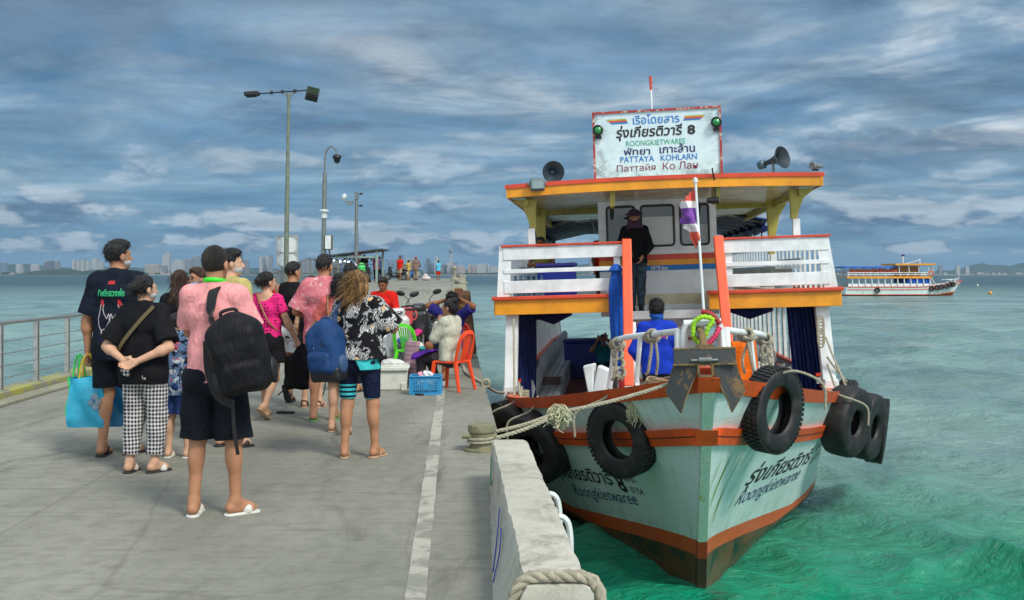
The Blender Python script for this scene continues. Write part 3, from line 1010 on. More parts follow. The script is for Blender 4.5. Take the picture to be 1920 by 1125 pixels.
# ================================================================== FAR SHORE: hills, woods, city
CITY = 7000.0
def sx(px, D=CITY): return (px - 960) / FPX * D
def sz(py, D=CITY): return CAM_Z + (515 - py) / FPX * D

def ridge(name, D, pts, col, depth=1200, kind='structure'):
 """a hill mass D metres away whose crest passes the given (px, py)"""
 xs = [p[0] for p in pts]; ys = [p[1] for p in pts]
 pxs = np.arange(xs[0], xs[-1] + 0.1, (xs[-1] - xs[0]) / 160)
 V = []; rows = 14
 for j in range(rows):
  t = j / (rows - 1)
  prof = math.sin(math.pi * min(1, t * 1.0))
  for i, p in enumerate(pxs):
   h = max(0.0, sz(float(np.interp(p, xs, ys)), D) + 4 - WATER)
   x = sx(p, D)
   nn = mnoise.fractal(Vector((x / 260, t * depth / 260, D)), 1.0, 2.0, 5)
   V.append((x, D + (t - 0.5) * depth, WATER - 1.2 + h * prof * (0.94 + 0.12 * nn)))
 n = len(pxs)
 F = [(j * n + i, j * n + i + 1, (j + 1) * n + i + 1, (j + 1) * n + i) for j in range(rows - 1) for i in range(n - 1)]
 m = mat(name + '_green', col, rough=1.0, var=0.35, vscale=0.01, spec=0.0)
 o = mesh_np(name, V, F, material=m)
 return props(o, kind=kind)

def far_shore():
 ridge('hills', 12500, [(1480, 514), (1560, 508), (1600, 502.5), (1650, 504), (1700, 508), (1740, 510), (1790, 506), (1815, 502), (1826, 495.5), (1840, 493), (1852, 495.5), (1862, 499), (1870, 495), (1884, 498), (1896, 501), (1906, 498), (1922, 490), (1960, 484), (2050, 490), (2150, 510)], (0.04, 0.07, 0.05))
 ridge('hills', 11500, [(-120, 506), (-40, 500), (10, 497), (30, 494.5), (50, 493.5), (66, 496), (90, 500), (120, 501), (160, 502), (210, 500), (260, 502), (330, 506), (420, 503), (500, 503), (640, 506), (760, 506), (960, 504), (1080, 496), (1120, 494), (1180, 499), (1300, 504), (1440, 510)], (0.04, 0.07, 0.05))
 ridge('hills', 6600, [(48, 514), (70, 508), (100, 504), (118, 503), (134, 505), (150, 509), (176, 507), (200, 505), (216, 502), (226, 504), (240, 507), (262, 509)], (0.03, 0.06, 0.03), 500)
 # land the city stands on
 V = []; F = []
 xs = np.linspace(sx(-220), sx(2150), 60)
 for x in xs:
  e = 60 * mnoise.noise(Vector((x / 900, 1, 0)))
  V += [(x, CITY - 420 + e, WATER - 1), (x, CITY - 400 + e, WATER + 1.2), (x, CITY - 300 + e, 4), (x, CITY + 3000, 10), (x, CITY + 3200, WATER - 1)]
 for i in range(len(xs) - 1):
  for k in range(4): F.append((i * 5 + k, i * 5 + 5 + k, i * 5 + 6 + k, i * 5 + 1 + k))
 props(mesh_np('far_land', V, F, smooth=False, material=mat('far_ground', (0.22, 0.20, 0.15), rough=1.0, var=0.4, vscale=0.004)), kind='structure')
 # strip of shoreline woods, one mass: thousands of small leafy clumps
 g = np.random.default_rng(11)
 clump = []
 for i in range(2600):
  px = g.uniform(-200, 1560) if g.random() < 0.85 else g.uniform(1560, 2120)
  D = CITY - 330 + g.uniform(0, 250)
  w = 0.55 + 0.45 * mnoise.noise(Vector((px / 40, 0, 3)))
  hmax = 24 if px < 980 else 14
  if px > 1560: hmax = 8
  clump.append((sx(px, D), D, g.uniform(0.35, 1) * hmax * max(0.2, w), g.uniform(10, 26)))
 V = []; F = []
 for (x, y, h, r) in clump:
  n = len(V)
  k = 7
  a0 = g.random() * 6
  for lvl, (rr, zz) in enumerate(((0.8, 0.0), (1.0, 0.45), (0.7, 0.85), (0.15, 1.0))):
   for q in range(k):
    a = a0 + 6.283 * q / k + lvl * 0.4
    jr = g.uniform(0.75, 1.2)
    V.append((x + math.cos(a) * r * rr * jr, y + math.sin(a) * r * rr * jr, 2 + h * zz * g.uniform(0.9, 1.1)))
  for lvl in range(3):
   for q in range(k):
    q2 = (q + 1) % k
    F.append((n + lvl * k + q, n + lvl * k + q2, n + lvl * k + k + q2, n + lvl * k + k + q))
  F.append(tuple(n + 3 * k + q for q in range(k)))
 o = mesh_np('shore_woods', V, F, smooth=False, material=mat('far_foliage', (0.035, 0.065, 0.035), rough=1.0, var=0.6, vscale=0.02, spec=0))
 props(o, kind='stuff')
far_shore()


def facade(name, wallc, glassc, fl=7.5, bay=11.0, gap=0.42, vert=False):
 def f(g, co, b):
  x, y, z = g.xyz(co)
  fr = lambda v, p: g.m('FRACT', g.m('DIVIDE', v, p))
  row = g.m('GREATER_THAN', fr(z, fl), gap)
  colu = g.m('GREATER_THAN', fr(g.m('ADD', x, y), bay), 0.30 if not vert else 0.45)
  w = g.m('MULTIPLY', row, colu)
  n1 = g.noise(co, 0.05, 2)
  wc = g.mix(n1, tuple(q * 0.85 for q in wallc), wallc)
  return g.mix(w, wc, glassc)
 return mat(name, None, rough=0.6, build=f)

FAC = {
 'w': facade('white_tower_facade', (0.52, 0.53, 0.52), (0.10, 0.13, 0.17)),
 'c': facade('cream_tower_facade', (0.46, 0.42, 0.36), (0.11, 0.12, 0.13)),
 'g': facade('grey_tower_facade', (0.27, 0.29, 0.32), (0.07, 0.09, 0.12)),
 'd': facade('dark_tower_facade', (0.16, 0.18, 0.22), (0.05, 0.08, 0.12), gap=0.25),
 'b': facade('blue_glass_facade', (0.25, 0.32, 0.40), (0.06, 0.13, 0.22), gap=0.2),
 'p': facade('pinkish_block_facade', (0.50, 0.38, 0.34), (0.14, 0.14, 0.16)),
}
m_roofg = mat('roof_grey', (0.35, 0.35, 0.34), rough=0.9)

def tower(x0, x1, top, k, style=0, D=CITY, lab=None, base=None):
 X0, X1, H = sx(x0, D), sx(x1, D), sz(top, D) - 2.5
 w = X1 - X0
 names = {'w': 'white', 'c': 'cream', 'g': 'grey', 'd': 'dark', 'b': 'blue glass', 'p': 'pinkish'}
 t = thing('apartment_tower' if H > 2 * w else 'city_block', lab, 'building', ((X0 + X1) / 2, D, 2.5), 0, 'buildings along the far shore')
 b = MB(); dp = min(w, 40)
 if style == 1:      # stepped crown
  b.box((0, 0, H * 0.44), (w, dp, H * 0.88)); b.box((0, 0, H * 0.94), (w * 0.6, dp * 0.8, H * 0.12))
 elif style == 2:    # two slabs with a recess
  b.box((-w * 0.27, 0, H / 2), (w * 0.44, dp, H)); b.box((w * 0.27, 0, H * 0.47), (w * 0.44, dp, H * 0.94)); b.box((0, 3, H * 0.46), (w * 0.3, dp * 0.7, H * 0.92))
 elif style == 3:    # sloped / ragged top
  b.add([(-w / 2, -dp / 2, 0), (w / 2, -dp / 2, 0), (w / 2, dp / 2, 0), (-w / 2, dp / 2, 0), (-w / 2, -dp / 2, H * 0.86), (w / 2, -dp / 2, H), (w / 2, dp / 2, H), (-w / 2, dp / 2, H * 0.86)],
   [(0, 3, 2, 1), (4, 5, 6, 7), (0, 1, 5, 4), (1, 2, 6, 5), (2, 3, 7, 6), (3, 0, 4, 7)])
 else:
  b.box((0, 0, H / 2), (w, dp, H))
  b.box((w * 0.56, 2, H * 0.3), (w * 0.16, dp * 0.8, H * 0.6))
 b.build('facade', FAC[k], t)
 r = MB(); r.box((-w * 0.1, 0, H + 1.8), (w * 0.3, dp * 0.5, 3.6)); r.box((w * 0.2, 0, H + 1.0), (w * 0.12, dp * 0.3, 2.0)); r.build('roof_house', m_roofg, t)
 return t

CITY_LIST = [
 (-14, -2, 490, 'g', 0, 'grey tower cut by the left edge of the picture'),
 (0, 12, 492.5, 'b', 0, 'bluish office block at the far left of the shore'),
 (32, 41, 496, 'w', 0, 'small white tower standing before the far left hills'),
 (60, 72, 496, 'w', 0, 'squat white block left of the wooded headland'),
 (85, 98.5, 489, 'd', 3, 'dark slanted-top tower above the wooded headland'),
 (99.5, 111, 490, 'g', 0, 'grey tower joined close to the dark slanted tower'),
 (137, 151, 488, 'w', 2, 'leftmost of the three white twin-slab towers'),
 (154, 168, 487, 'w', 2, 'middle one of the three white twin-slab towers'),
 (174, 183, 485, 'w', 0, 'tall thin white slab behind the rightmost twin-slab tower'),
 (181, 192, 488.5, 'w', 2, 'rightmost of the three white twin-slab towers'),
 (273, 300, 496, 'c', 0, 'long low cream block just right of the rooster tee man'),
 (300, 312, 498, 'g', 0, 'low grey block at the foot of the tall white tower'),
 (306, 318.5, 472, 'w', 3, 'tall white tower rising right of the rooster tee man'),
 (323, 346, 487, 'w', 1, 'broad white block with stepped crown near the tall white tower'),
 (347.5, 360, 486, 'g', 0, 'grey tower between two broad pale blocks'),
 (361, 377, 480, 'g', 1, 'grey stepped tower just left of the shaved head'),
 (378, 392, 492, 'c', 0, 'cream block behind the shaved head'),
 (425, 436, 490, 'g', 0, 'grey block behind the masked woman'),
 (447, 454.5, 473.5, 'd', 0, 'narrow dark tower right of the masked face'),
 (456, 465.5, 488, 'g', 0, 'grey tower just right of the narrow dark tower'),
 (486.5, 491.5, 480, 'w', 0, 'slim white tower near the sign panel'),
 (492.5, 497.5, 484, 'g', 0, 'slim grey tower beside the slim white one'),
 (498, 504, 479, 'w', 0, 'white tower left of the sign panel'),
 (504.5, 511, 477.5, 'g', 3, 'grey slanted tower touching the sign panel'),
 (552, 562, 490, 'c', 0, 'cream block right of the lamp mast'),
 (563, 588, 488.5, 'g', 1, 'broad grey block with stepped crown by the far railing'),
 (724, 747, 487, 'b', 0, 'wide low blue building right of the shelter'),
 (747.5, 755, 478, 'd', 0, 'dark tower behind the far red-shirted walker'),
 (761, 768.5, 484, 'w', 0, 'white tower left of the far walker with a cap'),
 (769.5, 777, 485, 'p', 0, 'pinkish tower behind the far walker with a cap'),
 (794, 800, 493, 'b', 0, 'low blue block left of the black-and-white tower'),
 (798.5, 807, 484, 'd', 1, 'black-and-white tower between low blue blocks'),
 (807.5, 814, 494, 'b', 0, 'low blue block right of the black-and-white tower'),
 (815, 823.5, 481, 'w', 1, 'white tower left of the observation tower'),
 (824, 831, 494, 'g', 0, 'low grey block next to the white stepped tower'),
 (831.5, 838, 496, 'g', 0, 'lowest grey block before the observation tower'),
 (850, 856, 491, 'g', 0, 'grey block touching the observation tower base'),
 (857, 871, 498, 'p', 0, 'low pinkish block right of the observation tower'),
 (877, 893, 496.5, 'p', 2, 'pinkish double block along the right shore'),
 (894, 908, 495, 'w', 0, 'pale block beside the pinkish double block'),
 (908, 919, 494, 'w', 2, 'pale double block with the highest top on the right shore'),
 (920, 932, 499, 'w', 0, 'low white block with a dipping roof on the right shore'),
 (933, 946, 496.5, 'c', 1, 'cream stepped block just left of the ferry'),
 (947, 958, 495, 'g', 0, 'grey block half hidden by the ferry deck'),
 (1020, 1032, 489, 'g', 0, 'grey tower seen under the ferry roof'),
 (1063, 1069, 492, 'g', 0, 'small grey tower seen between the ferry rail planks'),
 (1071, 1079, 490, 'g', 2, 'grey double tower seen between the ferry rail planks'),
 (1105, 1114, 486, 'g', 0, 'tall grey block seen through the ferry rail'),
 (1116, 1127, 479, 'w', 2, 'tallest pale tower seen through the ferry rail'),
 (1376, 1384, 488, 'g', 0, 'grey tower seen through the starboard rail bars'),
 (1386, 1392, 484, 'w', 0, 'white tower seen through the starboard rail bars'),
 (1440, 1450, 490, 'c', 0, 'cream block seen through the starboard rail bars'),
 (1500, 1508, 487, 'w', 0, 'white tower seen at the end of the starboard rail'),
 (1668, 1674, 501.5, 'w', 1, 'white domed tower behind the distant ferry'),
 (1745, 1751, 501, 'w', 1, 'first white tower right of the distant ferry'),
 (1760, 1766, 496, 'g', 3, 'slim grey slanted tower right of the distant ferry'),
 (1792, 1799, 498, 'w', 1, 'white tower left of the dark hills'),
 (1809.5, 1816, 499.5, 'w', 0, 'white flat-topped tower at the foot of the dark hills'),
 (1830, 1842, 511, 'w', 0, 'low white buildings below the dark hill crest'),
 (1902, 1914, 511.5, 'w', 0, 'low white block at the right edge of the far shore'),
]
def city():
 for i, (x0, x1, top, k, st, lab) in enumerate(CITY_LIST):
  tower(x0, x1, top, k, st, CITY - 60 + (i * 37) % 120, lab)
 # observation tower
 D = CITY
 t = thing('observation_tower', 'slender grey observation tower with a bulbous head above the shore', 'tower', (sx(845), D, 2.5))
 H = sz(467) - 2.5; w = sx(855.5) - sx(840)
 b = MB(); b.box((0, 0, (sz(491) - 2.5) / 2), (w * 0.9, 30, sz(491) - 2.5)); b.build('podium', FAC['w'], t)
 b = MB(); b.lathe([(8, 0), (7, H * 0.7), (6.5, H * 0.83)], 12); b.build('shaft', m_roofg, t, smooth=True)
 b = MB(); b.lathe([(6.5, H * 0.83), (12, H * 0.86), (13.5, H * 0.89), (13.5, H * 0.95), (9, H * 0.97), (7, H), (0, H)], 14); b.build('lookout_head', FAC['g'], t)
 b = MB(); b.cyl((0, 0, H), (0, 0, H + 14), 0.9); b.build('antenna', m_roofg, t)
 # small low houses in front of the woods
 g = np.random.default_rng(5)
 for i in range(34):
  px = (g.uniform(-5, 60) if i < 8 else g.uniform(280, 345) if i < 20 else g.uniform(1570, 1910))
  D = CITY - 345 - g.uniform(0, 20)
  w = g.uniform(10, 26); h = g.uniform(6, 13)
  t = thing('shore_house', 'small low white building on the far waterline', 'house', (sx(px, D), D, 1.6), 0, 'low buildings on the far waterline')
  b = MB(); b.box((0, 0, h / 2), (w, 12, h)); b.build('wall', FAC['w'] if i % 3 else FAC['c'], t)
  r = MB(); r.prism([(-w * 0.55, h), (w * 0.55, h), (w * 0.3, h + 3), (-w * 0.3, h + 3)], 14); r.build('roof', m_roofg if i % 2 else mat('tile_red', (0.35, 0.12, 0.07)), t)
city()


# ================================================================== FERRY (moored, bow towards the camera)
BOAT_LOC = (1.95, 10.25, WATER)
BOAT_ROT = (0, R(-1.8), -0.098)
BOAT_M = Matrix.Translation(BOAT_LOC) @ Euler(BOAT_ROT).to_matrix().to_4x4()
BOAT_I = BOAT_M.inverted()

def bw(p):
 """boat-local point to world"""
 return BOAT_M @ Vector(p)

HL = 20.0
def sheer(y): return 1.30 + 0.97 * max(0.0, 1 - (y + 1.4) / 9.0) ** 1.8
def ystem(z): return -1.4 * (max(z, 0) / 2.15) ** 1.15 - 0.15 * min(z, 0)
def half(y, z):
 zz = min(1.15, max(0, z / sheer(y)))
 u = y - ystem(z)
 if u <= 0: return 0.045
 bd = 2.52 * (1 - max(0, 1 - u / 8.0) ** 2.3)
 bq = 2.28 * (1 - max(0, 1 - min(1, u / 6.5) ** 1.45) ** 2.2)
 w = zz ** 1.25
 h = bq * (1 - w) + bd * w
 if z < 0: h *= max(0.0, 1 + z * 0.9)
 if y > 13: h *= 1 - 0.18 * ((y - 13) / 7.0) ** 2
 return 0.045 + h * (1 - 0.0)

HULLW = (0.50, 0.64, 0.64)
def hull_paint(g, co, b):
 x, y, z = g.xyz(co)
 n1 = g.noise(co, 1.6, 6, 0.6, 0.4)
 n2 = g.noise(g.vec(g.m('MULTIPLY', x, 3.0), g.m('MULTIPLY', y, 3.0), g.m('MULTIPLY', z, 0.35)), 1.9, 8, 0.7, 0.3)
 col = g.mix(g.ss(n1, 0.3, 0.7), (0.60, 0.745, 0.74), (0.71, 0.82, 0.80))
 # plank seams and grime streaks
 seam = g.m('ABSOLUTE', g.m('SUBTRACT', g.m('FRACT', g.m('MULTIPLY', g.m('ADD', z, g.m('MULTIPLY', y, 0.035)), 5.2)), 0.5))
 col = g.mix(g.m('MULTIPLY', g.m('SUBTRACT', 1.0, g.ss(seam, 0.0, 0.03)), g.m('MULTIPLY', g.ss(n1, 0.35, 0.6), 0.35)), col, (0.22, 0.30, 0.30))
 col = g.mix(g.m('MULTIPLY', g.ss(n2, 0.53, 0.70), 0.34), col, (0.34, 0.40, 0.30))
 n4 = g.noise(g.vec(g.m('MULTIPLY', x, 2.0), g.m('MULTIPLY', y, 5.0), g.m('MULTIPLY', z, 0.5)), 2.2, 7, 0.7, 0.2)
 col = g.mix(g.m('MULTIPLY', g.m('MULTIPLY', g.ss(n4, 0.54, 0.66), g.ss(z, 0.9, 1.7)), 0.35), col, (0.34, 0.24, 0.12))
 col = g.mix(g.m('MULTIPLY', g.m('MULTIPLY', g.ss(n2, 0.42, 0.62), g.m('SUBTRACT', 1.0, g.ss(g.m('MULTIPLY_ADD', y, 0.125, z), 0.5, 0.85))), 0.40), col, (0.28, 0.36, 0.24))
 # green-yellow rope scars slanting down beside the stem and under the cap
 sl = g.noise(g.vec(g.m('MULTIPLY_ADD', z, -0.16, g.m('MULTIPLY', y, 1.0)), 0.0, g.m('MULTIPLY', z, 0.10)), 9.0, 4, 0.65)
 area = g.m('MULTIPLY', g.m('MULTIPLY', g.ss(y, -0.75, -0.45), g.m('SUBTRACT', 1.0, g.ss(y, 0.15, 0.6))), g.m('MULTIPLY', g.ss(z, 0.62, 0.85), g.m('SUBTRACT', 1.0, g.ss(z, 1.25, 1.5))))
 area = g.m('MULTIPLY', area, g.ss(x, 0.0, 0.05))
 area2 = g.m('MULTIPLY', g.ss(g.m('SUBTRACT', z, g.m('MULTIPLY', y, -0.09)), 1.45, 1.62), g.ss(y, 0.8, 1.6))
 ar = g.m('MAXIMUM', area, g.m('MULTIPLY', area2, g.m('MULTIPLY', g.ss(g.noise(co, 1.3, 3), 0.48, 0.62), 0.8)))
 col = g.mix(g.m('MULTIPLY', g.ss(sl, 0.52, 0.58), g.m('MULTIPLY', ar, 0.9)), col, (0.16, 0.30, 0.015))
 col = g.mix(g.m('MULTIPLY', g.ss(sl, 0.60, 0.64), g.m('MULTIPLY', ar, 0.9)), col, (0.19, 0.07, 0.015))
 sh_ = g.m('MULTIPLY_ADD', g.m('POWER', g.m('MAXIMUM', g.m('SUBTRACT', 1.0, g.m('DIVIDE', g.m('ADD', y, 1.4), 9.0)), 0.0), 1.8), 0.97, 0.90)
 up_ = g.m('SUBTRACT', z, sh_)
 pk = g.m('MULTIPLY', g.m('GREATER_THAN', up_, 0.0), g.m('SUBTRACT', 1.0, g.ss(up_, 0.0, 0.17)))
 col = g.mix(g.m('MULTIPLY', pk, g.m('MULTIPLY', g.ss(n1, 0.3, 0.6), 0.55)), col, (0.62, 0.36, 0.30))
 n3 = g.noise(co, 14.0, 8, 0.75)
 col = g.mix(g.m('MULTIPLY', g.ss(n3, 0.64, 0.70), 0.5), col, (0.16, 0.17, 0.13))
 bn = g.n('ShaderNodeBump', {'Strength': 0.25, 'Distance': 0.02, 'Height': g.m('ADD', g.m('MULTIPLY', n1, 1.0), g.m('MULTIPLY', g.ss(seam, 0.0, 0.06), 0.25))})
 g.set(b, 'Normal', bn.outputs[0])
 zr1 = g.m('MAXIMUM', g.m('MULTIPLY_ADD', y, -0.125, 0.36), 0.05); zr2 = g.m('MAXIMUM', g.m('MULTIPLY_ADD', y, -0.125, 0.53), 0.15)
 wz = g.m('MULTIPLY_ADD', n3, 0.02, z)
 col = g.mix(g.m('LESS_THAN', wz, zr2), col, g.mix(g.m('MULTIPLY', g.ss(n3, 0.56, 0.66), 0.6), g.mix(n1, (0.60, 0.07, 0.010), (0.78, 0.105, 0.014)), (0.10, 0.05, 0.02)))
 n5 = g.noise(co, 2.5, 9, 0.74, 0.5)
 col = g.mix(g.m('LESS_THAN', wz, zr1), col, g.mix(g.ss(n5, 0.46, 0.62), (0.17, 0.045, 0.015), (0.012, 0.016, 0.010)))
 return col
m_hull = mat('hull_white_paint', None, rough=0.32, build=hull_paint, coat=0.15)
def worn_paint(name, col, chip, rough=0.45, amt=0.8, sc=7.0, thr=0.60):
 def f(g, co, b):
  n1 = g.noise(co, 2.5, 5, 0.6)
  c = g.mix(g.ss(n1, 0.3, 0.7), tuple(q * 0.78 for q in col), tuple(min(1, q * 1.08) for q in col))
  x, y, z = g.xyz(co)
  n2 = g.noise(co, sc, 9, 0.74, 0.5)
  c = g.mix(g.m('MULTIPLY', g.ss(n2, thr, thr + 0.07), amt), c, chip)
  n3 = g.noise(g.vec(g.m('MULTIPLY', x, 4.0), g.m('MULTIPLY', y, 4.0), g.m('MULTIPLY', z, 0.4)), 2.0, 6, 0.65)
  c = g.mix(g.m('MULTIPLY', g.ss(n3, 0.55, 0.75), 0.3), c, tuple(q * 0.45 for q in col))
  return c
 return mat(name, None, rough=rough, build=f)
m_red = worn_paint('orange_red_paint', (0.76, 0.09, 0.012), (0.10, 0.05, 0.02))
m_redt = worn_paint('bright_red_trim', (0.62, 0.06, 0.02), (0.45, 0.12, 0.08), amt=0.5)
m_pole = worn_paint('vermilion_paint', (0.88, 0.10, 0.025), (0.5, 0.2, 0.1), amt=0.4, thr=0.66)
m_orange = worn_paint('amber_paint', (0.78, 0.31, 0.010), (0.30, 0.10, 0.02), amt=0.5, thr=0.62)
m_anti = worn_paint('antifouling_paint', (0.09, 0.028, 0.012), (0.012, 0.016, 0.010), rough=0.6, amt=0.9, sc=2.5, thr=0.46)
m_bw = worn_paint('boat_white', (0.76, 0.80, 0.80), (0.22, 0.17, 0.10), amt=0.7, thr=0.66)
m_yel = worn_paint('pale_yellow_paint', (0.42, 0.36, 0.06), (0.3, 0.2, 0.05), amt=0.5, thr=0.64)
m_ceil = worn_paint('varnished_ceiling', (0.58, 0.52, 0.34), (0.42, 0.29, 0.17), rough=0.25, amt=0.35, sc=1.6, thr=0.5)
m_benchg = worn_paint('grey_bench_paint', (0.38, 0.43, 0.46), (0.25, 0.27, 0.27), amt=0.4, rough=0.35)
m_floor = worn_paint('red_brown_deck', (0.30, 0.10, 0.07), (0.20, 0.15, 0.12), amt=0.6, sc=3, thr=0.5)
m_tyre = mat('tyre_rubber', (0.010, 0.010, 0.011), rough=0.6, var=0.35, vscale=6, dirt=((0.06, 0.055, 0.04), 0.5, 7), bump=0.3, bscale=45)
m_tarp_d = cloth('navy_tarp', (0.010, 0.018, 0.085), rough=0.4)
m_tarp_b = cloth('blue_tarp', (0.015, 0.09, 0.42), rough=0.4)
m_ink = mat('black_sign_paint', (0.012, 0.012, 0.014), rough=0.6)
m_navy = mat('navy_sign_paint', (0.012, 0.014, 0.10), rough=0.6)
m_blue = mat('blue_sign_paint', (0.010, 0.17, 0.50), rough=0.6)
m_grn = mat('green_sign_paint', (0.02, 0.36, 0.19), rough=0.6)
m_mar = mat('faded_maroon_paint', (0.22, 0.03, 0.06), rough=0.7)
m_fadedblue = mat('faded_blue_paint', (0.035, 0.10, 0.19), rough=0.6)


def make_hull(parent, detail=1.0, L=HL, stern=True):
 ny, nz = int(90 * detail), int(30 * detail)
 zl = []
 def station(j):
  t = j / ny
  return t ** 1.35 * L
 V = []; F = []; fm = []
 levels = [-0.6, -0.3, 0.0] + [None] * nz
 nl = len(levels)
 for side in (-1, 1):
  base = len(V)
  for j in range(ny + 1):
   u = station(j)
   for i in range(nl):
    # z rises from -.6 to the sheer
    if i < 3: z = levels[i]; y = ystem(z) + u * (L - ystem(z)) / L
    else:
     t = (i - 2) / nz
     y = -1.4 * t + u
     for _ in range(3):
      z = sheer(y) * t; y = ystem(z) + u * (L - ystem(z)) / L
    V.append((side * half(y, z), y, z))
  for j in range(ny):
   for i in range(nl - 1):
    q = (base + j * nl + i, base + (j + 1) * nl + i, base + (j + 1) * nl + i + 1, base + j * nl + i + 1)
    F.append(q if side > 0 else q[::-1])
    fm.append(0)
 # stem face
 n0 = (ny + 1) * nl
 for i in range(nl - 1):
  F.append((i, i + 1, n0 + i + 1, n0 + i)); fm.append(0)
 # stern
 a = ny * nl
 for i in range(nl - 1):
  F.append((a + i, n0 + a + i, n0 + a + i + 1, a + i + 1)); fm.append(0)
 o = mesh_np('hull', V, F, smooth=True, material=m_hull, parent=parent)
 o.data.set_sharp_from_angle(angle=R(50))
 return o


def band(name, parent, off0, off1, proud, m, y0=-1.45, y1=HL - 0.2, n=70, over=0.0, stemcap=True):
 """strake following the sheer between two offsets below it, standing proud of the hull"""
 mb = MB()
 for side in (-1, 1):
  V = []; F = []
  for j in range(n + 1):
   t = j / n
   y = y0 + (y1 - y0) * t ** 1.4
   zt, zb = sheer(y) + off1, sheer(y) + off0
   yt = max(y, ystem(zt) + 0.0); yb = max(y, ystem(zb) + 0.0)
   ht, hb = half(yt, zt) + proud, half(yb, zb) + proud
   if t == 0: ht = hb = proud * 0.9 + 0.03
   for (hh, yy, zz) in ((hb - proud - 0.03, yb, zb), (hb, yb, zb), (ht, yt, zt), (ht - proud - over - 0.03, yt, zt)):
    V.append((side * hh, yy, zz))
  for j in range(n):
   for i in range(3):
    q = (j * 4 + i, (j + 1) * 4 + i, (j + 1) * 4 + i + 1, j * 4 + i + 1)
    F.append(q if side > 0 else q[::-1])
  mb.add(V, F)
 if stemcap:
  zt, zb = sheer(y0) + off1, sheer(y0) + off0
  y_t, y_b = ystem(zt) - 0.06, ystem(zb) - 0.06
  w = proud + 0.05
  mb.add([(-w, y_b, zb), (w, y_b, zb), (w, y_t, zt), (-w, y_t, zt), (-w, y_b + 0.2, zb), (w, y_b + 0.2, zb), (w, y_t + 0.2, zt), (-w, y_t + 0.2, zt)],
   [(0, 1, 2, 3), (4, 7, 6, 5), (0, 4, 5, 1), (1, 5, 6, 2), (2, 6, 7, 3), (3, 7, 4, 0)])
 return mb.build(name, m, parent)


def hull_text(parent, body, side, y0, y1, z0, z1, m, bold=0.0, shear=0.0, slope=0.0, name='lettering'):
 """paint writing on the hull side: reading left to right as seen from outside"""
 V, F = text_mesh(body, 1.0, bold, shear, width=1.0, height=1.0, align='LEFT')
 out = []
 for (a, b, c) in V:
  y = y0 + (y1 - y0) * a
  z = z0 + (z1 - z0) * b + slope * a
  out.append((side * (half(y, z) + 0.006), y, z))
 return mesh_np(name, out, F, smooth=False, material=m, parent=parent)


def tyre(name_label, loc, rot, ro=0.40, ri=0.235, w=0.24, tread=True, smooth_face=False, group=None, seg=64):
 """tyre about local z axis"""
 t = thing('tyre', name_label, 'tyre', loc, rot=rot, group=group)
 hw = w / 2
 prof = [(ri, -hw * 0.62), (ri + 0.012, -hw * 0.80), (ri + 0.03, -hw * 0.86), (ri + (ro - ri) * 0.45, -hw), (ro - 0.035, -hw * 0.96), (ro - 0.010, -hw * 0.82), (ro, -hw * 0.55), (ro + 0.003, 0), (ro, hw * 0.55), (ro - 0.010, hw * 0.82), (ro - 0.035, hw * 0.96), (ri + (ro - ri) * 0.45, hw), (ri + 0.03, hw * 0.86), (ri + 0.012, hw * 0.80), (ri, hw * 0.62),
   (ri + 0.02, hw * 0.5), (ro - 0.05, hw * 0.7), (ro - 0.035, 0), (ro - 0.05, -hw * 0.7), (ri + 0.02, -hw * 0.5)]
 b = MB(); b.lathe(prof, seg, close=True); b.build('carcass', m_tyre, t, smooth=True, auto=50)
 if tread:
  b = MB()
  nt = 52
  for k in range(nt):
   a = 2 * math.pi * k / nt
   for (zz, ww, da) in ((-hw * 0.62, hw * 0.42, 0.0), (hw * 0.62, hw * 0.42, 0.06), (0, hw * 0.4, 0.03)):
    aa = a + da
    Mx = Matrix.Rotation(aa, 3, 'Z')
    b.box(Mx @ Vector((ro + 0.001, 0, zz)), (0.022, 0.034, ww * 1.3), Mx)
  b.build('tread', m_tyre, t)
 return t


def rope_loop(mb, pts, r=0.014, n=6):
 twisted_rope(mb, curve_pts(pts, 8), r, 3, r * 8, 5)


def frayed_knot(name, label, loc, r=0.10, down=0.12, n=130, seed=1):
 g = np.random.default_rng(seed)
 b = MB()
 for i in range(n):
  a = g.random() * 6.283; c = g.uniform(-1, 1)
  d = Vector((math.cos(a) * math.sqrt(1 - c * c), math.sin(a) * math.sqrt(1 - c * c), c))
  p0 = d * r * g.uniform(0.1, 0.55)
  p1 = d * r * g.uniform(0.7, 1.05)
  p2 = p1 + Vector((g.uniform(-.5, .5) * r, g.uniform(-.5, .5) * r, -down * g.uniform(0.2, 1.0)))
  p3 = p2 + Vector((g.uniform(-.5, .5) * r, g.uniform(-.5, .5) * r, -down * g.uniform(0.0, 0.6)))
  b.tube(curve_pts([p0, p1, p2, p3], 4), 0.0042, 4)
 b.lathe([(0, -r * 0.5), (r * 0.42, -r * 0.25), (r * 0.5, 0), (r * 0.4, r * 0.3), (0, r * 0.5)], 10)
 o = b.build(name, mat('frayed_fibre', (0.50, 0.49, 0.32), rough=0.95, var=0.35, vscale=50), smooth=True)
 o.location = loc
 return props(o, label, 'rope')


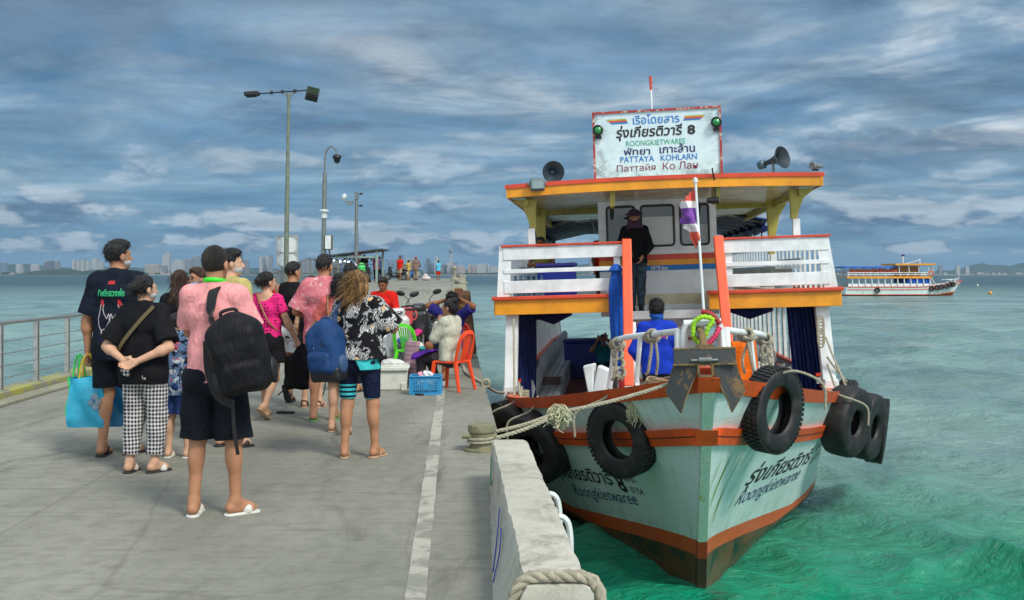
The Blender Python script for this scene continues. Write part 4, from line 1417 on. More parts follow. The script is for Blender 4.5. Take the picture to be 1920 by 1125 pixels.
def cloth_panel(name, m, parent, p0, p1, H, folds=9, depth=0.05, top_w=1.0, bot_w=1.0, lean=(0, 0), n=90, nz=20, seed=0, bulge=0.0):
 """hanging pleated sheet between p0 and p1 (top line), H metres long"""
 p0, p1 = Vector(p0), Vector(p1)
 d = (p1 - p0); nrm = Vector((d.y, -d.x, 0)).normalized()
 mid = (p0 + p1) / 2
 def f(u, v):
  w = top_w + (bot_w - top_w) * v
  base = mid + d * (u - 0.5) * w
  a = math.sin(u * folds * 6.283 + seed + 0.6 * math.sin(v * 3 + seed)) + 0.4 * math.sin(u * folds * 2.3 * 6.283 + 2 * seed)
  return base + nrm * (depth * a * (0.5 + 0.5 * v)) + Vector((lean[0] * v, lean[1] * v + bulge * math.sin(v * math.pi), -H * v))
 b = MB(); b.grid(f, n, nz)
 return b.build(name, m, parent, smooth=True, solid=0.006, auto=180)


def ferry():
 t = thing('ferry', 'white wooden passenger ferry with amber and red decks moored bow-on beside the pier', 'ferry', BOAT_LOC, rot=BOAT_ROT)
 make_hull(t)
 band('gunwale', t, -0.10, 0.035, 0.045, m_red, over=0.10)
 band('rub_rail', t, -0.56, -0.40, 0.05, m_red, y0=-1.05)
 band('rub_rail', t, -0.485, -0.475, 0.056, m_anti, y0=-1.05, stemcap=False)
 # stem post: pale green worn timber
 b = MB()
 zs = np.linspace(-0.5, 2.24, 30)
 for s0, s1, pr in ((-0.05, 0.05, 0.05),):
  P = []
  for z in zs:
   y = ystem(z) - pr
   w = 0.045 + 0.012 * max(0, z - 1.4)
   P += [(-w, y, z), (w, y, z), (w + 0.015, y + 0.12, z), (-w - 0.015, y + 0.12, z)]
  F = []
  for i in range(len(zs) - 1):
   for k in range(4):
    F.append((i * 4 + k, i * 4 + (k + 1) % 4, (i + 1) * 4 + (k + 1) % 4, (i + 1) * 4 + k))
  b.add(P, F)
 def stem_paint(g, co, bb):
  x, y, z = g.xyz(co)
  n2 = g.noise(co, 9.0, 8, 0.75, 0.5)
  c = g.mix(g.ss(n2, 0.4, 0.6), (0.40, 0.60, 0.46), (0.50, 0.66, 0.60))
  c = g.mix(g.ss(n2, 0.57, 0.63), c, (0.36, 0.38, 0.06))
  c = g.mix(g.ss(n2, 0.64, 0.68), c, (0.06, 0.035, 0.015))
  c = g.mix(g.m('LESS_THAN', z, 0.56), c, (0.36, 0.05, 0.012))
  return g.mix(g.m('LESS_THAN', z, 0.36), c, (0.05, 0.03, 0.015))
 b.build('stem_post', mat('stem_paint', None, rough=0.6, build=stem_paint), t)
 # foredeck and main deck inside the bulwarks
 for nm, y0, y1, z, m in (('foredeck', -0.55, 5.0, 1.22, m_floor), ('main_deck', 5.0, 19.4, 0.93, m_floor)):
  V = []; n = 40
  for j in range(n + 1):
   y = y0 + (y1 - y0) * j / n
   h = max(0.02, half(y, z) - 0.05)
   V += [(-h, y, z), (h, y, z)]
  mesh_np(nm, V, [(2 * j, 2 * j + 1, 2 * j + 3, 2 * j + 2) for j in range(n)], smooth=False, material=m, parent=t)
 # inner bulwark skin
 V = []; F = []; n = 60
 b = MB()
 for side in (-1, 1):
  V = []
  for j in range(n + 1):
   y = -0.25 + 19.4 * j / n
   V += [(side * max(0.01, half(y, 0.95) - 0.06), y, 0.9), (side * max(0.01, half(y, sheer(y)) - 0.07), y, sheer(y) - 0.02)]
  b.add(V, [(2 * j, 2 * j + 1, 2 * j + 3, 2 * j + 2) for j in range(n)])
 b.build('inner_bulwark', m_bw, t)
 # writing on both bows
 THAI = 'รุ่งเกียรติวารี'
 hull_text(t, THAI, 1, 0.50, 3.1, 0.86, 1.17, m_ink, 0.014, 0.30, -0.25)
 hull_text(t, 'Roongkietwaree', 1, 0.48, 2.8, 0.66, 0.88, m_fadedblue, 0.0, 0.40, -0.18)
 hull_text(t, '55-67-', 1, 3.25, 3.9, 0.78, 0.88, m_ink, 0.0, 0.2)
 hull_text(t, '01154', 1, 3.25, 3.9, 0.62, 0.72, m_ink, 0.0, 0.2)
 hull_text(t, THAI, -1, 3.0, 1.22, 0.50, 0.76, m_ink, 0.014, 0.30, 0.24)
 hull_text(t, '8', -1, 1.17, 0.98, 0.75, 0.96, m_ink, 0.03, 0.1)
 hull_text(t, '55-67-', -1, 0.92, 0.62, 0.91, 1.0, m_ink, 0.0, 0.1, 0.03)
 hull_text(t, '01154', -1, 0.90, 0.63, 0.78, 0.86, m_ink, 0.0, 0.1, 0.03)
 hull_text(t, 'Roongkietwaree', -1, 2.7, 0.90, 0.32, 0.52, m_fadedblue, 0.0, 0.35, 0.27)

 # ---------------- lower deck: side posts, bench backs, ceiling
 ZD = 2.92          # top of the upper deck
 for side in (-1, 1):
  k = 0
  for y in np.arange(5.75, 18.6, 0.62):
   hx = min(2.42, half(y, 1.3) - 0.07)
   p = MB(); p.bar((side * hx, y, 1.2), (side * (2.40 if k else 2.40), y, ZD - 0.25), 0.10, 0.055, up=(1, 0, 0)); p.build('post', m_bw, t, bevel=0.004, seg=1)
   k += 1
  # corner post, wide and leaning
  p = MB(); p.bar((side * (half(5.3, 1.3) - 0.0), 5.15, 1.05), (side * 2.40, 5.4, ZD - 0.24), 0.20, 0.14, up=(0, 1, 0)); p.build('corner_post', m_bw, t, bevel=0.008)
  p = MB(); p.box((side * (half(5.1, 1.3) + 0.0), 5.05, 1.42), (0.24, 0.16, 0.30), taper=0.85); p.build('bitt', m_bw, t, bevel=0.02)
  # red capped back rail and grey backrest frames
  V = [(side * (min(2.42, half(y, 1.3) - 0.07) - 0.05), y, 1.58) for y in np.arange(5.6, 18.7, 1.0)]
  p = MB(); [p.bar(a, c, 0.09, 0.05) for a, c in zip(V[:-1], V[1:])]; p.build('back_rail', m_redt, t)
  p = MB(); [p.bar((a[0], a[1], a[2] - 0.09), (c[0], c[1], c[2] - 0.09), 0.07, 0.10) for a, c in zip(V[:-1], V[1:])]; p.build('rail_board', m_benchg, t)
 # benches along the sides
 for side in (-1, 1):
  for (y0, y1, z, xi) in ((5.9, 8.4, 1.18, 2.28), (8.8, 13.6, 1.33, 2.28), (14.0, 18.4, 1.33, 2.24)):
   b = MB()
   for q in range(4):
    b.box((side * (xi - 0.10 - q * 0.115), (y0 + y1) / 2, z), (0.10, y1 - y0, 0.035))
   b.box((side * (xi - 0.49), (y0 + y1) / 2, z - 0.04), (0.035, y1 - y0, 0.09))
   o = b.build('bench_seat', m_benchg, t, bevel=0.006)
   y = y0 + 0.15
   while y < y1:
    l = MB(); l.bar((side * (xi - 0.46), y, 0.93), (side * (xi - 0.46), y, z - 0.02), 0.06, 0.06); l.build('bench_leg', m_benchg, t)
    s = MB(); s.prism([(0, 0), (0.10, 0.0), (0.16, 0.22), (0.12, 0.36), (0.04, 0.38), (0, 0.2)], 0.05, TM((side * (xi + 0.0), y, z)) @ Matrix.Scale(-side, 4, (1, 0, 0))); s.build('bench_bracket', m_benchg, t, bevel=0.008)
    y += 0.62
 # upper deck: two front wings and the deck behind
 for side in (-1, 1):
  b = MB(); b.box((side * 1.66, 6.05, ZD - 0.13), (1.92, 1.7, 0.20)); b.build('deck_wing', m_ceil, t)
  b = MB(); b.box((side * 1.66, 5.175, ZD - 0.14), (1.98, 0.05, 0.23)); b.box((side * 2.645, 6.05, ZD - 0.14), (0.05, 1.7, 0.23)); b.build('fascia', m_orange, t, bevel=0.006)
  b = MB(); b.box((side * 1.66, 5.16, ZD + 0.005), (2.04, 0.12, 0.055)); b.box((side * 2.655, 6.05, ZD + 0.005), (0.10, 1.7, 0.055)); b.build('fascia_cap', m_redt, t, bevel=0.008)
  # long side fascia aft
  b = MB(); b.box((side * 2.60, 13.0, ZD - 0.14), (0.05, 12.0, 0.22)); b.build('fascia', m_orange, t)
  b = MB(); b.box((side * 2.60, 13.0, ZD + 0.0), (0.10, 12.0, 0.05)); b.build('fascia_cap', m_redt, t)
  # front rail of white planks
  x0, x1 = (-0.62, -2.50) if side < 0 else (0.92, 2.50)
  for (z0, z1) in ((0.605, 0.80), (0.395, 0.46), (0.08, 0.275)):
   b = MB(); b.box(((x0 + x1) / 2, 5.22, ZD + (z0 + z1) / 2), (abs(x1 - x0), 0.035, z1 - z0)); b.build('rail_plank', m_bw, t, bevel=0.004, seg=1)
  b = MB(); b.box(((x0 + x1) / 2, 5.22, ZD + 0.825), (abs(x1 - x0) + 0.06, 0.09, 0.035)); b.build('rail_cap', m_redt, t, bevel=0.006)
  b = MB(); b.bar((side * 2.52, 5.24, ZD + 0.02), (side * (2.40 if side > 0 else 2.46), 5.24, ZD + 0.82), 0.20, 0.045, up=(0, 1, 0)); b.build('rail_end_board', m_bw, t, bevel=0.004)
  b = MB(); b.box((-0.72 if side < 0 else 1.0, 5.26, ZD + 0.40), (0.10, 0.04, 0.80)); b.build('rail_post', m_bw, t)
  # vermilion raking pole down to the foredeck
  xt, xb, xe = (-0.56, -0.61, -0.58) if side < 0 else (0.84, 0.85, 0.88); top = Vector((xt, 5.18, ZD + 0.86)); bot = Vector((xb, 4.1, 1.62)); e = Vector((xe, 3.95, 1.22))
  b = MB(); b.bar(top, bot, 0.145, 0.10, up=(0, 1, 0)); b.build('raking_pole', m_pole, t, bevel=0.015)
  b = MB(); b.bar(bot, e, 0.145, 0.10, up=(0, 1, 0)); b.bar((xe - side * 0.10, 4.2, 1.22), (xt - side * 0.06, 5.0, 2.5), 0.07, 0.06, up=(0, 1, 0)); b.build('pole_foot', m_bw, t, bevel=0.01)
  # upper side rail: bars and sloping rail
  y = 5.6
  bars = MB()
  while y < 18.8:
   bars.bar((side * 2.45, y, ZD), (side * 2.45, y, ZD + 0.78), 0.035, 0.035); y += 0.42
  bars.build('side_bars', m_bw, t)
  b = MB(); b.tube([(side * 2.45, 5.3, ZD + 0.80), (side * 2.45, 18.8, ZD + 0.80)], 0.035, 8); b.build('side_rail', m_bw, t)
  b = MB(); b.box((side * 2.38, 12.5, ZD + 0.47), (0.05, 11.5, 0.08)); b.build('bench_back', m_benchg, t)
  b = MB(); b.box((side * 2.15, 12.5, ZD + 0.36), (0.42, 11.5, 0.05)); b.build('bench_seat', m_benchg, t)
  for yy in np.arange(7.2, 18, 1.7):
   b = MB(); b.bar((side * 2.15, yy, ZD), (side * 2.15, yy, ZD + 0.34), 0.3, 0.05, up=(0, 1, 0)); b.build('bench_leg', m_benchg, t)
 b = MB(); b.box((0, 13.0, ZD - 0.12), (5.14, 12.1, 0.18)); b.build('upper_deck', m_ceil, t)
 b = MB()
 for y in np.arange(7.3, 18.5, 0.9): b.box((0, y, ZD - 0.26), (4.9, 0.08, 0.10))
 b.build('deck_beam', m_ceil, t)
 for y in (7.6, 11.2, 14.8, 18.2):
  for x in (-0.75, 0.75):
   b = MB(); b.box((x, y, 1.8), (0.12, 0.12, 1.9)); b.build('deck_pillar', m_benchg, t)

 # ---------------- wheelhouse
 YW = 7.0
 b = MB()
 # front wall with three window openings, built as bars round them
 wins = [(-0.86, -0.38), (-0.27, 0.29), (0.40, 0.88)]
 zb, zt = ZD + 0.80, ZD + 1.50
 top = ZD + 1.66
 b.box((0, YW, (ZD - 0.4 + zb) / 2), (2.02, 0.06, zb - ZD + 0.4))
 b.box((0, YW, (zt + top) / 2), (2.02, 0.06, top - zt))
 xs = [-1.01] + [v for w in wins for v in w] + [1.01]
 for a, c in zip(xs[0::2], xs[1::2]): b.box(((a + c) / 2, YW, (zb + zt) / 2), (c - a, 0.06, zt - zb))
 for side in (-1, 1):
  b.box((side * 0.98, YW + 0.95, (ZD + zb) / 2), (0.06, 1.84, zb - ZD)); b.box((side * 0.98, YW + 0.95, (zt + top) / 2), (0.06, 1.84, top - zt))
  for yy in (YW + 0.1, YW + 0.95, YW + 1.82): b.box((side * 0.98, yy, (zb + zt) / 2), (0.06, 0.12, zt - zb))
 b.box((0, YW + 1.9, ZD + 0.8), (1.9, 0.05, 1.6))
 b.build('wheelhouse', m_bw, t)
 for (a, c) in wins:
  fr = MB(); q = 0.028
  rr = 0.06
  # rounded rubber frame
  P = []
  for (cx, cz, a0) in ((c - rr, zt - rr, 0), (a + rr, zt - rr, 90), (a + rr, zb + rr, 180), (c - rr, zb + rr, 270)):
   for k in range(6):
    an = R(a0 + 18 * k); P.append((cx + rr * math.cos(an), YW - 0.035, cz + rr * math.sin(an)))
  fr.tube(P, 0.018, 6, closed=True)
  o = fr.build('window', m_black, t, smooth=True)
  g = MB(); g.box(((a + c) / 2, YW + 0.0, (zb + zt) / 2), (c - a, 0.012, zt - zb)); g.build('pane', mat('cabin_glass', (0.04, 0.05, 0.05), rough=0.04, spec=0.8, var=0.1), o)
  hs = {0: 0.0, 1: 0.72, 2: 0.50}[wins.index((a, c))]
  if hs:
   l = MB(); l.box(((a + c) / 2, YW - 0.014, zb + (zt - zb) * hs / 2), (c - a - 0.02, 0.008, (zt - zb) * hs)); l.build('screen', mat('pale_screen', (0.55, 0.58, 0.54), rough=0.15, var=0.15, vscale=2) if hs > 0.6 else mat('dull_screen', (0.26, 0.29, 0.29), rough=0.15, var=0.3, vscale=2), o)
 for z0, z1, m in ((0.56, 0.655, m_redt), (0.465, 0.56, m_orange), (0.375, 0.465, m_blue)):
  s = MB(); s.box((0, YW - 0.036, ZD + (z0 + z1) / 2), (2.03, 0.012, z1 - z0 - 0.002)); s.build('stripe', m, t)
 s = MB(); s.box((0, YW - 0.05, ZD + 0.76), (2.06, 0.05, 0.03)); s.build('sill', m_bw, t)
 s = MB(); s.box((0.12, YW - 0.036, ZD + 0.05), (0.95, 0.012, 0.56)); s.build('patch_panel', mat('bright_white_panel', (0.74, 0.76, 0.78), rough=0.5, var=0.05), t)
 V, F = text_mesh('ซีวีระ', 1, 0.02, width=0.30, height=0.07)
 mesh_np('lettering', [(0.02 + v[0], YW - 0.046, ZD + 0.385 + v[1]) for v in V], F, smooth=False, material=m_bw, parent=t)
 # cabin front under the wheelhouse: boarded with red-brown battens
 b = MB(); b.box((0, YW - 0.1, 1.75), (1.5, 0.05, 1.75)); b.build('cabin_front', m_bw, t)
 for z in (1.42, 1.78, 2.12, 2.32, 2.50):
  s = MB(); s.box((0, YW - 0.17, z), (1.5, 0.10, 0.045)); s.build('batten', m_bw if z > 2.2 and z < 2.4 else mat('brown_red_batten', (0.30, 0.10, 0.06), rough=0.6, var=0.3), t, bevel=0.006)
 for x in (-0.74, 0.0, 0.74):
  s = MB(); s.box((x, YW - 0.15, 1.8), (0.05, 0.06, 1.55)); s.build('stile', m_bw, t, bevel=0.006)
 s = MB(); s.box((0, YW - 0.45, ZD - 0.36), (1.45, 0.6, 0.05)); s.box((0, YW - 0.76, ZD - 0.36), (1.45, 0.03, 0.14)); s.build('step', m_bw, t, bevel=0.01)

 # ---------------- roof
 ZR = 4.72
 def roof_pt(u, v, dz):
  y = 4.95 + 6.6 * v
  x = (u * 2 - 1) * (2.36 - 0.10 * v)
  return (x, y, ZR + dz - 0.05 * abs(u * 2 - 1) ** 2 * 1.0 - 0.35 * v * 0.3)
 b = MB(); n = 20
 top_ = [roof_pt(i / n, j / 8, 0.0) for j in range(9) for i in range(n + 1)]
 bot_ = [roof_pt(i / n, j / 8, -0.17) for j in range(9) for i in range(n + 1)]
 F = []
 for j in range(8):
  for i in range(n):
   q = (j * (n + 1) + i, j * (n + 1) + i + 1, (j + 1) * (n + 1) + i + 1, (j + 1) * (n + 1) + i)
   F.append(q); F.append(tuple(k + len(top_) for k in q[::-1]))
 b.add(top_ + bot_, F); b.build('roof', m_ceil, t)
 b = MB(); c = MB()
 for i in range(n):
  for bb, z0, z1, off in ((b, -0.185, -0.05, -0.03), (c, -0.048, 0.015, -0.05)):
   p0, p1 = roof_pt(i / n, 0, 0), roof_pt((i + 1) / n, 0, 0)
   bb.add([(p0[0], p0[1] + off, p0[2] + z0), (p1[0], p1[1] + off, p1[2] + z0), (p1[0], p1[1] + off, p1[2] + z1), (p0[0], p0[1] + off, p0[2] + z1),
     (p0[0], p0[1] + 0.02, p0[2] + z0), (p1[0], p1[1] + 0.02, p1[2] + z0), (p1[0], p1[1] + 0.02, p1[2] + z1), (p0[0], p0[1] + 0.02, p0[2] + z1)], [(0, 1, 2, 3), (3, 2, 6, 7), (0, 4, 5, 1), (4, 7, 6, 5)])
 for side in (0, 1):
  for j in range(8):
   for bb, z0, z1, off in ((b, -0.185, -0.05, 0.03), (c, -0.048, 0.015, 0.05)):
    p0, p1 = roof_pt(side, j / 8, 0), roof_pt(side, (j + 1) / 8, 0)
    sgn = 1 if side else -1
    A = [(p0[0] + sgn * off, p0[1] - (0.03 if j == 0 else 0), p0[2] + z0), (p1[0] + sgn * off, p1[1], p1[2] + z0), (p1[0] + sgn * off, p1[1], p1[2] + z1), (p0[0] + sgn * off, p0[1] - (0.03 if j == 0 else 0), p0[2] + z1)]
    B = [(p0[0] - sgn * 0.01, q[1], q[2]) for q in A]
    bb.add(A + B, [(0, 1, 2, 3), (3, 2, 6, 7), (0, 4, 5, 1), (0, 3, 7, 4), (1, 5, 6, 2)])
 b.build('roof_fascia', m_orange, t); c.build('roof_edge', m_redt, t)
 # yellow knee brackets at the corners, second pair aft, small ones by the wheelhouse
 for side in (-1, 1):
  for (yy, zlow) in ((5.35, ZD + 0.80), (7.6, ZD + 0.3)):
   kb = MB()
   out = [(0, 0), (0.10, 0.0), (0.13, 0.35), (0.20, 0.75), (0.33, 0.98), (0.36, 1.08), (0.30, 1.08), (-0.02, 1.08), (0, 0.5)]
   H = (ZR - 0.25 - zlow - 0.0) / 1.08
   zz0 = zlow if yy < 6 else zlow
   kb.prism([(x - 0.05, z * (ZR - 0.24 - zz0 - 0.3) / 1.08 + 0.3) for x, z in out], 0.09, TM((side * 2.02, yy, zz0)) @ Matrix.Scale(side, 4, (1, 0, 0)))
   kb.build('knee_bracket', m_yel, t, bevel=0.01)
   kb = MB(); kb.box((side * 2.05, yy, zz0 - 0.1 + 0.2), (0.11, 0.09, 0.40)); kb.build('bracket_post', m_bw, t, bevel=0.008)
  kb = MB(); kb.bar((side * 2.12, 5.2, ZR - 0.30), (side * 2.08, 11.4, ZR - 0.36), 0.07, 0.10); kb.build('roof_beam', m_yel, t)
  kb = MB(); kb.prism([(0, 0), (0.07, 0), (0.09, 0.25), (0, 0.25)], 0.5, TM((side * 0.80, 5.35, ZR - 0.42))); kb.build('roof_knee', m_yel, t, bevel=0.008)
 kb = MB(); kb.box((0, 8.2, ZR - 0.27), (4.3, 0.10, 0.12)); kb.build('roof_cross_beam', m_yel, t)
 # dark canopy aft on a tube frame
 fr = MB()
 for y in np.arange(11.2, 18.6, 1.15):
  fr.tube([(-2.4, y, ZD + 0.8), (-2.4, y, ZD + 1.35), (-1.5, y, ZD + 1.52), (1.5, y, ZD + 1.52), (2.4, y, ZD + 1.35), (2.4, y, ZD + 0.8)], 0.022, 6)
 for x in (-2.4, -1.2, 0, 1.2, 2.4): fr.tube([(x, 11.0, ZD + (1.52 if abs(x) < 2 else 1.35)), (x, 18.6, ZD + (1.52 if abs(x) < 2 else 1.35))], 0.02, 6)
 fr.build('canopy_frame', m_galv, t)
 cp = MB()
 def cpt(u, v):
  x = (u * 2 - 1) * 2.55
  z = ZD + 1.58 - 0.22 * max(0, abs(x) - 1.4) / 1.1 + 0.05 * math.sin(v * 40)
  return (x, 10.9 + 7.8 * v, z)
 cp.grid(cpt, 16, 60); cp.build('canopy', m_tarp_d, t, smooth=True, solid=0.02)
 # rolled side sheets (dark bundle) under the canopy edges
 for side in (-1, 1):
  rb = MB(); rb.tube([(side * 2.42, y, ZD + 1.22 + 0.03 * math.sin(y * 5)) for y in np.arange(10.9, 18.6, 0.25)], [0.09 + 0.025 * math.sin(y * 9) for y in np.arange(10.9, 18.6, 0.25)], 8); rb.build('rolled_sheet', m_tarp_d, t, smooth=True)
 # curtains of the lower deck
 cloth_panel('side_curtain', m_tarp_d, t, (-2.42, 5.55, ZD - 0.24), (-2.1, 6.3, ZD - 0.24), 1.45, 5, 0.05, 1.0, 0.75, (0.0, 0), seed=1)
 cloth_panel('side_curtain', m_tarp_d, t, (1.88, 5.55, ZD - 0.24), (2.42, 5.7, ZD - 0.24), 1.55, 8, 0.045, 0.95, 1.0, (0.10, 0), seed=2)
 b = MB(); b.tube([(1.05, 5.7, ZD - 0.27), (1.35, 5.7, ZD - 0.34), (1.7, 5.7, ZD - 0.27)], [0.06, 0.11, 0.06], 8); b.build('rolled_sheet', m_tarp_d, t, smooth=True)
 b = MB(); b.tube([(-2.2, 6.3, ZD - 0.27), (-1.8, 6.3, ZD - 0.36), (-1.5, 6.3, ZD - 0.27)], [0.06, 0.12, 0.06], 8); b.build('rolled_sheet', m_tarp_d, t, smooth=True)
 return t, ZD, ZR
FERRY, ZD, ZR = ferry()


def put(o, p, rz=0.0):
 """place a free-standing thing at a boat-local point, sharing the boat's heel"""
 o.location = bw(p)
 o.rotation_euler = (BOAT_M.to_3x3() @ Euler((0, 0, rz)).to_matrix()).to_euler()
 return o


put_ = put


def sign_board():
 t = put(thing('sign_board', 'hand-painted white name board with a rusty red frame on the ferry roof', 'sign', (0, 0, 0)), (-0.02, 5.75, ZR + 0.03), R(-3))
 W, H = 1.98, 1.10
 def bp(g, co, b):
  n = g.noise(co, 3.0, 9, 0.75, 0.8); n2 = g.noise(co, 12.0, 6, 0.7)
  x, y, z = g.xyz(co)
  c = g.mix(g.ss(n2, 0.3, 0.7), (0.50, 0.64, 0.69), (0.60, 0.72, 0.75))
  edge = g.m('MAXIMUM', g.ss(g.m('ABSOLUTE', x), 0.62, 1.0), g.m('SUBTRACT', 1.0, g.ss(z, 0.02, 0.3)))
  return g.mix(g.m('MULTIPLY', g.ss(n, 0.46, 0.58), g.m('MULTIPLY', edge, 0.75)), c, (0.17, 0.21, 0.23))
 b = MB(); b.box((0, 0, H / 2), (W, 0.03, H)); b.build('board', mat('sign_white', None, rough=0.5, build=bp), t)
 m_fr = worn_paint('rusty_red_frame', (0.36, 0.03, 0.025), (0.5, 0.45, 0.35), amt=0.9, sc=11, thr=0.52)
 b = MB(); b.box((0, -0.01, H + 0.012), (W + 0.07, 0.06, 0.035)); b.box((-W / 2 - 0.015, -0.01, H / 2 - 0.01), (0.035, 0.06, H)); b.box((W / 2 + 0.015, -0.01, H / 2 - 0.01), (0.035, 0.06, H)); b.build('board_frame', m_fr, t)
 def ln(body, cx, z0, w, h, m, bold=0.0, shear=0.0):
  V, F = text_mesh(body, 1, bold, shear, width=w, height=h)
  mesh_np('lettering', [(cx + v[0], -0.021, z0 + v[1]) for v in V], F, smooth=False, material=m, parent=t)
 ln('เรือโดยสาร', 0.0, 0.90, 0.74, 0.155, m_blue, 0.008)
 ln('รุ่งเกียรติวารี', -0.12, 0.64, 1.06, 0.25, m_ink, 0.022, 0.15)
 ln('8', 0.55, 0.695, 0.125, 0.155, m_ink, 0.04)
 ln('ROONGKIETWAREE', -0.02, 0.555, 0.94, 0.085, m_grn, 0.0)
 ln('พัทยา', -0.32, 0.41, 0.42, 0.12, m_navy, 0.016)
 ln('เกาะล้าน', 0.32, 0.415, 0.56, 0.15, m_navy, 0.016)
 ln('PATTAYA', -0.32, 0.295, 0.54, 0.095, m_blue, 0.006)
 ln('KOHLARN', 0.34, 0.295, 0.57, 0.095, m_blue, 0.006)
 ln('Паттайя', -0.34, 0.15, 0.62, 0.11, m_mar, 0.0)
 ln('Ко Лан', 0.36, 0.15, 0.55, 0.12, m_mar, 0.0)
 for cx, sh in ((-0.62, 1), (0.60, -1)):
  for k, m in enumerate((m_blue, m_redt, m_yel)):
   s = MB(); z = 0.925 + k * 0.026
   l = 0.27 + 0.02 * k; o = (0.02 * (2 - k)) * sh
   s.add([(cx - l / 2 + o + sh * 0.0, -0.022, z), (cx + l / 2 + o, -0.022, z), (cx + l / 2 + o - sh * 0.02, -0.022, z + 0.024), (cx - l / 2 + o - sh * 0.02, -0.022, z + 0.024)], [(0, 1, 2, 3)])
   s.build('stripe', m, t)
 for x in (-0.8, 0.8):
  b = MB(); b.bar((x, 0.03, 0.0), (x, 0.7, 0.0), 0.04, 0.04); b.bar((x, 0.03, 0.95), (x, 0.7, 0.02), 0.035, 0.035); b.build('brace', m_galv, t)
 # round green lamps at its upper corners
 for x, z, lab in ((-0.93, 0.83, 'round green signal lamp at the pier-side edge of the roof name board'), (0.94, 0.86, 'round green signal lamp at the seaward edge of the roof name board')):
  q = put(thing('signal_lamp', lab, 'lamp', (0, 0, 0), group=None), (0, 0, 0))
  q.matrix_world = t.matrix_basis @ Matrix.Translation((x, -0.07, z))
  q.location, q.rotation_euler = (t.matrix_basis @ Matrix.Translation((x, -0.07, z))).to_translation(), t.rotation_euler
  b = MB(); b.lathe([(0.07, 0.06), (0.085, 0.0), (0.085, -0.05), (0.07, -0.06), (0.062, -0.04)], 20, TM((0, 0, 0), (R(90), 0, 0)) @ Matrix.Scale(-1, 4, (0, 0, 1))); b.box((0, 0.03, -0.11), (0.10, 0.05, 0.05)); b.build('housing', m_black, q, smooth=True)
  b = MB(); b.lathe([(0.065, 0.035), (0.045, 0.055), (0, 0.065)], 18, TM((0, 0, 0), (R(90), 0, 0))); b.build('lens', mat('green_glass', (0.01, 0.22, 0.05), rough=0.08, spec=0.9), q, smooth=True)
sign_board()


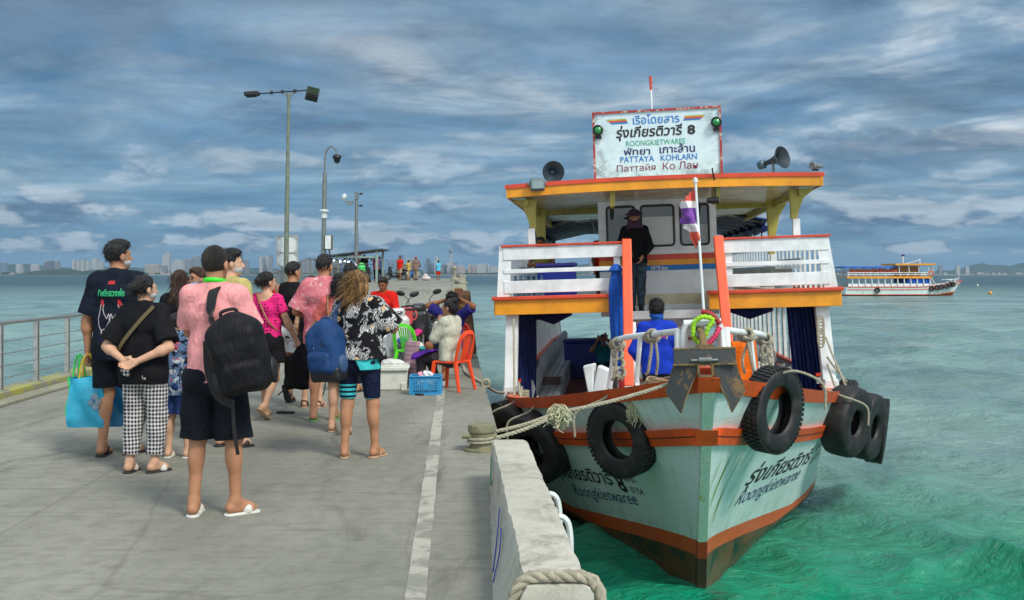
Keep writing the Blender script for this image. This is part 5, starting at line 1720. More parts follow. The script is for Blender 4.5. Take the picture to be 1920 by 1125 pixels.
def roof_things():
 # antenna mast
 t = put(thing('mast', 'thin white mast with a red tip behind the ferry name board', 'mast', (0, 0, 0)), (-0.06, 5.9, ZR))
 b = MB(); b.tube([(0, 0, 0), (-0.02, 0, 1.62)], 0.014, 8); b.build('mast_pole', m_bw, t, smooth=True)
 b = MB(); b.tube([(-0.02, 0, 1.5), (-0.022, 0, 1.72)], [0.018, 0.024], 8); b.build('tip', m_redt, t, smooth=True)
 b = MB(); b.cyl((-0.02, 0, 1.55), (0.09, 0, 1.50), 0.004); b.cyl((-0.02, 0, 1.58), (0.06, 0, 1.66), 0.004); b.build('whisker', m_galv, t)
 b = MB(); b.lathe([(0.035, 1.08), (0.035, 1.12), (0.028, 1.15), (0.012, 1.18), (0, 1.18)], 12, TM((-0.07, 0, 0))); b.cyl((-0.07, 0, 0), (-0.07, 0, 1.08), 0.012); b.build('mast_light', m_galv, t, smooth=True)
 # horn loudspeakers
 for p, rz, el, lab in (((-1.72, 5.75, ZR + 0.22), R(12), 5, 'dark horn loudspeaker facing the camera on the pier-side roof edge'),
      ((1.78, 5.55, ZR + 0.24), R(42), -10, 'dark horn loudspeaker turned seaward on the roof')):
  t = put(thing('horn_speaker', lab, 'loudspeaker', (0, 0, 0)), p, rz)
  Mx = TM((0, 0, 0), (R(90 + el), 0, 0))
  b = MB(); b.lathe([(0.035, -0.20), (0.045, -0.05), (0.075, 0.05), (0.13, 0.12), (0.175, 0.165), (0.18, 0.17), (0.172, 0.172), (0.125, 0.13), (0.06, 0.06), (0.03, 0.0), (0, 0.0)], 28, Mx)
  b.build('horn', mat('horn_grey', (0.020, 0.035, 0.05), rough=0.45, var=0.3), t, smooth=True)
  b = MB(); b.lathe([(0, -0.30), (0.07, -0.29), (0.075, -0.20), (0.04, -0.18)], 16, Mx); b.build('driver', mat('horn_blue', (0.05, 0.11, 0.16), rough=0.45), t, smooth=True)
  b = MB(); b.lathe([(0, 0.06), (0.035, 0.05), (0.045, 0.0), (0, 0.0)], 12, Mx); b.build('centre_cone', mat('horn_grey', None), t, smooth=True)
  b = MB(); b.box((0, 0.02, -0.13), (0.03, 0.03, 0.22)); b.box((0, 0.02, -0.235), (0.14, 0.10, 0.015)); b.build('bracket', m_galv, t)
 t = put(thing('floodlight', 'square grey floodlight clamped on the pier-side roof edge', 'lamp', (0, 0, 0)), (-1.90, 4.82, ZR - 0.06), R(10))
 b = MB(); b.box((0, 0, 0), (0.22, 0.10, 0.19), (R(-18), 0, 0)); b.build('housing', mat('grey_green_housing', (0.10, 0.14, 0.15), rough=0.5), t, bevel=0.02)
 b = MB(); b.box((0, -0.058, -0.004), (0.17, 0.01, 0.13), (R(-18), 0, 0)); b.build('lens', mat('milky_lens', (0.16, 0.22, 0.22), rough=0.15), t)
 b = MB(); b.bar((-0.13, 0, 0), (-0.13, 0.14, 0.05), 0.02, 0.03); b.bar((0.13, 0, 0), (0.13, 0.14, 0.05), 0.02, 0.03); b.build('bracket', m_galv, t)
 t = put(thing('spotlight', 'small grey spotlight lying at the seaward roof corner', 'lamp', (0, 0, 0)), (2.28, 4.98, ZR + 0.04), R(-50))
 b = MB(); b.lathe([(0.03, -0.16), (0.04, -0.02), (0.055, 0.02), (0.055, 0.06), (0.04, 0.06), (0, 0.04)], 14, TM((0, 0, 0.03), (R(90), 0, 0))); b.build('housing', m_galv, t, smooth=True)
 b = MB(); b.box((0, 0.02, -0.03), (0.04, 0.10, 0.03)); b.build('bracket', m_black, t)
 t = put(thing('spotlight', 'black spotlight hanging under the roof beside the wheelhouse window', 'lamp', (0, 0, 0)), (0.80, 5.0, ZR - 0.42), R(80))
 b = MB(); b.lathe([(0.0, -0.14), (0.04, -0.13), (0.055, 0.0), (0.055, 0.05), (0.04, 0.05), (0, 0.03)], 14, TM((0, 0, 0.03), (R(90), 0, 0))); b.build('housing', m_black, t, smooth=True)
 b = MB(); b.bar((0, 0, 0.05), (-0.02, 0, 0.24), 0.02, 0.03); b.tube(curve_pts([(0.02, 0, 0.05), (-0.06, 0.0, 0.3), (-0.16, 0.02, 0.46), (-0.2, 0.02, 0.5)], 5), 0.012, 5); b.build('bracket', m_black, t)
roof_things()


def bow_gear():
 zb = 2.28
 put = lambda o, p, rz=0.0: put_(o, (p[0], p[1], p[2] + 0.10), rz)
 # pulpit rail
 t = put(thing('bow_rail', 'white tubular pulpit rail round the ferry bow, knotted with ropes', 'rail', (0, 0, 0)), (0, 0, 0))
 for side in (-1, 1):
  b = MB(); b.tube(curve_pts([(side * 0.22, -1.0, 2.60), (side * 0.44, -0.4, 2.54), (side * 0.70, 0.15, 2.48), (side * 0.80, 0.36, 2.40), (side * 0.84, 0.46, 2.15), (side * 0.88, 0.52, sheer(0.5) - 0.02)], 8), 0.032, 10); b.build('side_tube', m_bw, t, smooth=True)
  b = MB(); b.tube([(side * 0.55, -0.18, 2.50), (side * 0.60, -0.1, sheer(-0.1))], 0.024, 8); b.build('stanchion', m_bw, t, smooth=True)
  b = MB(); b.tube([(side * 0.22, -1.0, 2.62), (side * 0.24, -1.02, 2.12)], 0.034, 10); b.build('stanchion', m_bw, t, smooth=True)
  b = MB(); b.tube(curve_pts([(side * 0.19, -1.02, 2.12), (side * 0.17, -1.04, 2.55), (side * 0.15, -1.05, 2.66)], 5), 0.034, 8); b.build('frame_leg', m_bw, t, smooth=True)
 b = MB(); b.tube([(-0.17, -1.05, 2.67), (0.17, -1.05, 2.68)], 0.036, 10); b.build('frame_bar', m_bw, t, smooth=True)
 # knots
 for (p, lab) in (((-0.78, 0.32, 2.42), 'heavy rope knot at the pier-side end of the bow rail'), ((-0.44, -0.4, 2.54), 'rope hitch on the pier-side bow rail beside the crewman'),
     ((0.50, -0.3, 2.52), 'rope hitch halfway along the seaward bow rail'), ((0.77, 0.3, 2.43), 'pale rope knot at the seaward end of the bow rail')):
  b = MB()
  for k in range(4):
   P = []
   for a in np.linspace(0, 6.6, 16):
    P.append((0.05 * math.cos(a) * (1 + 0.2 * k % 2), (k - 1.5) * 0.035 + 0.01 * math.sin(a * 2), 0.05 * math.sin(a) - 0.01 * k))
   twisted_rope(b, P, 0.018, 3, 0.1, 5)
  sd = 1 if p[0] > 0 else -1
  z0 = p[2]
  hang = [(0.0, -0.03, -0.04), (0.02 * sd, -0.05, -0.2), (0.05 * sd, -0.04, -0.36), (0.07 * sd, 0.0, -(z0 - sheer(p[1]) - 0.06))]
  twisted_rope(b, curve_pts(hang, 8), 0.017, 3, 0.1, 5)
  twisted_rope(b, curve_pts([(0.03, 0.0, -0.04), (-0.05 * sd, -0.02, -0.25), (-0.03 * sd, 0.02, -(z0 - sheer(p[1]) - 0.05))], 8), 0.015, 3, 0.1, 5)
  if p[1] > 0:   # chain of hitches
   for q in range(3):
    P = [(0.055 * math.cos(a) + 0.01 * q, -0.04 + 0.02 * math.sin(a * 2), -0.12 - 0.10 * q + 0.05 * math.sin(a)) for a in np.linspace(0, 6.4, 14)]
    twisted_rope(b, P, 0.017, 3, 0.1, 5)
  o = b.build('rope', m_rope, smooth=True); put(o, p); props(o, lab, 'rope')
 # folding anchor hung over the stem
 t = put(thing('anchor', 'big rusty black plate anchor hung over the ferry stem', 'anchor', (0, 0, 0), scale=0.93), (-0.03, -1.52, zb))
 m_an = worn_paint('anchor_black', (0.030, 0.035, 0.036), (0.20, 0.11, 0.035), rough=0.55, amt=0.75, sc=5, thr=0.54)
 m_ar = worn_paint('anchor_rust', (0.19, 0.13, 0.05), (0.05, 0.05, 0.045), rough=0.85, amt=0.8, sc=8, thr=0.5)
 b = MB(); b.box((0, 0.02, 0.13), (0.58, 0.05, 0.145), (R(-12), 0, 0)); b.build('crown_plate', m_an, t, bevel=0.006)
 b = MB(); b.box((0, -0.005, 0.06), (0.60, 0.03, 0.02), (R(-12), 0, 0)); b.box((0, 0.03, 0.205), (0.58, 0.05, 0.016), (R(-12), 0, 0)); b.box((0, 0.04, 0.228), (0.16, 0.05, 0.03)); b.build('plate_rim', m_ar, t)
 b = MB(); b.cyl((-0.06, -0.035, 0.105), (0.06, -0.035, 0.105), 0.026, n=12); b.cyl((-0.13, -0.03, 0.10), (0.12, -0.03, 0.10), 0.013, n=8); b.build('hinge_pin', m_galv, t, smooth=True)
 for sd in (-1, 1):
  fl = [(0.075, 0.04), (0.30, 0.04), (0.375, -0.20), (0.235, -0.40), (0.20, -0.29), (0.10, -0.06)]
  b = MB(); b.prism(fl, 0.022, TM((0, -0.01, 0), (R(-4), 0, R(sd * 12))) @ Matrix.Scale(sd, 4, (1, 0, 0))); b.build('fluke', m_an, t)
  b = MB()
  for a, c in zip(fl, fl[1:] + fl[:1]):
   Mx = TM((0, -0.01, 0), (R(-4), 0, R(sd * 12))) @ Matrix.Scale(sd, 4, (1, 0, 0))
   b.bar(Mx @ Vector((a[0], 0, a[1])), Mx @ Vector((c[0], 0, c[1])), 0.035 if a[1] < -0.1 and a[0] < 0.25 else 0.016, 0.012, up=(0, 0, 1))
  b.build('fluke_edge', m_ar, t)
 b = MB(); b.box((-0.065, -0.01, 0.0), (0.02, 0.06, 0.12)); b.box((0.065, -0.01, 0.0), (0.02, 0.06, 0.12)); b.box((0, -0.01, -0.05), (0.15, 0.06, 0.022)); b.build('shackle_frame', m_ar, t)
 b = MB(); b.tube([(0, 0.02, 0.2), (0, 0.25, 0.33), (0, 0.8, 0.38)], 0.035, 8); b.build('shank', m_ar, t, smooth=True)
 b = MB(); b.box((0, 0.22, 0.02), (0.26, 0.2, 0.10)); o = b.build('bow_block', m_red, bevel=0.02); put(o, (-0.03, -1.5, zb - 0.06)); props(o, 'red bow chock under the hanging anchor', 'chock')
 # flagstaff + torn flag
 t = put(thing('flagstaff', 'white flagstaff standing on the ferry bow with a torn flag', 'flagpole', (0, 0, 0)), (0.04, -0.95, 2.02))
 b = MB(); b.tube([(0.01, 0, 0), (-0.05, 0.03, 1.98)], [0.015, 0.012], 10); b.lathe([(0.0, 2.02), (0.024, 2.0), (0.024, 1.97), (0, 1.96)], 10, TM((-0.05, 0.03, 0))); b.build('pole', m_bw, t, smooth=True)
 def fp(u, v):
  # hangs limp and torn to the left of the pole
  zt = 1.92 - 0.12 * u
  w = 0.15 * (0.55 + 0.45 * math.sin(3.0 * v + 0.6)) * (1 + 0.12 * math.sin(v * 23))
  x = -0.055 - w * u + 0.035 * v
  return (x, 0.03 + 0.035 * math.sin(u * 7 + v * 3), zt - 0.47 * v - 0.05 * u * math.sin(6 * v) + 0.012 * math.sin(u * 20))
 b = MB(); b.grid(fp, 14, 30)
 def flagc(g, co, bb):
  u, v, w = g.xyz(g.coord('Object'))
  z = g.m('DIVIDE', g.m('SUBTRACT', 1.90, w), 0.47)
  n = g.noise(co, 18.0, 4, 0.6)
  c = g.mix(g.m('GREATER_THAN', z, 0.22), (0.62, 0.10, 0.08), (0.72, 0.66, 0.66))
  c = g.mix(g.m('GREATER_THAN', z, 0.36), c, (0.20, 0.07, 0.33))
  c = g.mix(g.m('GREATER_THAN', z, 0.68), c, (0.74, 0.68, 0.68))
  c = g.mix(g.m('GREATER_THAN', z, 0.84), c, (0.66, 0.12, 0.08))
  return g.mix(g.m('MULTIPLY', g.ss(n, 0.60, 0.68), 0.5), c, (0.25, 0.2, 0.2))
 b.build('flag', cloth('torn_flag_cloth', None, build=flagc, fold=0.3), t, smooth=True, solid=0.003)
 # garlands
 for nm, lab, m, pts, r in (('garland', 'lime green flower garland looped over the bow rail', mat('lime_garland', (0.30, 0.62, 0.02), rough=0.8, bump=0.9, bscale=60), [(-0.10, -1.12, 2.71), (0.0, -1.13, 2.76), (0.12, -1.12, 2.72), (0.06, -1.14, 2.62), (0.0, -1.14, 2.48), (-0.07, -1.14, 2.45), (-0.12, -1.14, 2.52), (-0.12, -1.12, 2.64), (-0.10, -1.12, 2.71)], 0.03),
       ('garland', 'pink and red flower garland hanging from the bow rail', mat('pink_garland', (0.70, 0.05, 0.14), rough=0.8, bump=0.9, bscale=60), [(0.20, -1.1, 2.62), (0.16, -1.14, 2.55), (0.10, -1.15, 2.47), (0.03, -1.15, 2.41)], 0.032),
       ('garland', 'dark red and green ribbon tied round the foot of the flagstaff', mat('ribbon_red', (0.38, 0.02, 0.02), rough=0.7, bump=0.4, dirt=((0.02, 0.13, 0.06), 1.0, 14)), [(0.0, -1.0, 2.82), (0.08, -1.03, 2.80), (0.16, -1.05, 2.74), (0.21, -1.06, 2.66)], 0.035)):
  b = MB(); P = curve_pts(pts, 8)
  b.tube(P, [r * (1 + 0.22 * math.sin(i * 2.1)) for i in range(len(P))], 10)
  gv = Vector((0, -1.12, 2.66)); b.v = [tuple(gv + (Vector(p_) - gv) * 0.74) for p_ in b.v]; put(props(b.build(nm, m, smooth=True, auto=180), lab, 'garland'), (0, 0, 0))
 # orange life jacket / float against the rail
 b = MB(); b.grid(lambda u, v: (0.50 + 0.28 * u + 0.05 * v, 1.0 + 0.1 * u + 0.03 * math.sin(u * 9 + v * 5), 2.35 - 0.80 * v), 10, 14)
 put(props(b.build('tarp', cloth('orange_tarp', (0.72, 0.14, 0.01)), smooth=True, solid=0.02), 'orange tarpaulin hung behind the seaward bow rail', 'tarp'), (0, 0, 0))
 # mooring bitts, white crosses with worn tips
 for (x, y, lab) in ((-1.03, 1.75, 'white mooring bitt on the pier side of the foredeck'), (0.86, 1.75, 'white mooring bitt on the seaward side of the foredeck')):
  t = put(thing('mooring_bitt', lab, 'bitt', (0, 0, 0)), (x, y, 1.50), R(15 * (1 if x > 0 else -1)))
  b = MB(); b.prism([(-0.09, 0), (0.09, 0), (0.10, 0.18), (0.17, 0.50), (0.03, 0.56), (-0.03, 0.30), (-0.02, 0.58), (-0.16, 0.55), (-0.10, 0.2)], 0.14); b.build('bitt_post', m_bw, t, bevel=0.02)
  b = MB()
  for k in range(5):
   twisted_rope(b, [(0.13 * math.cos(a), 0.11 * math.sin(a), 0.10 + 0.03 * k) for a in np.linspace(0, 6.28, 20)], 0.014, 3, 0.08, 5)
  put(props(b.build('rope', m_rope, smooth=True), 'rope turns round the ' + ('pier-side' if x < 0 else 'seaward') + ' foredeck bitt', 'rope'), (x, y, 1.50))
 # coil of rope heaped on the foredeck by the crewman
 b = MB()
 for k in range(7):
  twisted_rope(b, [((0.20 - 0.012 * k) * math.cos(a + k) , (0.15) * math.sin(a + k), 0.02 + 0.022 * k + 0.012 * math.sin(3 * a + k)) for a in np.linspace(0, 6.28, 26)], 0.015, 3, 0.09, 5)
 put(props(b.build('rope_coil', mat('tan_rope', (0.34, 0.24, 0.15), rough=0.95, var=0.3, vscale=40), smooth=True), 'coil of tan rope heaped on the foredeck behind the gunwale', 'rope'), (-0.36, 0.0, 1.90))
 b = MB(); b.box((0, 0, 0), (0.6, 0.4, 0.04)); put(props(b.build('hatch_shelf', m_bw, bevel=0.01), 'small white shelf carrying the rope coil inside the bow', 'shelf'), (-0.36, 0.0, 1.87))
bow_gear()


def fenders():
 def at(y, z, side, off=0.14):
  return Vector((side * (half(y, z) + off), y, z))
 def hullrot(y, z, side, yaw=0, tilt=0):
  e = 0.05
  ty = Vector((half(y + e, z) - half(y - e, z), 2 * e, 0)).normalized()
  nx = Vector((ty.y * side, -ty.x, 0)).normalized()      # outward normal
  return nx
 def place(y, z, side, lab, ro, ri, w, off, yaw, tilt, tread=True, roll=0):
  p = bw(at(y, z, side, off))
  n = hullrot(y, z, side)
  n = (BOAT_M.to_3x3() @ n)
  n = Matrix.Rotation(R(yaw), 3, 'Z') @ n
  q = n.to_track_quat('Z', 'Y').to_matrix()
  q = q @ Matrix.Rotation(R(tilt), 3, 'X') @ Matrix.Rotation(R(roll), 3, 'Z')
  return tyre(lab, p, q.to_euler(), ro, ri, w, tread)
 T = []
 T.append(place(0.05, 1.54, -1, 'big treaded tyre fender hung by rope on the pier-side bow beside the name', 0.40, 0.205, 0.225, 0.15, 18, 6))
 T.append(place(2.45, 1.05, -1, 'large smooth tyre fender pressed between the ferry and the bollard', 0.46, 0.2, 0.42, 0.23, 30, 12, False))
 T.append(place(3.6, 1.02, -1, 'worn tyre fender half hidden behind the low wall end', 0.42, 0.2, 0.32, 0.2, 25, 8, False))
 T.append(place(4.6, 1.02, -1, 'small tyre fender farthest along the pier-side hull', 0.36, 0.18, 0.26, 0.18, 20, 8))
 T.append(place(-0.32, 1.86, 1, 'ribbed tyre fender hung on the seaward bow near the anchor', 0.42, 0.235, 0.215, 0.14, -9, 4))
 T.append(place(3.25, 1.20, 1, 'first fat bald tyre of the seaward cluster', 0.47, 0.17, 0.36, 0.26, -18, 8, False))
 T.append(place(3.85, 1.04, 1, 'second fat bald tyre of the seaward cluster', 0.46, 0.17, 0.34, 0.52, -16, 8, False))
 T.append(place(4.45, 0.88, 1, 'ragged-edged tyre at the outer end of the seaward cluster', 0.46, 0.2, 0.26, 0.72, -4, 8))
 T.append(place(5.3, 1.22, 1, 'small treaded tyre peeping over the seaward cluster', 0.30, 0.14, 0.22, 0.28, 6, 8))
 # hanging ropes of the tyres
 for (y, side, z1, lab) in ((0.05, -1, 1.88, 'rope holding the treaded tyre on the pier-side bow'), (2.45, -1, 1.45, 'rope over the large smooth pier-side tyre'), (3.6, -1, 1.4, 'rope over the worn tyre behind the wall end'), (-0.32, 1, 2.17, 'rope holding the ribbed tyre near the anchor'), (2.95, 1, 1.50, 'rope over the first bald seaward tyre'), (3.75, 1, 1.42, 'rope over the second bald seaward tyre')):
  b = MB()
  s = sheer(y)
  A = Vector((side * (half(y, s) - 0.08), y, s + 0.05)); B = Vector((side * (half(y, z1) + 0.12), y - 0.1, z1 + 0.08)); C = Vector((side * (half(y, z1) + 0.40), y - 0.12, z1 - 0.05)); D = Vector((side * (half(y, z1) + 0.42), y - 0.12, z1 - 0.30))
  twisted_rope(b, curve_pts([A, B, C, D], 8), 0.014, 3, 0.08, 5)
  put(props(b.build('rope', m_rope, smooth=True), lab, 'rope'), (0, 0, 0))
fenders()


def mooring_lines():
 bl = pier(-0.185, 8.62, 0.15)
 k1 = bw((-1.12, 1.2, 1.85))
 anchor_in = bw((-0.2, -1.35, 2.30))
 kn = bl.lerp(anchor_in, 0.36)
 b = MB(); twisted_rope(b, sag(bl + Vector((0.09, 0.06, 0)), kn, 0.02), 0.018, 3, 0.11, 6); twisted_rope(b, sag(bl + Vector((0.1, -0.05, -0.04)), kn + Vector((0.0, 0, -0.02)), 0.02), 0.018, 3, 0.11, 6)
 twisted_rope(b, sag(kn, anchor_in, 0.03, 20), 0.018, 3, 0.11, 6)
 props(b.build('mooring_rope', m_rope, smooth=True), 'pale mooring rope running from the bollard up to the ferry anchor', 'rope')
 frayed_knot('frayed_knot', 'bushy frayed knot halfway on the mooring rope', kn + Vector((0.02, 0, 0.0)), 0.085, 0.06, 170, 3)
 frayed_knot('frayed_knot', 'bushy frayed rope tail hanging above the treaded tyre', bw((-0.62, -0.25, 1.98)), 0.07, 0.16, 150, 5)
 frayed_knot('frayed_knot', 'small frayed rope end beside the treaded tyre', bw((-0.60, -0.1, 1.55)), 0.03, 0.2, 50, 6)
 # ropes from the pier-side gunwale bitt down and to the pier
 b = MB()
 for (p, q, dr) in (((-2.25, 5.0, 1.55), (-2.15, 3.4, 1.35), 0.05), ((-2.3, 5.0, 1.62), (-2.1, 3.9, 1.1), 0.02), ((-2.35, 5.05, 2.6), (-2.3, 4.3, 1.5), 0.02), ((-2.3, 5.0, 1.5), (-2.0, 2.9, 1.60), 0.06), ((-2.02, 2.9, 1.58), (-1.75, 2.4, 1.35), 0.0)):
  twisted_rope(b, sag(p, q, dr), 0.018, 3, 0.11, 5)
 for k in range(6):
  twisted_rope(b, [(-2.32 + 0.17 * math.cos(a), 5.05 + 0.14 * math.sin(a), 1.30 + 0.035 * k) for a in np.linspace(0, 6.28, 20)], 0.016, 3, 0.09, 5)
 put(props(b.build('rope', m_rope, smooth=True), 'tangle of ropes lashed to the pier-side corner post of the ferry', 'rope'), (0, 0, 0))
 b = MB()
 for (p, q, dr) in (((2.38, 5.05, 2.2), (2.6, 4.5, 1.35), 0.03), ((2.40, 5.1, 1.9), (2.75, 5.2, 1.45), 0.02), ((2.38, 5.0, 1.8), (2.45, 4.6, 1.3), 0.0), ((2.1, 4.6, 1.44), (1.6, 2.8, 1.60), -0.03), ((1.6, 2.8, 1.58), (1.2, 1.6, 1.72), -0.02), ((2.1, 4.6, 1.44), (2.35, 3.4, 1.2), 0.02)):
  twisted_rope(b, sag(p, q, dr), 0.017, 3, 0.11, 5)
 for k in range(6):
  twisted_rope(b, [(2.30 + 0.05 * math.cos(a), 5.0, 2.42 - 0.05 * k + 0.12 * math.sin(a)) for a in np.linspace(0, 6.28, 16)], 0.014, 3, 0.09, 5)
 put(props(b.build('rope', m_rope, smooth=True), 'ropes draped from the seaward corner post over the tyre cluster', 'rope'), (0, 0, 0))
 # line from pier ring aft
 a = pier(-0.25, 15.2, 0.03); c = pier(0.0, 13.6, 0.02); e = bw((-2.5, 6.2, 1.45))
 b = MB(); twisted_rope(b, curve_pts([pier(-0.55, 17.6, 0.05), pier(-0.3, 16.5, 0.02), a, c], 8), 0.02, 3, 0.12, 5); twisted_rope(b, sag(c, e, 0.12), 0.02, 3, 0.12, 5)
 for k in range(3): twisted_rope(b, [c + Vector((0.05 * math.cos(q), 0.05 * (k - 1), 0.02 + 0.05 * math.sin(q))) for q in np.linspace(0, 6.3, 12)], 0.018, 3, 0.1, 5)
 props(b.build('mooring_rope', m_rope, smooth=True), 'knotted mooring rope crossing the pier edge behind the orange chair', 'rope')
 # blue tarp bundle tied at the pier-side rail
 t = put(thing('tarp_bundle', 'bright blue tarpaulin gathered and hung from the front rail beside the vermilion pole', 'tarp', (0, 0, 0)), (-0.74, 5.08, ZD + 0.46))
 n = 60
 def f(u, v):
  a = u * 6.283
  w = (0.035 + 0.040 * min(1, v * 5) + 0.025 * math.sin(v * 3)) * (1 + 0.16 * math.sin(a * 9 + 2 * v))
  return (w * math.cos(a) * 1.25 + 0.03 * v, w * math.sin(a) * 0.8, -1.62 * v)
 b = MB(); b.grid(f, n, 24, closed_u=True); b.build('tarp_sheet', m_tarp_b, t, smooth=True, auto=180)
 b = MB(); b.lathe([(0.11, -0.07), (0.07, 0.0), (0.03, 0.03), (0, 0.03)], 16, TM((0, 0, 0.0)) @ Matrix.Scale(0.8, 4, (0, 1, 0))); b.build('tarp_hood', m_tarp_b, t, smooth=True)
 b = MB(); b.tube([(0.095 * math.cos(a) + 0.03, 0.07 * math.sin(a), -1.2) for a in np.linspace(0, 6.1, 16)], 0.012, 5, closed=True); b.build('tie', m_bw, t, smooth=True)
 # dark tarp slung at the pier-side corner
mooring_lines()


def aboard():
 # blue cooler and water bottles on the upper pier-side wing
 t = put(thing('cooler_box', 'large blue cooler box on the upper deck behind the front rail', 'cooler', (0, 0, 0)), (-1.70, 6.0, ZD - 0.02))
 mb_ = mat('cooler_blue', (0.012, 0.030, 0.36), rough=0.4)
 b = MB(); b.box((0, 0, 0.25), (0.62, 0.45, 0.50)); b.build('cooler_body', mb_, t, bevel=0.025)
 b = MB(); b.box((0, 0, 0.535), (0.66, 0.49, 0.06)); b.build('lid', mat('cooler_blue_lid', (0.05, 0.05, 0.36), rough=0.4), t, bevel=0.02)
 g = np.random.default_rng(2)
 i = 0
 lab = ['clear water bottle in the pack beside the upper-deck cooler']
 mbt = mat('bottle_plastic', (0.35, 0.60, 0.78), rough=0.08, trans=0.75, var=0.05)
 proto = None
 for r_ in range(2):
  for k in range(6):
   p = (-2.36 + 0.085 * k, 5.62 + 0.09 * r_, ZD - 0.02)
   if proto is None:
    t = thing('water_bottle', lab[0], 'bottle', (0, 0, 0), group='water bottles packed beside the cooler')
    b = MB(); b.lathe([(0, 0), (0.037, 0.005), (0.039, 0.08), (0.036, 0.1), (0.039, 0.12), (0.039, 0.25), (0.034, 0.30), (0.016, 0.34), (0.014, 0.36), (0, 0.36)], 14); b.build('bottle_body', mbt, t, smooth=True)
    b = MB(); b.lathe([(0.016, 0.35), (0.016, 0.375), (0, 0.376)], 10); b.build('cap', mat('cap_blue', (0.05, 0.2, 0.5)), t, smooth=True)
    proto = t; put(t, p)
   else:
    put(copy_tree(proto), p)
 # cooler on the lower deck
 t = put(thing('cooler_box', 'tall dark blue cooler on the lower deck beside the photographing passenger', 'cooler', (0, 0, 0)), (-1.50, 12.4, 0.93))
 b = MB(); b.box((0, 0, 0.40), (0.85, 0.6, 0.80)); b.build('cooler_body', mat('cooler_navy', (0.012, 0.032, 0.24), rough=0.4), t, bevel=0.03)
 b = MB(); b.box((0, 0, 0.84), (0.89, 0.64, 0.07)); b.build('lid', mat('cooler_navy', None), t, bevel=0.02)
 # life ring of crew gear: red and yellow bags by the pole
 for nm, c, p, lab in (('gas_bottle', (0.45, 0.02, 0.015), (-0.62, 4.6, 1.22), 'red gas bottle standing behind the vermilion pole foot'),):
  b = MB(); b.lathe([(0.0, 0), (0.13, 0.0), (0.14, 0.04), (0.14, 0.42), (0.10, 0.5), (0.05, 0.53), (0.05, 0.58), (0, 0.58)], 18)
  put(props(b.build(nm, mat(nm + '_paint', c, rough=0.4), smooth=True), lab, 'gas bottle'), p)
 b = MB(); b.lathe([(0.10, 0), (0.13, 0.30), (0.135, 0.32), (0.12, 0.30), (0.09, 0.02), (0, 0.02)], 16)
 put(props(b.build('bucket', mat('yellow_plastic', (0.55, 0.45, 0.02), rough=0.4), smooth=True), 'yellow bucket beside the red gas bottle on the ferry', 'bucket'), (-0.75, 4.2, 1.22))
aboard()


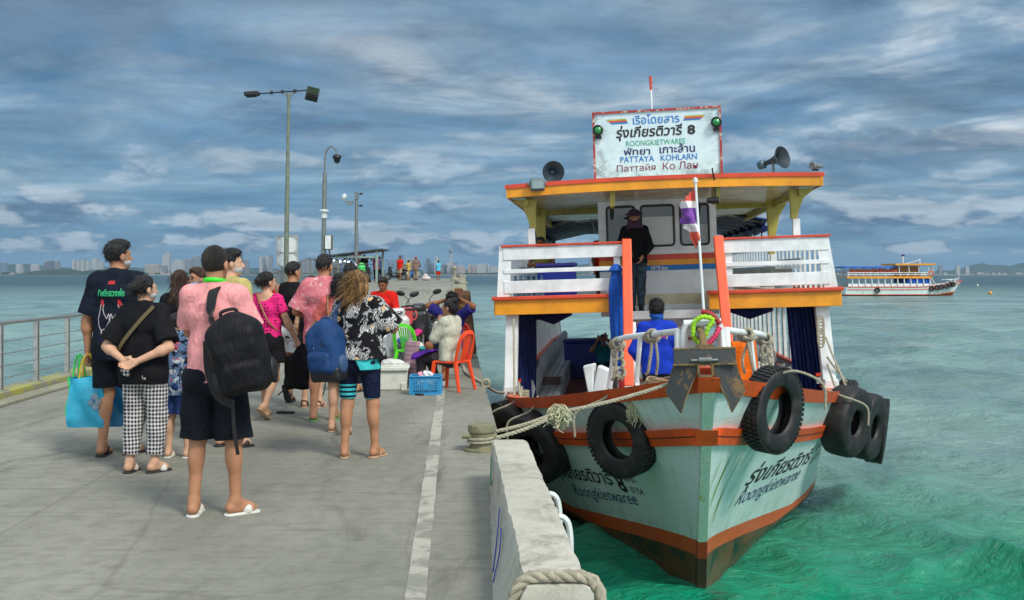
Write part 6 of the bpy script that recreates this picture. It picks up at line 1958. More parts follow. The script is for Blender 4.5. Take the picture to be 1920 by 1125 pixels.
# ================================================================== DISTANT FERRY
def far_ferry():
 D = 160.0
 t = thing('ferry', 'distant white ferry with a blue canopy and tyre fenders lying side-on at sea', 'ferry', ((1786 - 960) / FPX * D, D, WATER), R(90 + 4))
 # local +y runs aft (to the left in view); side facing camera is local -x? choose by rotation
 hull = make_hull(t, 0.5, 18.5)
 band('gunwale', t, -0.10, 0.05, 0.05, m_red, n=30, y1=18.3)
 band('rub_rail', t, -0.50, -0.40, 0.05, m_red, y0=-1.05, n=30, y1=18.3)
 Z = 2.9
 for side in (-1, 1):
  for y in np.arange(5.0, 18.4, 1.05):
   p = MB(); p.bar((side * (min(2.4, half(y, 1.3)) - 0.02), y - 0.15, 1.2), (side * 2.42, y, Z - 0.2), 0.16, 0.12); p.build('post', m_bw, t)
  w = MB(); w.box((side * 2.30, 11.5, 1.55), (0.06, 13.4, 0.5)); w.build('side_panel', m_bw, t)
  f = MB(); f.box((side * 2.55, 11.6, Z - 0.1), (0.08, 13.8, 0.32)); f.build('fascia', m_orange, t)
  f = MB(); f.box((side * 2.5, 11.6, Z + 0.35), (0.05, 13.6, 0.10)); f.box((side * 2.5, 11.6, Z + 0.65), (0.05, 13.6, 0.10)); f.build('upper_rail', m_bw, t)
  for y in np.arange(5.0, 18.4, 1.2):
   p = MB(); p.bar((side * 2.5, y, Z), (side * 2.5, y, Z + 0.7), 0.07, 0.07); p.build('rail_post', m_bw, t)
  for y in np.arange(5.2, 11.0, 1.6):
   p = MB(); p.bar((side * 2.3, y - 0.12, Z + 0.6), (side * 2.35, y, Z + 1.75), 0.09, 0.09); p.build('cabin_post', m_bw, t)
  c = MB(); c.box((side * 2.32, 6.8, 2.25), (0.03, 3.6, 0.75)); c.build('side_curtain', m_tarp_b, t)
 f = MB(); f.box((0, 11.6, Z - 0.1), (5.0, 13.8, 0.16)); f.build('upper_deck', m_ceil, t)
 f = MB(); f.box((0, 7.4, Z + 1.82), (5.2, 6.4, 0.10)); f.build('roof', m_ceil, t)
 f = MB(); f.box((0, 7.4, Z + 1.95), (5.3, 6.5, 0.24), (0, 0, 0)); f.build('roof_edge', m_orange, t)
 f = MB(); f.box((0, 7.8, Z + 0.85), (2.2, 3.6, 1.7)); f.build('wheelhouse', mat('brown_cabin', (0.34, 0.15, 0.05), var=0.4), t)
 c = MB(); c.grid(lambda u, v: ((u * 2 - 1) * 2.6, 10.4 + 8.4 * v, Z + 1.62 - 0.25 * abs(u * 2 - 1) ** 2 + 0.04 * math.sin(v * 30)), 8, 40); c.build('canopy', m_tarp_b, t, smooth=True, solid=0.04)
 for y in np.arange(11, 18.6, 1.2):
  for s_ in (-1, 1):
   p = MB(); p.bar((s_ * 2.4, y, Z), (s_ * 2.4, y, Z + 1.4), 0.04, 0.04); p.build('canopy_post', m_galv, t)
 p = MB(); p.tube([(0, 8.2, Z + 1.9), (0, 8.2, Z + 3.3)], 0.07); p.tube([(0, 5.4, Z + 1.9), (0, 5.4, Z + 2.9)], 0.05); p.tube([(0, 8.2, Z + 2.0), (0, 6.8, Z + 2.3), (0, 5.4, Z + 2.7)], 0.04); p.build('mast', m_bw, t)
 p = MB(); p.box((0, 8.2, Z + 3.4), (0.1, 0.5, 0.3)); p.build('flag', m_tarp_d, t)
 p = MB(); p.tube([(0.9, 0.4, 2.0), (0.3, -0.9, 2.7), (-0.3, -0.9, 2.7), (-0.9, 0.4, 2.0)], 0.04)
 for a in ((-0.6, -0.2), (0.6, -0.2), (-.85, .6), (.85, .6)): p.tube([(a[0], a[1], 1.9), (a[0], a[1], 2.5)], 0.03)
 p.tube([(0.6, -0.2, 2.5), (0.9, 1.4, 2.4)], 0.04); p.tube([(-0.6, -0.2, 2.5), (-0.9, 1.4, 2.4)], 0.04); p.tube([(0, -1.0, 2.1), (0, -1.1, 3.4)], 0.03); p.build('bow_rail', m_bw, t)
 p = MB(); p.bar((0.6, 4.6, Z + 0.8), (0.5, 3.0, 1.5), 0.2, 0.1); p.bar((-0.6, 4.6, Z + 0.8), (-0.5, 3.0, 1.5), 0.2, 0.1); p.build('raking_pole', m_bw, t)
 # tyres along its flank: things of their own
 side = -1
 n = 0
 for y, z, s, lab in ((0.6, 1.65, -1, 'foremost'), (1.1, 1.6, -1, 'second'), (1.9, 1.4, -1, 'third'), (2.9, 1.25, -1, 'fourth'), (3.7, 1.15, -1, 'fifth'), (4.7, 1.0, -1, 'last'), (13.6, 0.75, -1, 'midship')):
  for sgn in (-1, 1):
   x = sgn * (half(y, z) + 0.15)
   q = thing('tyre', ('black tyre, %s one of the row on the bow of the distant ferry' % lab) if lab != 'midship' else 'single black tyre hung amidships on the distant ferry', 'tyre', (0, 0, 0))
   b = MB(); b.lathe([(0.22, -0.1), (0.42, -0.13), (0.46, 0), (0.42, 0.13), (0.22, 0.1)], 18, close=True); b.build('carcass', m_tyre, q, smooth=True)
   Mx = Matrix.Translation(t.location) @ Matrix.Rotation(t.rotation_euler.z, 4, 'Z') @ Matrix.Translation((x, y, z)) @ Matrix.Rotation(R(90), 4, 'Y')
   q.location = Mx.to_translation(); q.rotation_euler = Mx.to_euler()
   # only the flank that faces the camera is kept
   if Mx.to_translation().y > D:
    for c in list(kids(q)): bpy.data.objects.remove(c)
    bpy.data.objects.remove(q)
 # orange life vests stacked on its upper deck seats
 proto = None
 Mt = Matrix.Translation(t.location) @ Matrix.Rotation(t.rotation_euler.z, 4, 'Z')
 gg = np.random.default_rng(8)
 for k in range(13):
  y = 10.4 + k * 0.6
  h = gg.uniform(0.0, 0.25)
  if proto is None:
   q = thing('life_vest', 'orange life vest hung on the upper-deck seats of the distant ferry', 'life vest', (0, 0, 0), group='orange life vests on the distant ferry')
   b = MB(); b.prism([(-0.25, 0), (0.25, 0), (0.28, 0.45), (0.18, 0.68), (0.06, 0.62), (0, 0.5), (-0.06, 0.62), (-0.18, 0.68), (-0.28, 0.45)], 0.2); b.build('vest_body', mat('vest_orange', (0.60, 0.085, 0.02), rough=0.7), q, bevel=0.03)
   b = MB(); b.box((0, -0.11, 0.25), (0.5, 0.02, 0.05)); b.build('strap', m_black, q); proto = q
  else: q = copy_tree(proto)
  q.location = (Mt @ Vector((-2.0 if Mt.to_3x3() @ Vector((-1, 0, 0)) @ Vector((0, -1, 0)) > 0 else 2.0, y, Z + 0.45 + h)))
 q = thing('life_ring', 'orange and white life ring on the front corner of the distant ferry cabin', 'life ring', (0, 0, 0))
 b = MB(); b.tube([(0.33 * math.cos(a), 0, 0.33 * math.sin(a)) for a in np.linspace(0, 6.283, 25)[:-1]], 0.09, 8, closed=True); b.build('ring_body', mat('ring_orange', (0.65, 0.12, 0.03), rough=0.5), q, smooth=True)
 q.location = Mt @ Vector((-2.65 if (Mt.to_3x3() @ Vector((-1, 0, 0))).y < 0 else 2.65, 4.9, Z + 0.55))
far_ferry()


def buoys():
 for (px, py, r, c, lab) in ((1857, 551, 0.30, (0.70, 0.30, 0.05), 'orange mooring buoy floating near the distant ferry'), (1833, 536, 0.3, (0.6, 0.6, 0.45), 'pale mooring buoy farther out behind the orange one')):
  D = 3.22 * FPX / (py - 515)
  b = MB(); b.lathe([(0, -0.3), (r * 0.7, -0.15), (r, 0.05), (r * 0.85, 0.3), (r * 0.4, 0.42), (0.05, 0.45), (0.05, 0.6), (0, 0.6)], 16)
  o = b.build('buoy', mat(lab[:5] + '_buoy_skin', c, rough=0.5), smooth=True); o.location = ((px - 960) / FPX * D, D, WATER)
  props(o, lab, 'buoy')
buoys()


# ================================================================== PEOPLE
def skin_mat(name, col):
 def f(g, co, b):
  n1 = g.noise(co, 7.0, 4, 0.6)
  c = g.mix(g.ss(n1, 0.3, 0.7), tuple(q * 0.86 for q in col), tuple(q * 1.08 for q in col))
  n2 = g.noise(co, 3.0, 2, 0.5)
  return g.mix(g.m('MULTIPLY', g.ss(n2, 0.5, 0.7), 0.25), c, (col[0] * 1.05, col[1] * 0.8, col[2] * 0.75))
 m = mat(name, None, rough=0.6, build=f, spec=0.2)
 m.node_tree.nodes['Principled BSDF'].inputs['Subsurface Weight'].default_value = 0.0
 return m
SK_L = skin_mat('skin_light', (0.56, 0.33, 0.215))
SK_M = skin_mat('skin_tan', (0.42, 0.21, 0.12))
SK_D = skin_mat('skin_brown', (0.25, 0.105, 0.05))

def hair_mat(name, c0, c1, s=90):
 def f(g, co, b):
  x, y, z = g.xyz(co)
  n1 = g.noise(g.vec(x, y, g.m('MULTIPLY', z, 0.18)), s, 4, 0.6, 0.4)
  n2 = g.noise(g.vec(x, y, g.m('MULTIPLY', z, 0.3)), 14, 3, 0.6, 0.8)
  bn = g.n('ShaderNodeBump', {'Strength': 0.9, 'Distance': 0.02, 'Height': n1})
  g.set(b, 'Normal', bn.outputs[0])
  return g.mix(g.ss(g.m('MULTIPLY_ADD', n1, 0.4, g.m('MULTIPLY', n2, 0.6)), 0.38, 0.62), c0, c1)
 return mat(name, None, rough=0.42, build=f, spec=0.4)
H_BLK = hair_mat('black_hair', (0.004, 0.004, 0.005), (0.018, 0.016, 0.016))
H_BRN = hair_mat('brown_hair', (0.018, 0.009, 0.005), (0.07, 0.03, 0.016))
H_BLD = hair_mat('highlighted_hair', (0.022, 0.010, 0.005), (0.36, 0.20, 0.07), 60)
H_SHV = hair_mat('cropped_hair', (0.010, 0.008, 0.007), (0.035, 0.024, 0.016), 260)

C_BLK = cloth('black_cotton', (0.010, 0.010, 0.012))
C_NAV = cloth('navy_black_cotton', (0.009, 0.013, 0.024))
C_SHORT = cloth('black_sport_cloth', (0.007, 0.009, 0.014), rough=0.7)
C_PINK = cloth('salmon_pink_cotton', (0.80, 0.33, 0.33))
C_RED = cloth('red_cotton', (0.62, 0.018, 0.012))
C_CORAL = cloth('coral_cotton', (0.55, 0.12, 0.11))
C_WHT = cloth('white_cotton', (0.62, 0.62, 0.62))
C_GREY = cloth('grey_slacks', (0.055, 0.05, 0.055))
C_BLUE = cloth('royal_blue_cotton', (0.012, 0.045, 0.45))
C_DKB = cloth('indigo_cotton', (0.025, 0.022, 0.16))
C_JEAN = cloth('faded_jeans', (0.045, 0.075, 0.10), var=0.6)
C_CREAM = cloth('cream_knit', (0.50, 0.50, 0.40))
C_KHA = cloth('khaki_cotton', (0.34, 0.27, 0.17))
C_TEAL = cloth('teal_cotton', (0.02, 0.20, 0.24))
C_SKY = cloth('sky_blue_cotton', (0.10, 0.45, 0.62))
C_PLUM = cloth('plum_felt', (0.075, 0.045, 0.075))
def _gingham(g, co, b):
 x, y, z = g.xyz(co)
 n = g.noise(co, 6.0, 2)
 f = lambda v: g.m('GREATER_THAN', g.m('FRACT', g.m('MULTIPLY', g.m('MULTIPLY_ADD', n, 0.02, v), 34.0)), 0.45)
 u = g.m('ADD', x, g.m('MULTIPLY', y, 0.7))
 s = g.m('ADD', f(u), f(z))
 return g.mix(g.m('MULTIPLY', s, 0.5), (0.62, 0.60, 0.60), (0.012, 0.012, 0.014))
C_GING = cloth('gingham_cloth', None, build=_gingham)
def _tiedye(g, co, b):
 n = g.noise(co, 9.0, 8, 0.72, 1.5); n2 = g.noise(co, 2.6, 3, 0.6)
 c = g.mix(g.ss(n2, 0.35, 0.65), (0.50, 0.105, 0.145), (0.60, 0.19, 0.22))
 return g.mix(g.m('MULTIPLY', g.ss(n, 0.52, 0.66), g.ss(n2, 0.42, 0.56)), c, (0.80, 0.62, 0.62))
C_TIE = cloth('tie_dyed_cotton', None, build=_tiedye)
def _dots(g, co, b):
 x, y, z = g.xyz(co)
 v = g.n('ShaderNodeTexVoronoi', {'Vector': g.vec(x, g.m('MULTIPLY', y, 0.6), z), 'Scale': 30.0, 'Randomness': 0.25}).outputs['Distance']
 return g.mix(g.m('LESS_THAN', v, 0.30), (0.72, 0.025, 0.20), (0.10, 0.01, 0.03))
C_DOT = cloth('dotted_pink_cloth', None, build=_dots)
def _hawaii(g, co, b):
 d = g.noise(co, 9.0, 3, 0.6)
 x, y, z = g.xyz(co)
 p = g.vec(g.m('MULTIPLY_ADD', d, 0.16, x), y, g.m('MULTIPLY_ADD', d, 0.20, z))
 w = g.n('ShaderNodeTexWave', {'Vector': p, 'Scale': 22.0, 'Distortion': 9.0, 'Detail': 2.0, 'Detail Scale': 1.6}).outputs['Fac']
 n1 = g.noise(p, 8.5, 3, 0.5, 1.2)
 leaf = g.m('MULTIPLY', g.ss(n1, 0.47, 0.53), g.ss(w, 0.25, 0.75))
 n3 = g.noise(p, 5.0, 2)
 c = g.mix(leaf, (0.010, 0.010, 0.013), g.mix(n3, (0.24, 0.25, 0.28), (0.85, 0.84, 0.80)))
 v = g.n('ShaderNodeTexVoronoi', {'Vector': p, 'Scale': 9.5}).outputs['Distance']
 c = g.mix(g.m('SUBTRACT', 1.0, g.ss(v, 0.16, 0.22)), c, (0.68, 0.50, 0.30))
 c = g.mix(g.m('SUBTRACT', 1.0, g.ss(v, 0.08, 0.13)), c, (0.62, 0.28, 0.05))
 return c
C_HAW = cloth('tropical_print', None, build=_hawaii)
def _boy(g, co, b):
 n = g.noise(co, 9.0, 5, 0.6, 1.8); n2 = g.noise(co, 14.0, 4, 0.6, 1.0)
 c = g.mix(g.ss(n, 0.44, 0.52), (0.012, 0.016, 0.03), (0.10, 0.17, 0.30))
 c = g.mix(g.ss(n2, 0.56, 0.60), c, (0.42, 0.46, 0.50))
 return g.mix(g.ss(n, 0.60, 0.63), c, (0.40, 0.02, 0.03))
C_BOY = cloth('comic_print', None, build=_boy)
def _stripeshorts(g, co, b):
 x, y, z = g.xyz(co)
 s = g.m('GREATER_THAN', g.m('FRACT', g.m('MULTIPLY', g.m('SUBTRACT', z, 0.505), 26.0)), 0.48)
 inz = g.m('MULTIPLY', g.m('LESS_THAN', z, 0.615), g.m('LESS_THAN', x, 0.0))
 hem = g.m('LESS_THAN', z, 0.50)
 k = g.m('MAXIMUM', g.m('MULTIPLY', s, inz), hem)
 return g.mix(k, (0.008, 0.012, 0.035), (0.05, 0.50, 0.55))
C_SWIM = cloth('striped_swim_cloth', None, build=_stripeshorts, rough=0.55)
m_sandal_w = mat('white_rubber', (0.60, 0.60, 0.55), rough=0.6)
m_sandal_t = mat('tan_leather', (0.42, 0.28, 0.17), rough=0.6)
m_sandal_k = mat('black_rubber', (0.015, 0.015, 0.015), rough=0.6)
m_sandal_g = mat('green_rubber', (0.12, 0.30, 0.10), rough=0.6)
m_mask = mat('pale_mask', (0.42, 0.43, 0.45), rough=0.8)
m_maskb = mat('blue_mask', (0.12, 0.36, 0.58), rough=0.8)
m_eye = mat('eye_dark', (0.02, 0.015, 0.012), rough=0.2)
m_lip = mat('lips', (0.34, 0.10, 0.085), rough=0.5)


def nrm(v):
 v = _v(v); return v / (np.linalg.norm(v) + 1e-9)

def hand_prims(w, d, n, side, curl=25, s=1.0, spread=1.0):
 """palm, four bent fingers of different lengths and a thumb"""
 d = nrm(d); n = nrm(_v(n) - d * float(_v(n) @ d))
 t = nrm(np.cross(d, n)) * (-1 if side > 0 else 1)
 t = -t if False else t
 # thumb side: forward for hanging arms
 if side > 0: t = nrm(np.cross(n, d)) * -1
 else: t = nrm(np.cross(d, n)) * -1
 w = _v(w)
 P = []
 for o in (-0.022, 0.0, 0.022):
  P.append(cap(w + d * 0.012 + t * o * 0.7, w + d * 0.082 * s + t * o * 1.15, 0.0185, 0.0155, 0.016))
 L = (0.072, 0.080, 0.075, 0.058); O = (0.030, 0.0105, -0.0095, -0.029)
 for i in range(4):
  c1 = R(curl * (0.75 + 0.12 * i)); c2 = R(curl * (1.9 + 0.2 * i))
  b = w + d * (0.083 - abs(i - 1.3) * 0.004) + t * O[i] * spread
  d1 = d * math.cos(c1) + n * math.sin(c1) + t * O[i] * 1.2
  m = b + d1 * L[i] * 0.52
  d2 = d * math.cos(c2) + n * math.sin(c2)
  P.append(cap(b, m, 0.0098, 0.0092, 0.005)); P.append(cap(m, m + d2 * L[i] * 0.48, 0.0092, 0.0078, 0.004))
 b = w + d * 0.022 + t * 0.026
 td = nrm(d * 0.62 + t * 0.62 + n * 0.35)
 m = b + td * 0.038
 P.append(cap(b - td * 0.01, m, 0.0145, 0.0115, 0.010)); P.append(cap(m, m + nrm(td + n * 0.4 + d * 0.2) * 0.03, 0.0112, 0.009, 0.004))
 return P


def strands(V, Q, hc, Rh, st, vox):
 """many thin tapering hairs lying along the hair volume, joined to its mesh"""
 n, L, w = {'shaved': (500, 0.010, 0.0016), 'fade': (700, 0.020, 0.002), 'short': (900, 0.024, 0.0022), 'spiky': (900, 0.030, 0.0024), 'long': (800, 0.11, 0.003), 'bob': (800, 0.075, 0.003), 'wind': (1100, 0.105, 0.0026)}.get(st, (700, 0.045, 0.0024))
 if vox > 0.0105: n = n // 4; w *= 1.8
 if vox > 0.015: return V, Q
 g = np.random.default_rng(len(V))
 i = g.integers(0, len(V), n)
 P = V[i]
 q = (P - hc)
 nr = q / (np.linalg.norm(q, axis=1)[:, None] + 1e-9)
 fl = np.tile(np.array([0, -0.55, -1.0]) if st not in ('spiky',) else np.array([0, 0.1, 0.5]), (n, 1)) @ Rh.T.astype(float)
 d = nr * {'spiky': 0.75, 'shaved': 0.6, 'wind': 0.25}.get(st, 0.30) + fl * {'shaved': 0.2, 'spiky': 0.35}.get(st, 0.75) + g.normal(0, 0.28 if st != 'wind' else 0.16, (n, 3))
 if st == 'wind': d += np.array([-0.45, 0, 0.25])
 d /= np.linalg.norm(d, axis=1)[:, None]
 l = (L * g.uniform(0.5, 1.25, n))[:, None]
 sd = np.cross(d, g.normal(0, 1, (n, 3))); sd /= np.linalg.norm(sd, axis=1)[:, None] + 1e-9
 P0 = P - nr * 0.003
 mid = P0 + d * l * 0.55
 tip = P0 + d * l + (np.array([0, 0, -0.18]) if st not in ('spiky', 'shaved') else 0) * l
 A = np.stack([P0 - sd * w, P0 + sd * w, mid + sd * w * 0.7, mid - sd * w * 0.7, tip + sd * w * 0.15, tip - sd * w * 0.15], 1).reshape(-1, 3)
 b = len(V) + 6 * np.arange(n)[:, None]
 F = np.concatenate([b + np.array([0, 1, 2, 3]), b + np.array([3, 2, 4, 5])])
 return np.concatenate([V, A]), np.concatenate([Q, F])


class Fig:
 pass

def person(label, x, y, rz, h, top=None, bottom=None, hair=None, skin=SK_L, feet=('slide', m_sandal_w), b=1.0, fem=False, pose=None, group=None,
  vox=0.009, face=False, mask=None, z=0.0, loc=None, rot=None, hat=None, belly=0.0, name='person', extra_skin=None):
 s = h / 1.70
 q = dict(hip=(0, 0, 0.90), ch=(0, 0.0, 1.385), sw=0.160 if not fem else 0.142, hw=0.088, hy=0, hp=0,
   Lk=(-0.095, 0.02, 0.49), La=(-0.10, 0.0, 0.095), Rk=(0.095, 0.02, 0.49), Ra=(0.10, 0.0, 0.095),
   Lf=(12, 0), Rf=(-12, 0), Le=None, Lw=None, Re=None, Rw=None, Lh={}, Rh={}, head=None, twist=0)
 q.update(pose or {})
 hip, ch = _v(q['hip']), _v(q['ch'])
 up = nrm(ch - hip)
 tw = R(q['twist'])
 sd = _v((math.cos(tw), math.sin(tw), 0))
 fw = _v((-math.sin(tw), math.cos(tw), 0))
 sw = q['sw'] * (0.5 + 0.5 * b)
 shL, shR = ch - sd * sw - up * 0.0, ch + sd * sw
 nb = ch + up * 0.055
 hc = _v(q['head']) if q['head'] is not None else ch + up * 0.205 + fw * 0.022
 Le = _v(q['Le']) if q['Le'] is not None else shL + _v((-0.055 * b, -0.01, -0.285))
 Re = _v(q['Re']) if q['Re'] is not None else shR + _v((0.055 * b, -0.01, -0.285))
 Lw = _v(q['Lw']) if q['Lw'] is not None else Le + _v((-0.005, 0.055, -0.245))
 Rw = _v(q['Rw']) if q['Rw'] is not None else Re + _v((0.005, 0.055, -0.245))
 hj = {'L': hip - sd * q['hw'] * (0.6 + 0.4 * b) - _v((0, 0, 0.02)), 'R': hip + sd * q['hw'] * (0.6 + 0.4 * b) - _v((0, 0, 0.02))}
 kn = {'L': _v(q['Lk']), 'R': _v(q['Rk'])}; an = {'L': _v(q['La']), 'R': _v(q['Ra'])}
 el = {'L': Le, 'R': Re}; wr = {'L': Lw, 'R': Rw}; sh = {'L': shL, 'R': shR}
 Rh = np.array(Euler((R(-q['hp']), 0, R(q['hy']) + tw)).to_matrix(), dtype=np.float32)
 HP = lambda p: hc + Rh @ _v(p)
 bl = 0.5 + 0.5 * b     # limb factor
 def tors(inf, k=0.05):
  p = lambda t: hip + (ch - hip) * t
  wx = 1.40 * b
  wa = 0.93 if fem else 1.0
  P = [cap(p(-0.03), p(0.38), 0.108 * (0.6 + 0.4 * b) + inf, 0.092 * (0.6 + 0.4 * b) * wa + inf, k, (wx, 1, 1)),
   cap(p(0.38), p(0.80), 0.094 * (0.6 + 0.4 * b) * wa + inf, 0.103 * (0.7 + 0.3 * b) + inf, k, (1.42 * (0.4 + 0.6 * b), 1.0, 1)),
   cap(p(0.80), p(0.93), 0.098 + inf, 0.072 + inf, k, (1.5 * (0.4 + 0.6 * b), 1.0, 1)),
   cap(shL, shR, 0.050 + inf, None, 0.04),
   cap(nb - up * 0.01, shL + sd * 0.03 + up * 0.0, 0.050 + inf * 0.8, 0.046 + inf, 0.04), cap(nb - up * 0.01, shR - sd * 0.03, 0.050 + inf * 0.8, 0.046 + inf, 0.04)]
  for c in (-1, 1):
   P.append(ell(hip + sd * c * 0.068 * b - fw * 0.045 - _v((0, 0, 0.035)), (0.088 * bl + inf, 0.085 * bl + inf, 0.095 + inf), 0.04))
  if fem:
   for c in (-1, 1): P.append(ell(p(0.70) + sd * c * 0.072 + fw * 0.085, (0.062 + inf, 0.052 + inf, 0.058 + inf), 0.04))
  if belly: P.append(ell(p(0.30) + fw * 0.05, (0.12 + belly + inf, 0.09 + belly + inf, 0.14 + inf), 0.06))
  return P
 # ---------------- the body, one continuous surface
 B = tors(0.0)
 B += [cap(nb - up * 0.03, HP((0, -0.015, -0.07)), 0.056 * (0.6 + 0.4 * b) if not fem else 0.049, 0.052 if not fem else 0.046, 0.025)]
 for k_, c in (('L', -1), ('R', 1)):
  B += [cap(sh[k_], el[k_], 0.049 * bl, 0.039 * bl, 0.03), cap(el[k_], wr[k_], 0.040 * bl, 0.0265, 0.02),
   ell(el[k_] + (wr[k_] - el[k_]) * 0.22, 0.043 * bl, 0.03)]
  fd = nrm(wr[k_] - el[k_])
  hd = q[k_ + 'h']
  if not hd.get('skip'):
   B += hand_prims(wr[k_], hd.get('d', fd), hd.get('n', (-c, 0.0, 0.0)), c, hd.get('curl', 28))
  B += [cap(hj[k_], kn[k_], 0.086 * bl, 0.054 * bl, 0.03), cap(kn[k_], an[k_], 0.052 * bl, 0.034, 0.025)]
  ca = kn[k_] + (an[k_] - kn[k_]) * 0.28
  d_ = nrm(an[k_] - kn[k_]); bk = nrm(_v((0, -1, 0)) - d_ * float(-d_[1]))
  B += [ell(ca + bk * 0.018, (0.052 * bl, 0.050 * bl, 0.105), 0.03, rot=np.array(Vector(d_).to_track_quat('-Z', 'Y').to_matrix(), dtype=np.float32)),
   ell(kn[k_] - bk * 0.012, 0.050 * bl, 0.03)]
  yaw, pit = q[k_ + 'f']
  Fm = np.array((Matrix.Rotation(R(yaw), 3, 'Z') @ Matrix.Rotation(R(pit), 3, 'X')), dtype=np.float32)
  FP = lambda p, a=an[k_], M=Fm: a + M @ _v(p)
  B += [cap(FP((0, -0.005, 0.0)), FP((0, -0.03, -0.045)), 0.036, 0.033, 0.02), cap(FP((0, -0.03, -0.048)), FP((0.0, 0.10, -0.058)), 0.031, 0.028, 0.02, None),
   cap(FP((-0.018, 0.09, -0.064)), FP((0.018, 0.09, -0.064)), 0.022, 0.022, 0.012), cap(FP((0, 0.0, -0.005)), FP((0, 0.09, -0.05)), 0.032, 0.026, 0.02)]
  for i in range(5):
   ox = (-0.030 + 0.015 * i); big = (i == 4 if c < 0 else i == 0)
   ln = 0.150 - 0.012 * (4 - i if c < 0 else i)
   B.append(cap(FP((ox, 0.10, -0.068)), FP((ox * 1.1, ln + (0.004 if big else 0), -0.071)), 0.0125 if big else 0.0095, 0.011 if big else 0.008, 0.006))
 hr = Rh
 B += [ell(HP((0, -0.012, 0.022)), (0.074, 0.092, 0.092), 0.02, hr), ell(HP((0, 0.028, -0.03)), (0.060, 0.066, 0.084), 0.02, hr), ell(HP((0, 0.052, -0.083)), (0.036, 0.036, 0.030), 0.02, hr),
  cap(HP((0, 0.088, 0.002)), HP((0, 0.107, -0.030)), 0.008, 0.013, 0.010), cap(HP((-0.014, 0.093, -0.036)), HP((0.014, 0.093, -0.036)), 0.009, None, 0.006),
  cap(HP((-0.032, 0.078, 0.020)), HP((0.032, 0.078, 0.020)), 0.011, None, 0.010)]
 for c in (-1, 1):
  B += [ell(HP((c * 0.031, 0.092, 0.002)), (0.016, 0.012, 0.010), 0.012, hr, True), ell(HP((c * 0.076, -0.006, -0.014)), (0.011, 0.022, 0.033), 0.006, hr)]
 if extra_skin: B += extra_skin
 t = thing(name, label, 'person', loc if loc is not None else (x, y, z), rz, group, rot=rot)
 V, Q = sculpt(B, vox)
 mesh_np('body', V * s, quads=Q, material=skin, parent=t)
 # ---------------- clothes
 def leg_pt(k_, f):
  return hj[k_] + (kn[k_] - hj[k_]) * f if f <= 1 else kn[k_] + (an[k_] - kn[k_]) * (f - 1)
 def folds(a=0.004, seed=0.0, fz=1.0):
  def f(X, Y, Z):
   return a * (np.sin(31 * Z * fz + 14 * X + 9 * Y + seed) * 0.5 + np.sin(17 * X - 24 * Z * fz + 21 * Y + 2 * seed) * 0.6 + np.sin(47 * X + 12 * Z + 33 * Y + seed * 3) * 0.35)
  return f
 F = Fig(); F.t = t; F.s = s; F.hc = hc; F.HP = HP; F.Rh = Rh; F.sh = sh; F.el = el; F.wr = wr; F.hip = hip; F.ch = ch; F.an = an; F.kn = kn; F.hj = hj; F.up = up; F.fw = fw; F.sd = sd; F.b = b
 if bottom:
  lo = bottom.get('loose', 0.02); fr = bottom['to']; fl = bottom.get('flare', 0.0)
  P = [cap(hip + up * bottom.get('waist', 0.13), hip - _v((0, 0, 0.03)), 0.098 * (0.6 + 0.4 * b) + lo * 0.6, 0.104 * (0.6 + 0.4 * b) + lo * 0.8, 0.04, (1.42 * b, 1.02, 1), 1)]
  for c in (-1, 1):
   P.append(ell(hip + sd * c * 0.068 * b - fw * 0.045 - _v((0, 0, 0.035)), (0.088 * bl + lo, 0.085 * bl + lo, 0.10 + lo), 0.04))
  for k_ in 'LR':
   r0 = 0.088 * bl + lo; r1 = 0.056 * bl + lo + fl
   if bottom.get('skirt'):
    pass
   if fr <= 1:
    e = leg_pt(k_, fr); rr = r0 + (r1 - r0) * fr
    P.append(cap(hj[k_] + sd * (-0.006 if k_ == 'L' else 0.006), e, r0, rr + fl, 0.006, None, 2))
   else:
    P.append(cap(hj[k_], kn[k_], r0, r1, 0.010)); e = leg_pt(k_, fr)
    P.append(cap(kn[k_], e, r1, 0.038 + lo + fl, 0.03, None, 2))
    dd = nrm(an[k_] - kn[k_]); ca = kn[k_] + (an[k_] - kn[k_]) * 0.28
    if fr > 1.5: P.append(ell(ca + _v((0, -0.015, 0)), (0.05 * bl + lo, 0.05 * bl + lo, 0.10), 0.03))
  if bottom.get('skirt'):
   m_ = (leg_pt('L', fr) + leg_pt('R', fr)) / 2
   P.append(cap(hip, m_, 0.112 * b + lo, 0.125 * b + lo, 0.04, (1.35, 1, 1), 2))
  V, Q = sculpt(P, vox * 1.05, folds(bottom.get('fold', 0.0035), 1.7 + x))
  mesh_np(bottom.get('name', 'shorts'), V * s, quads=Q, material=bottom['m'], parent=t)
 if top:
  lo = top.get('loose', 0.014); sl = top.get('slv', 0.55); hem = top.get('hem', 0.80)
  P = tors(lo, 0.06)
  hemc = _v((hip[0], hip[1], hem))
  P.append(cap(hemc - _v((0, 0, 0.04)), hip + up * 0.18, 0.112 * (0.6 + 0.4 * b) + lo + top.get('flare', 0.004), 0.098 * (0.6 + 0.4 * b) + lo, 0.05, (1.42 * b, 1.04, 1)))
  P.append(plane(hemc, (0, 0, -1)))
  if top.get('neck', 'crew') == 'tank':
   for c in (-1, 1): P.append(ell(ch + sd * c * (sw + 0.055) + up * 0.02, (0.075, 0.15, 0.13), 0.015, None, True))
  if top.get('neck') == 'scoop': P.append(ell(nb + up * 0.01 - fw * 0.06, (0.105, 0.12, 0.085), 0.01, None, True))
  else: P.append(ell(nb + up * 0.055 + fw * 0.03, (0.072, 0.075, 0.052), 0.008, None, True))
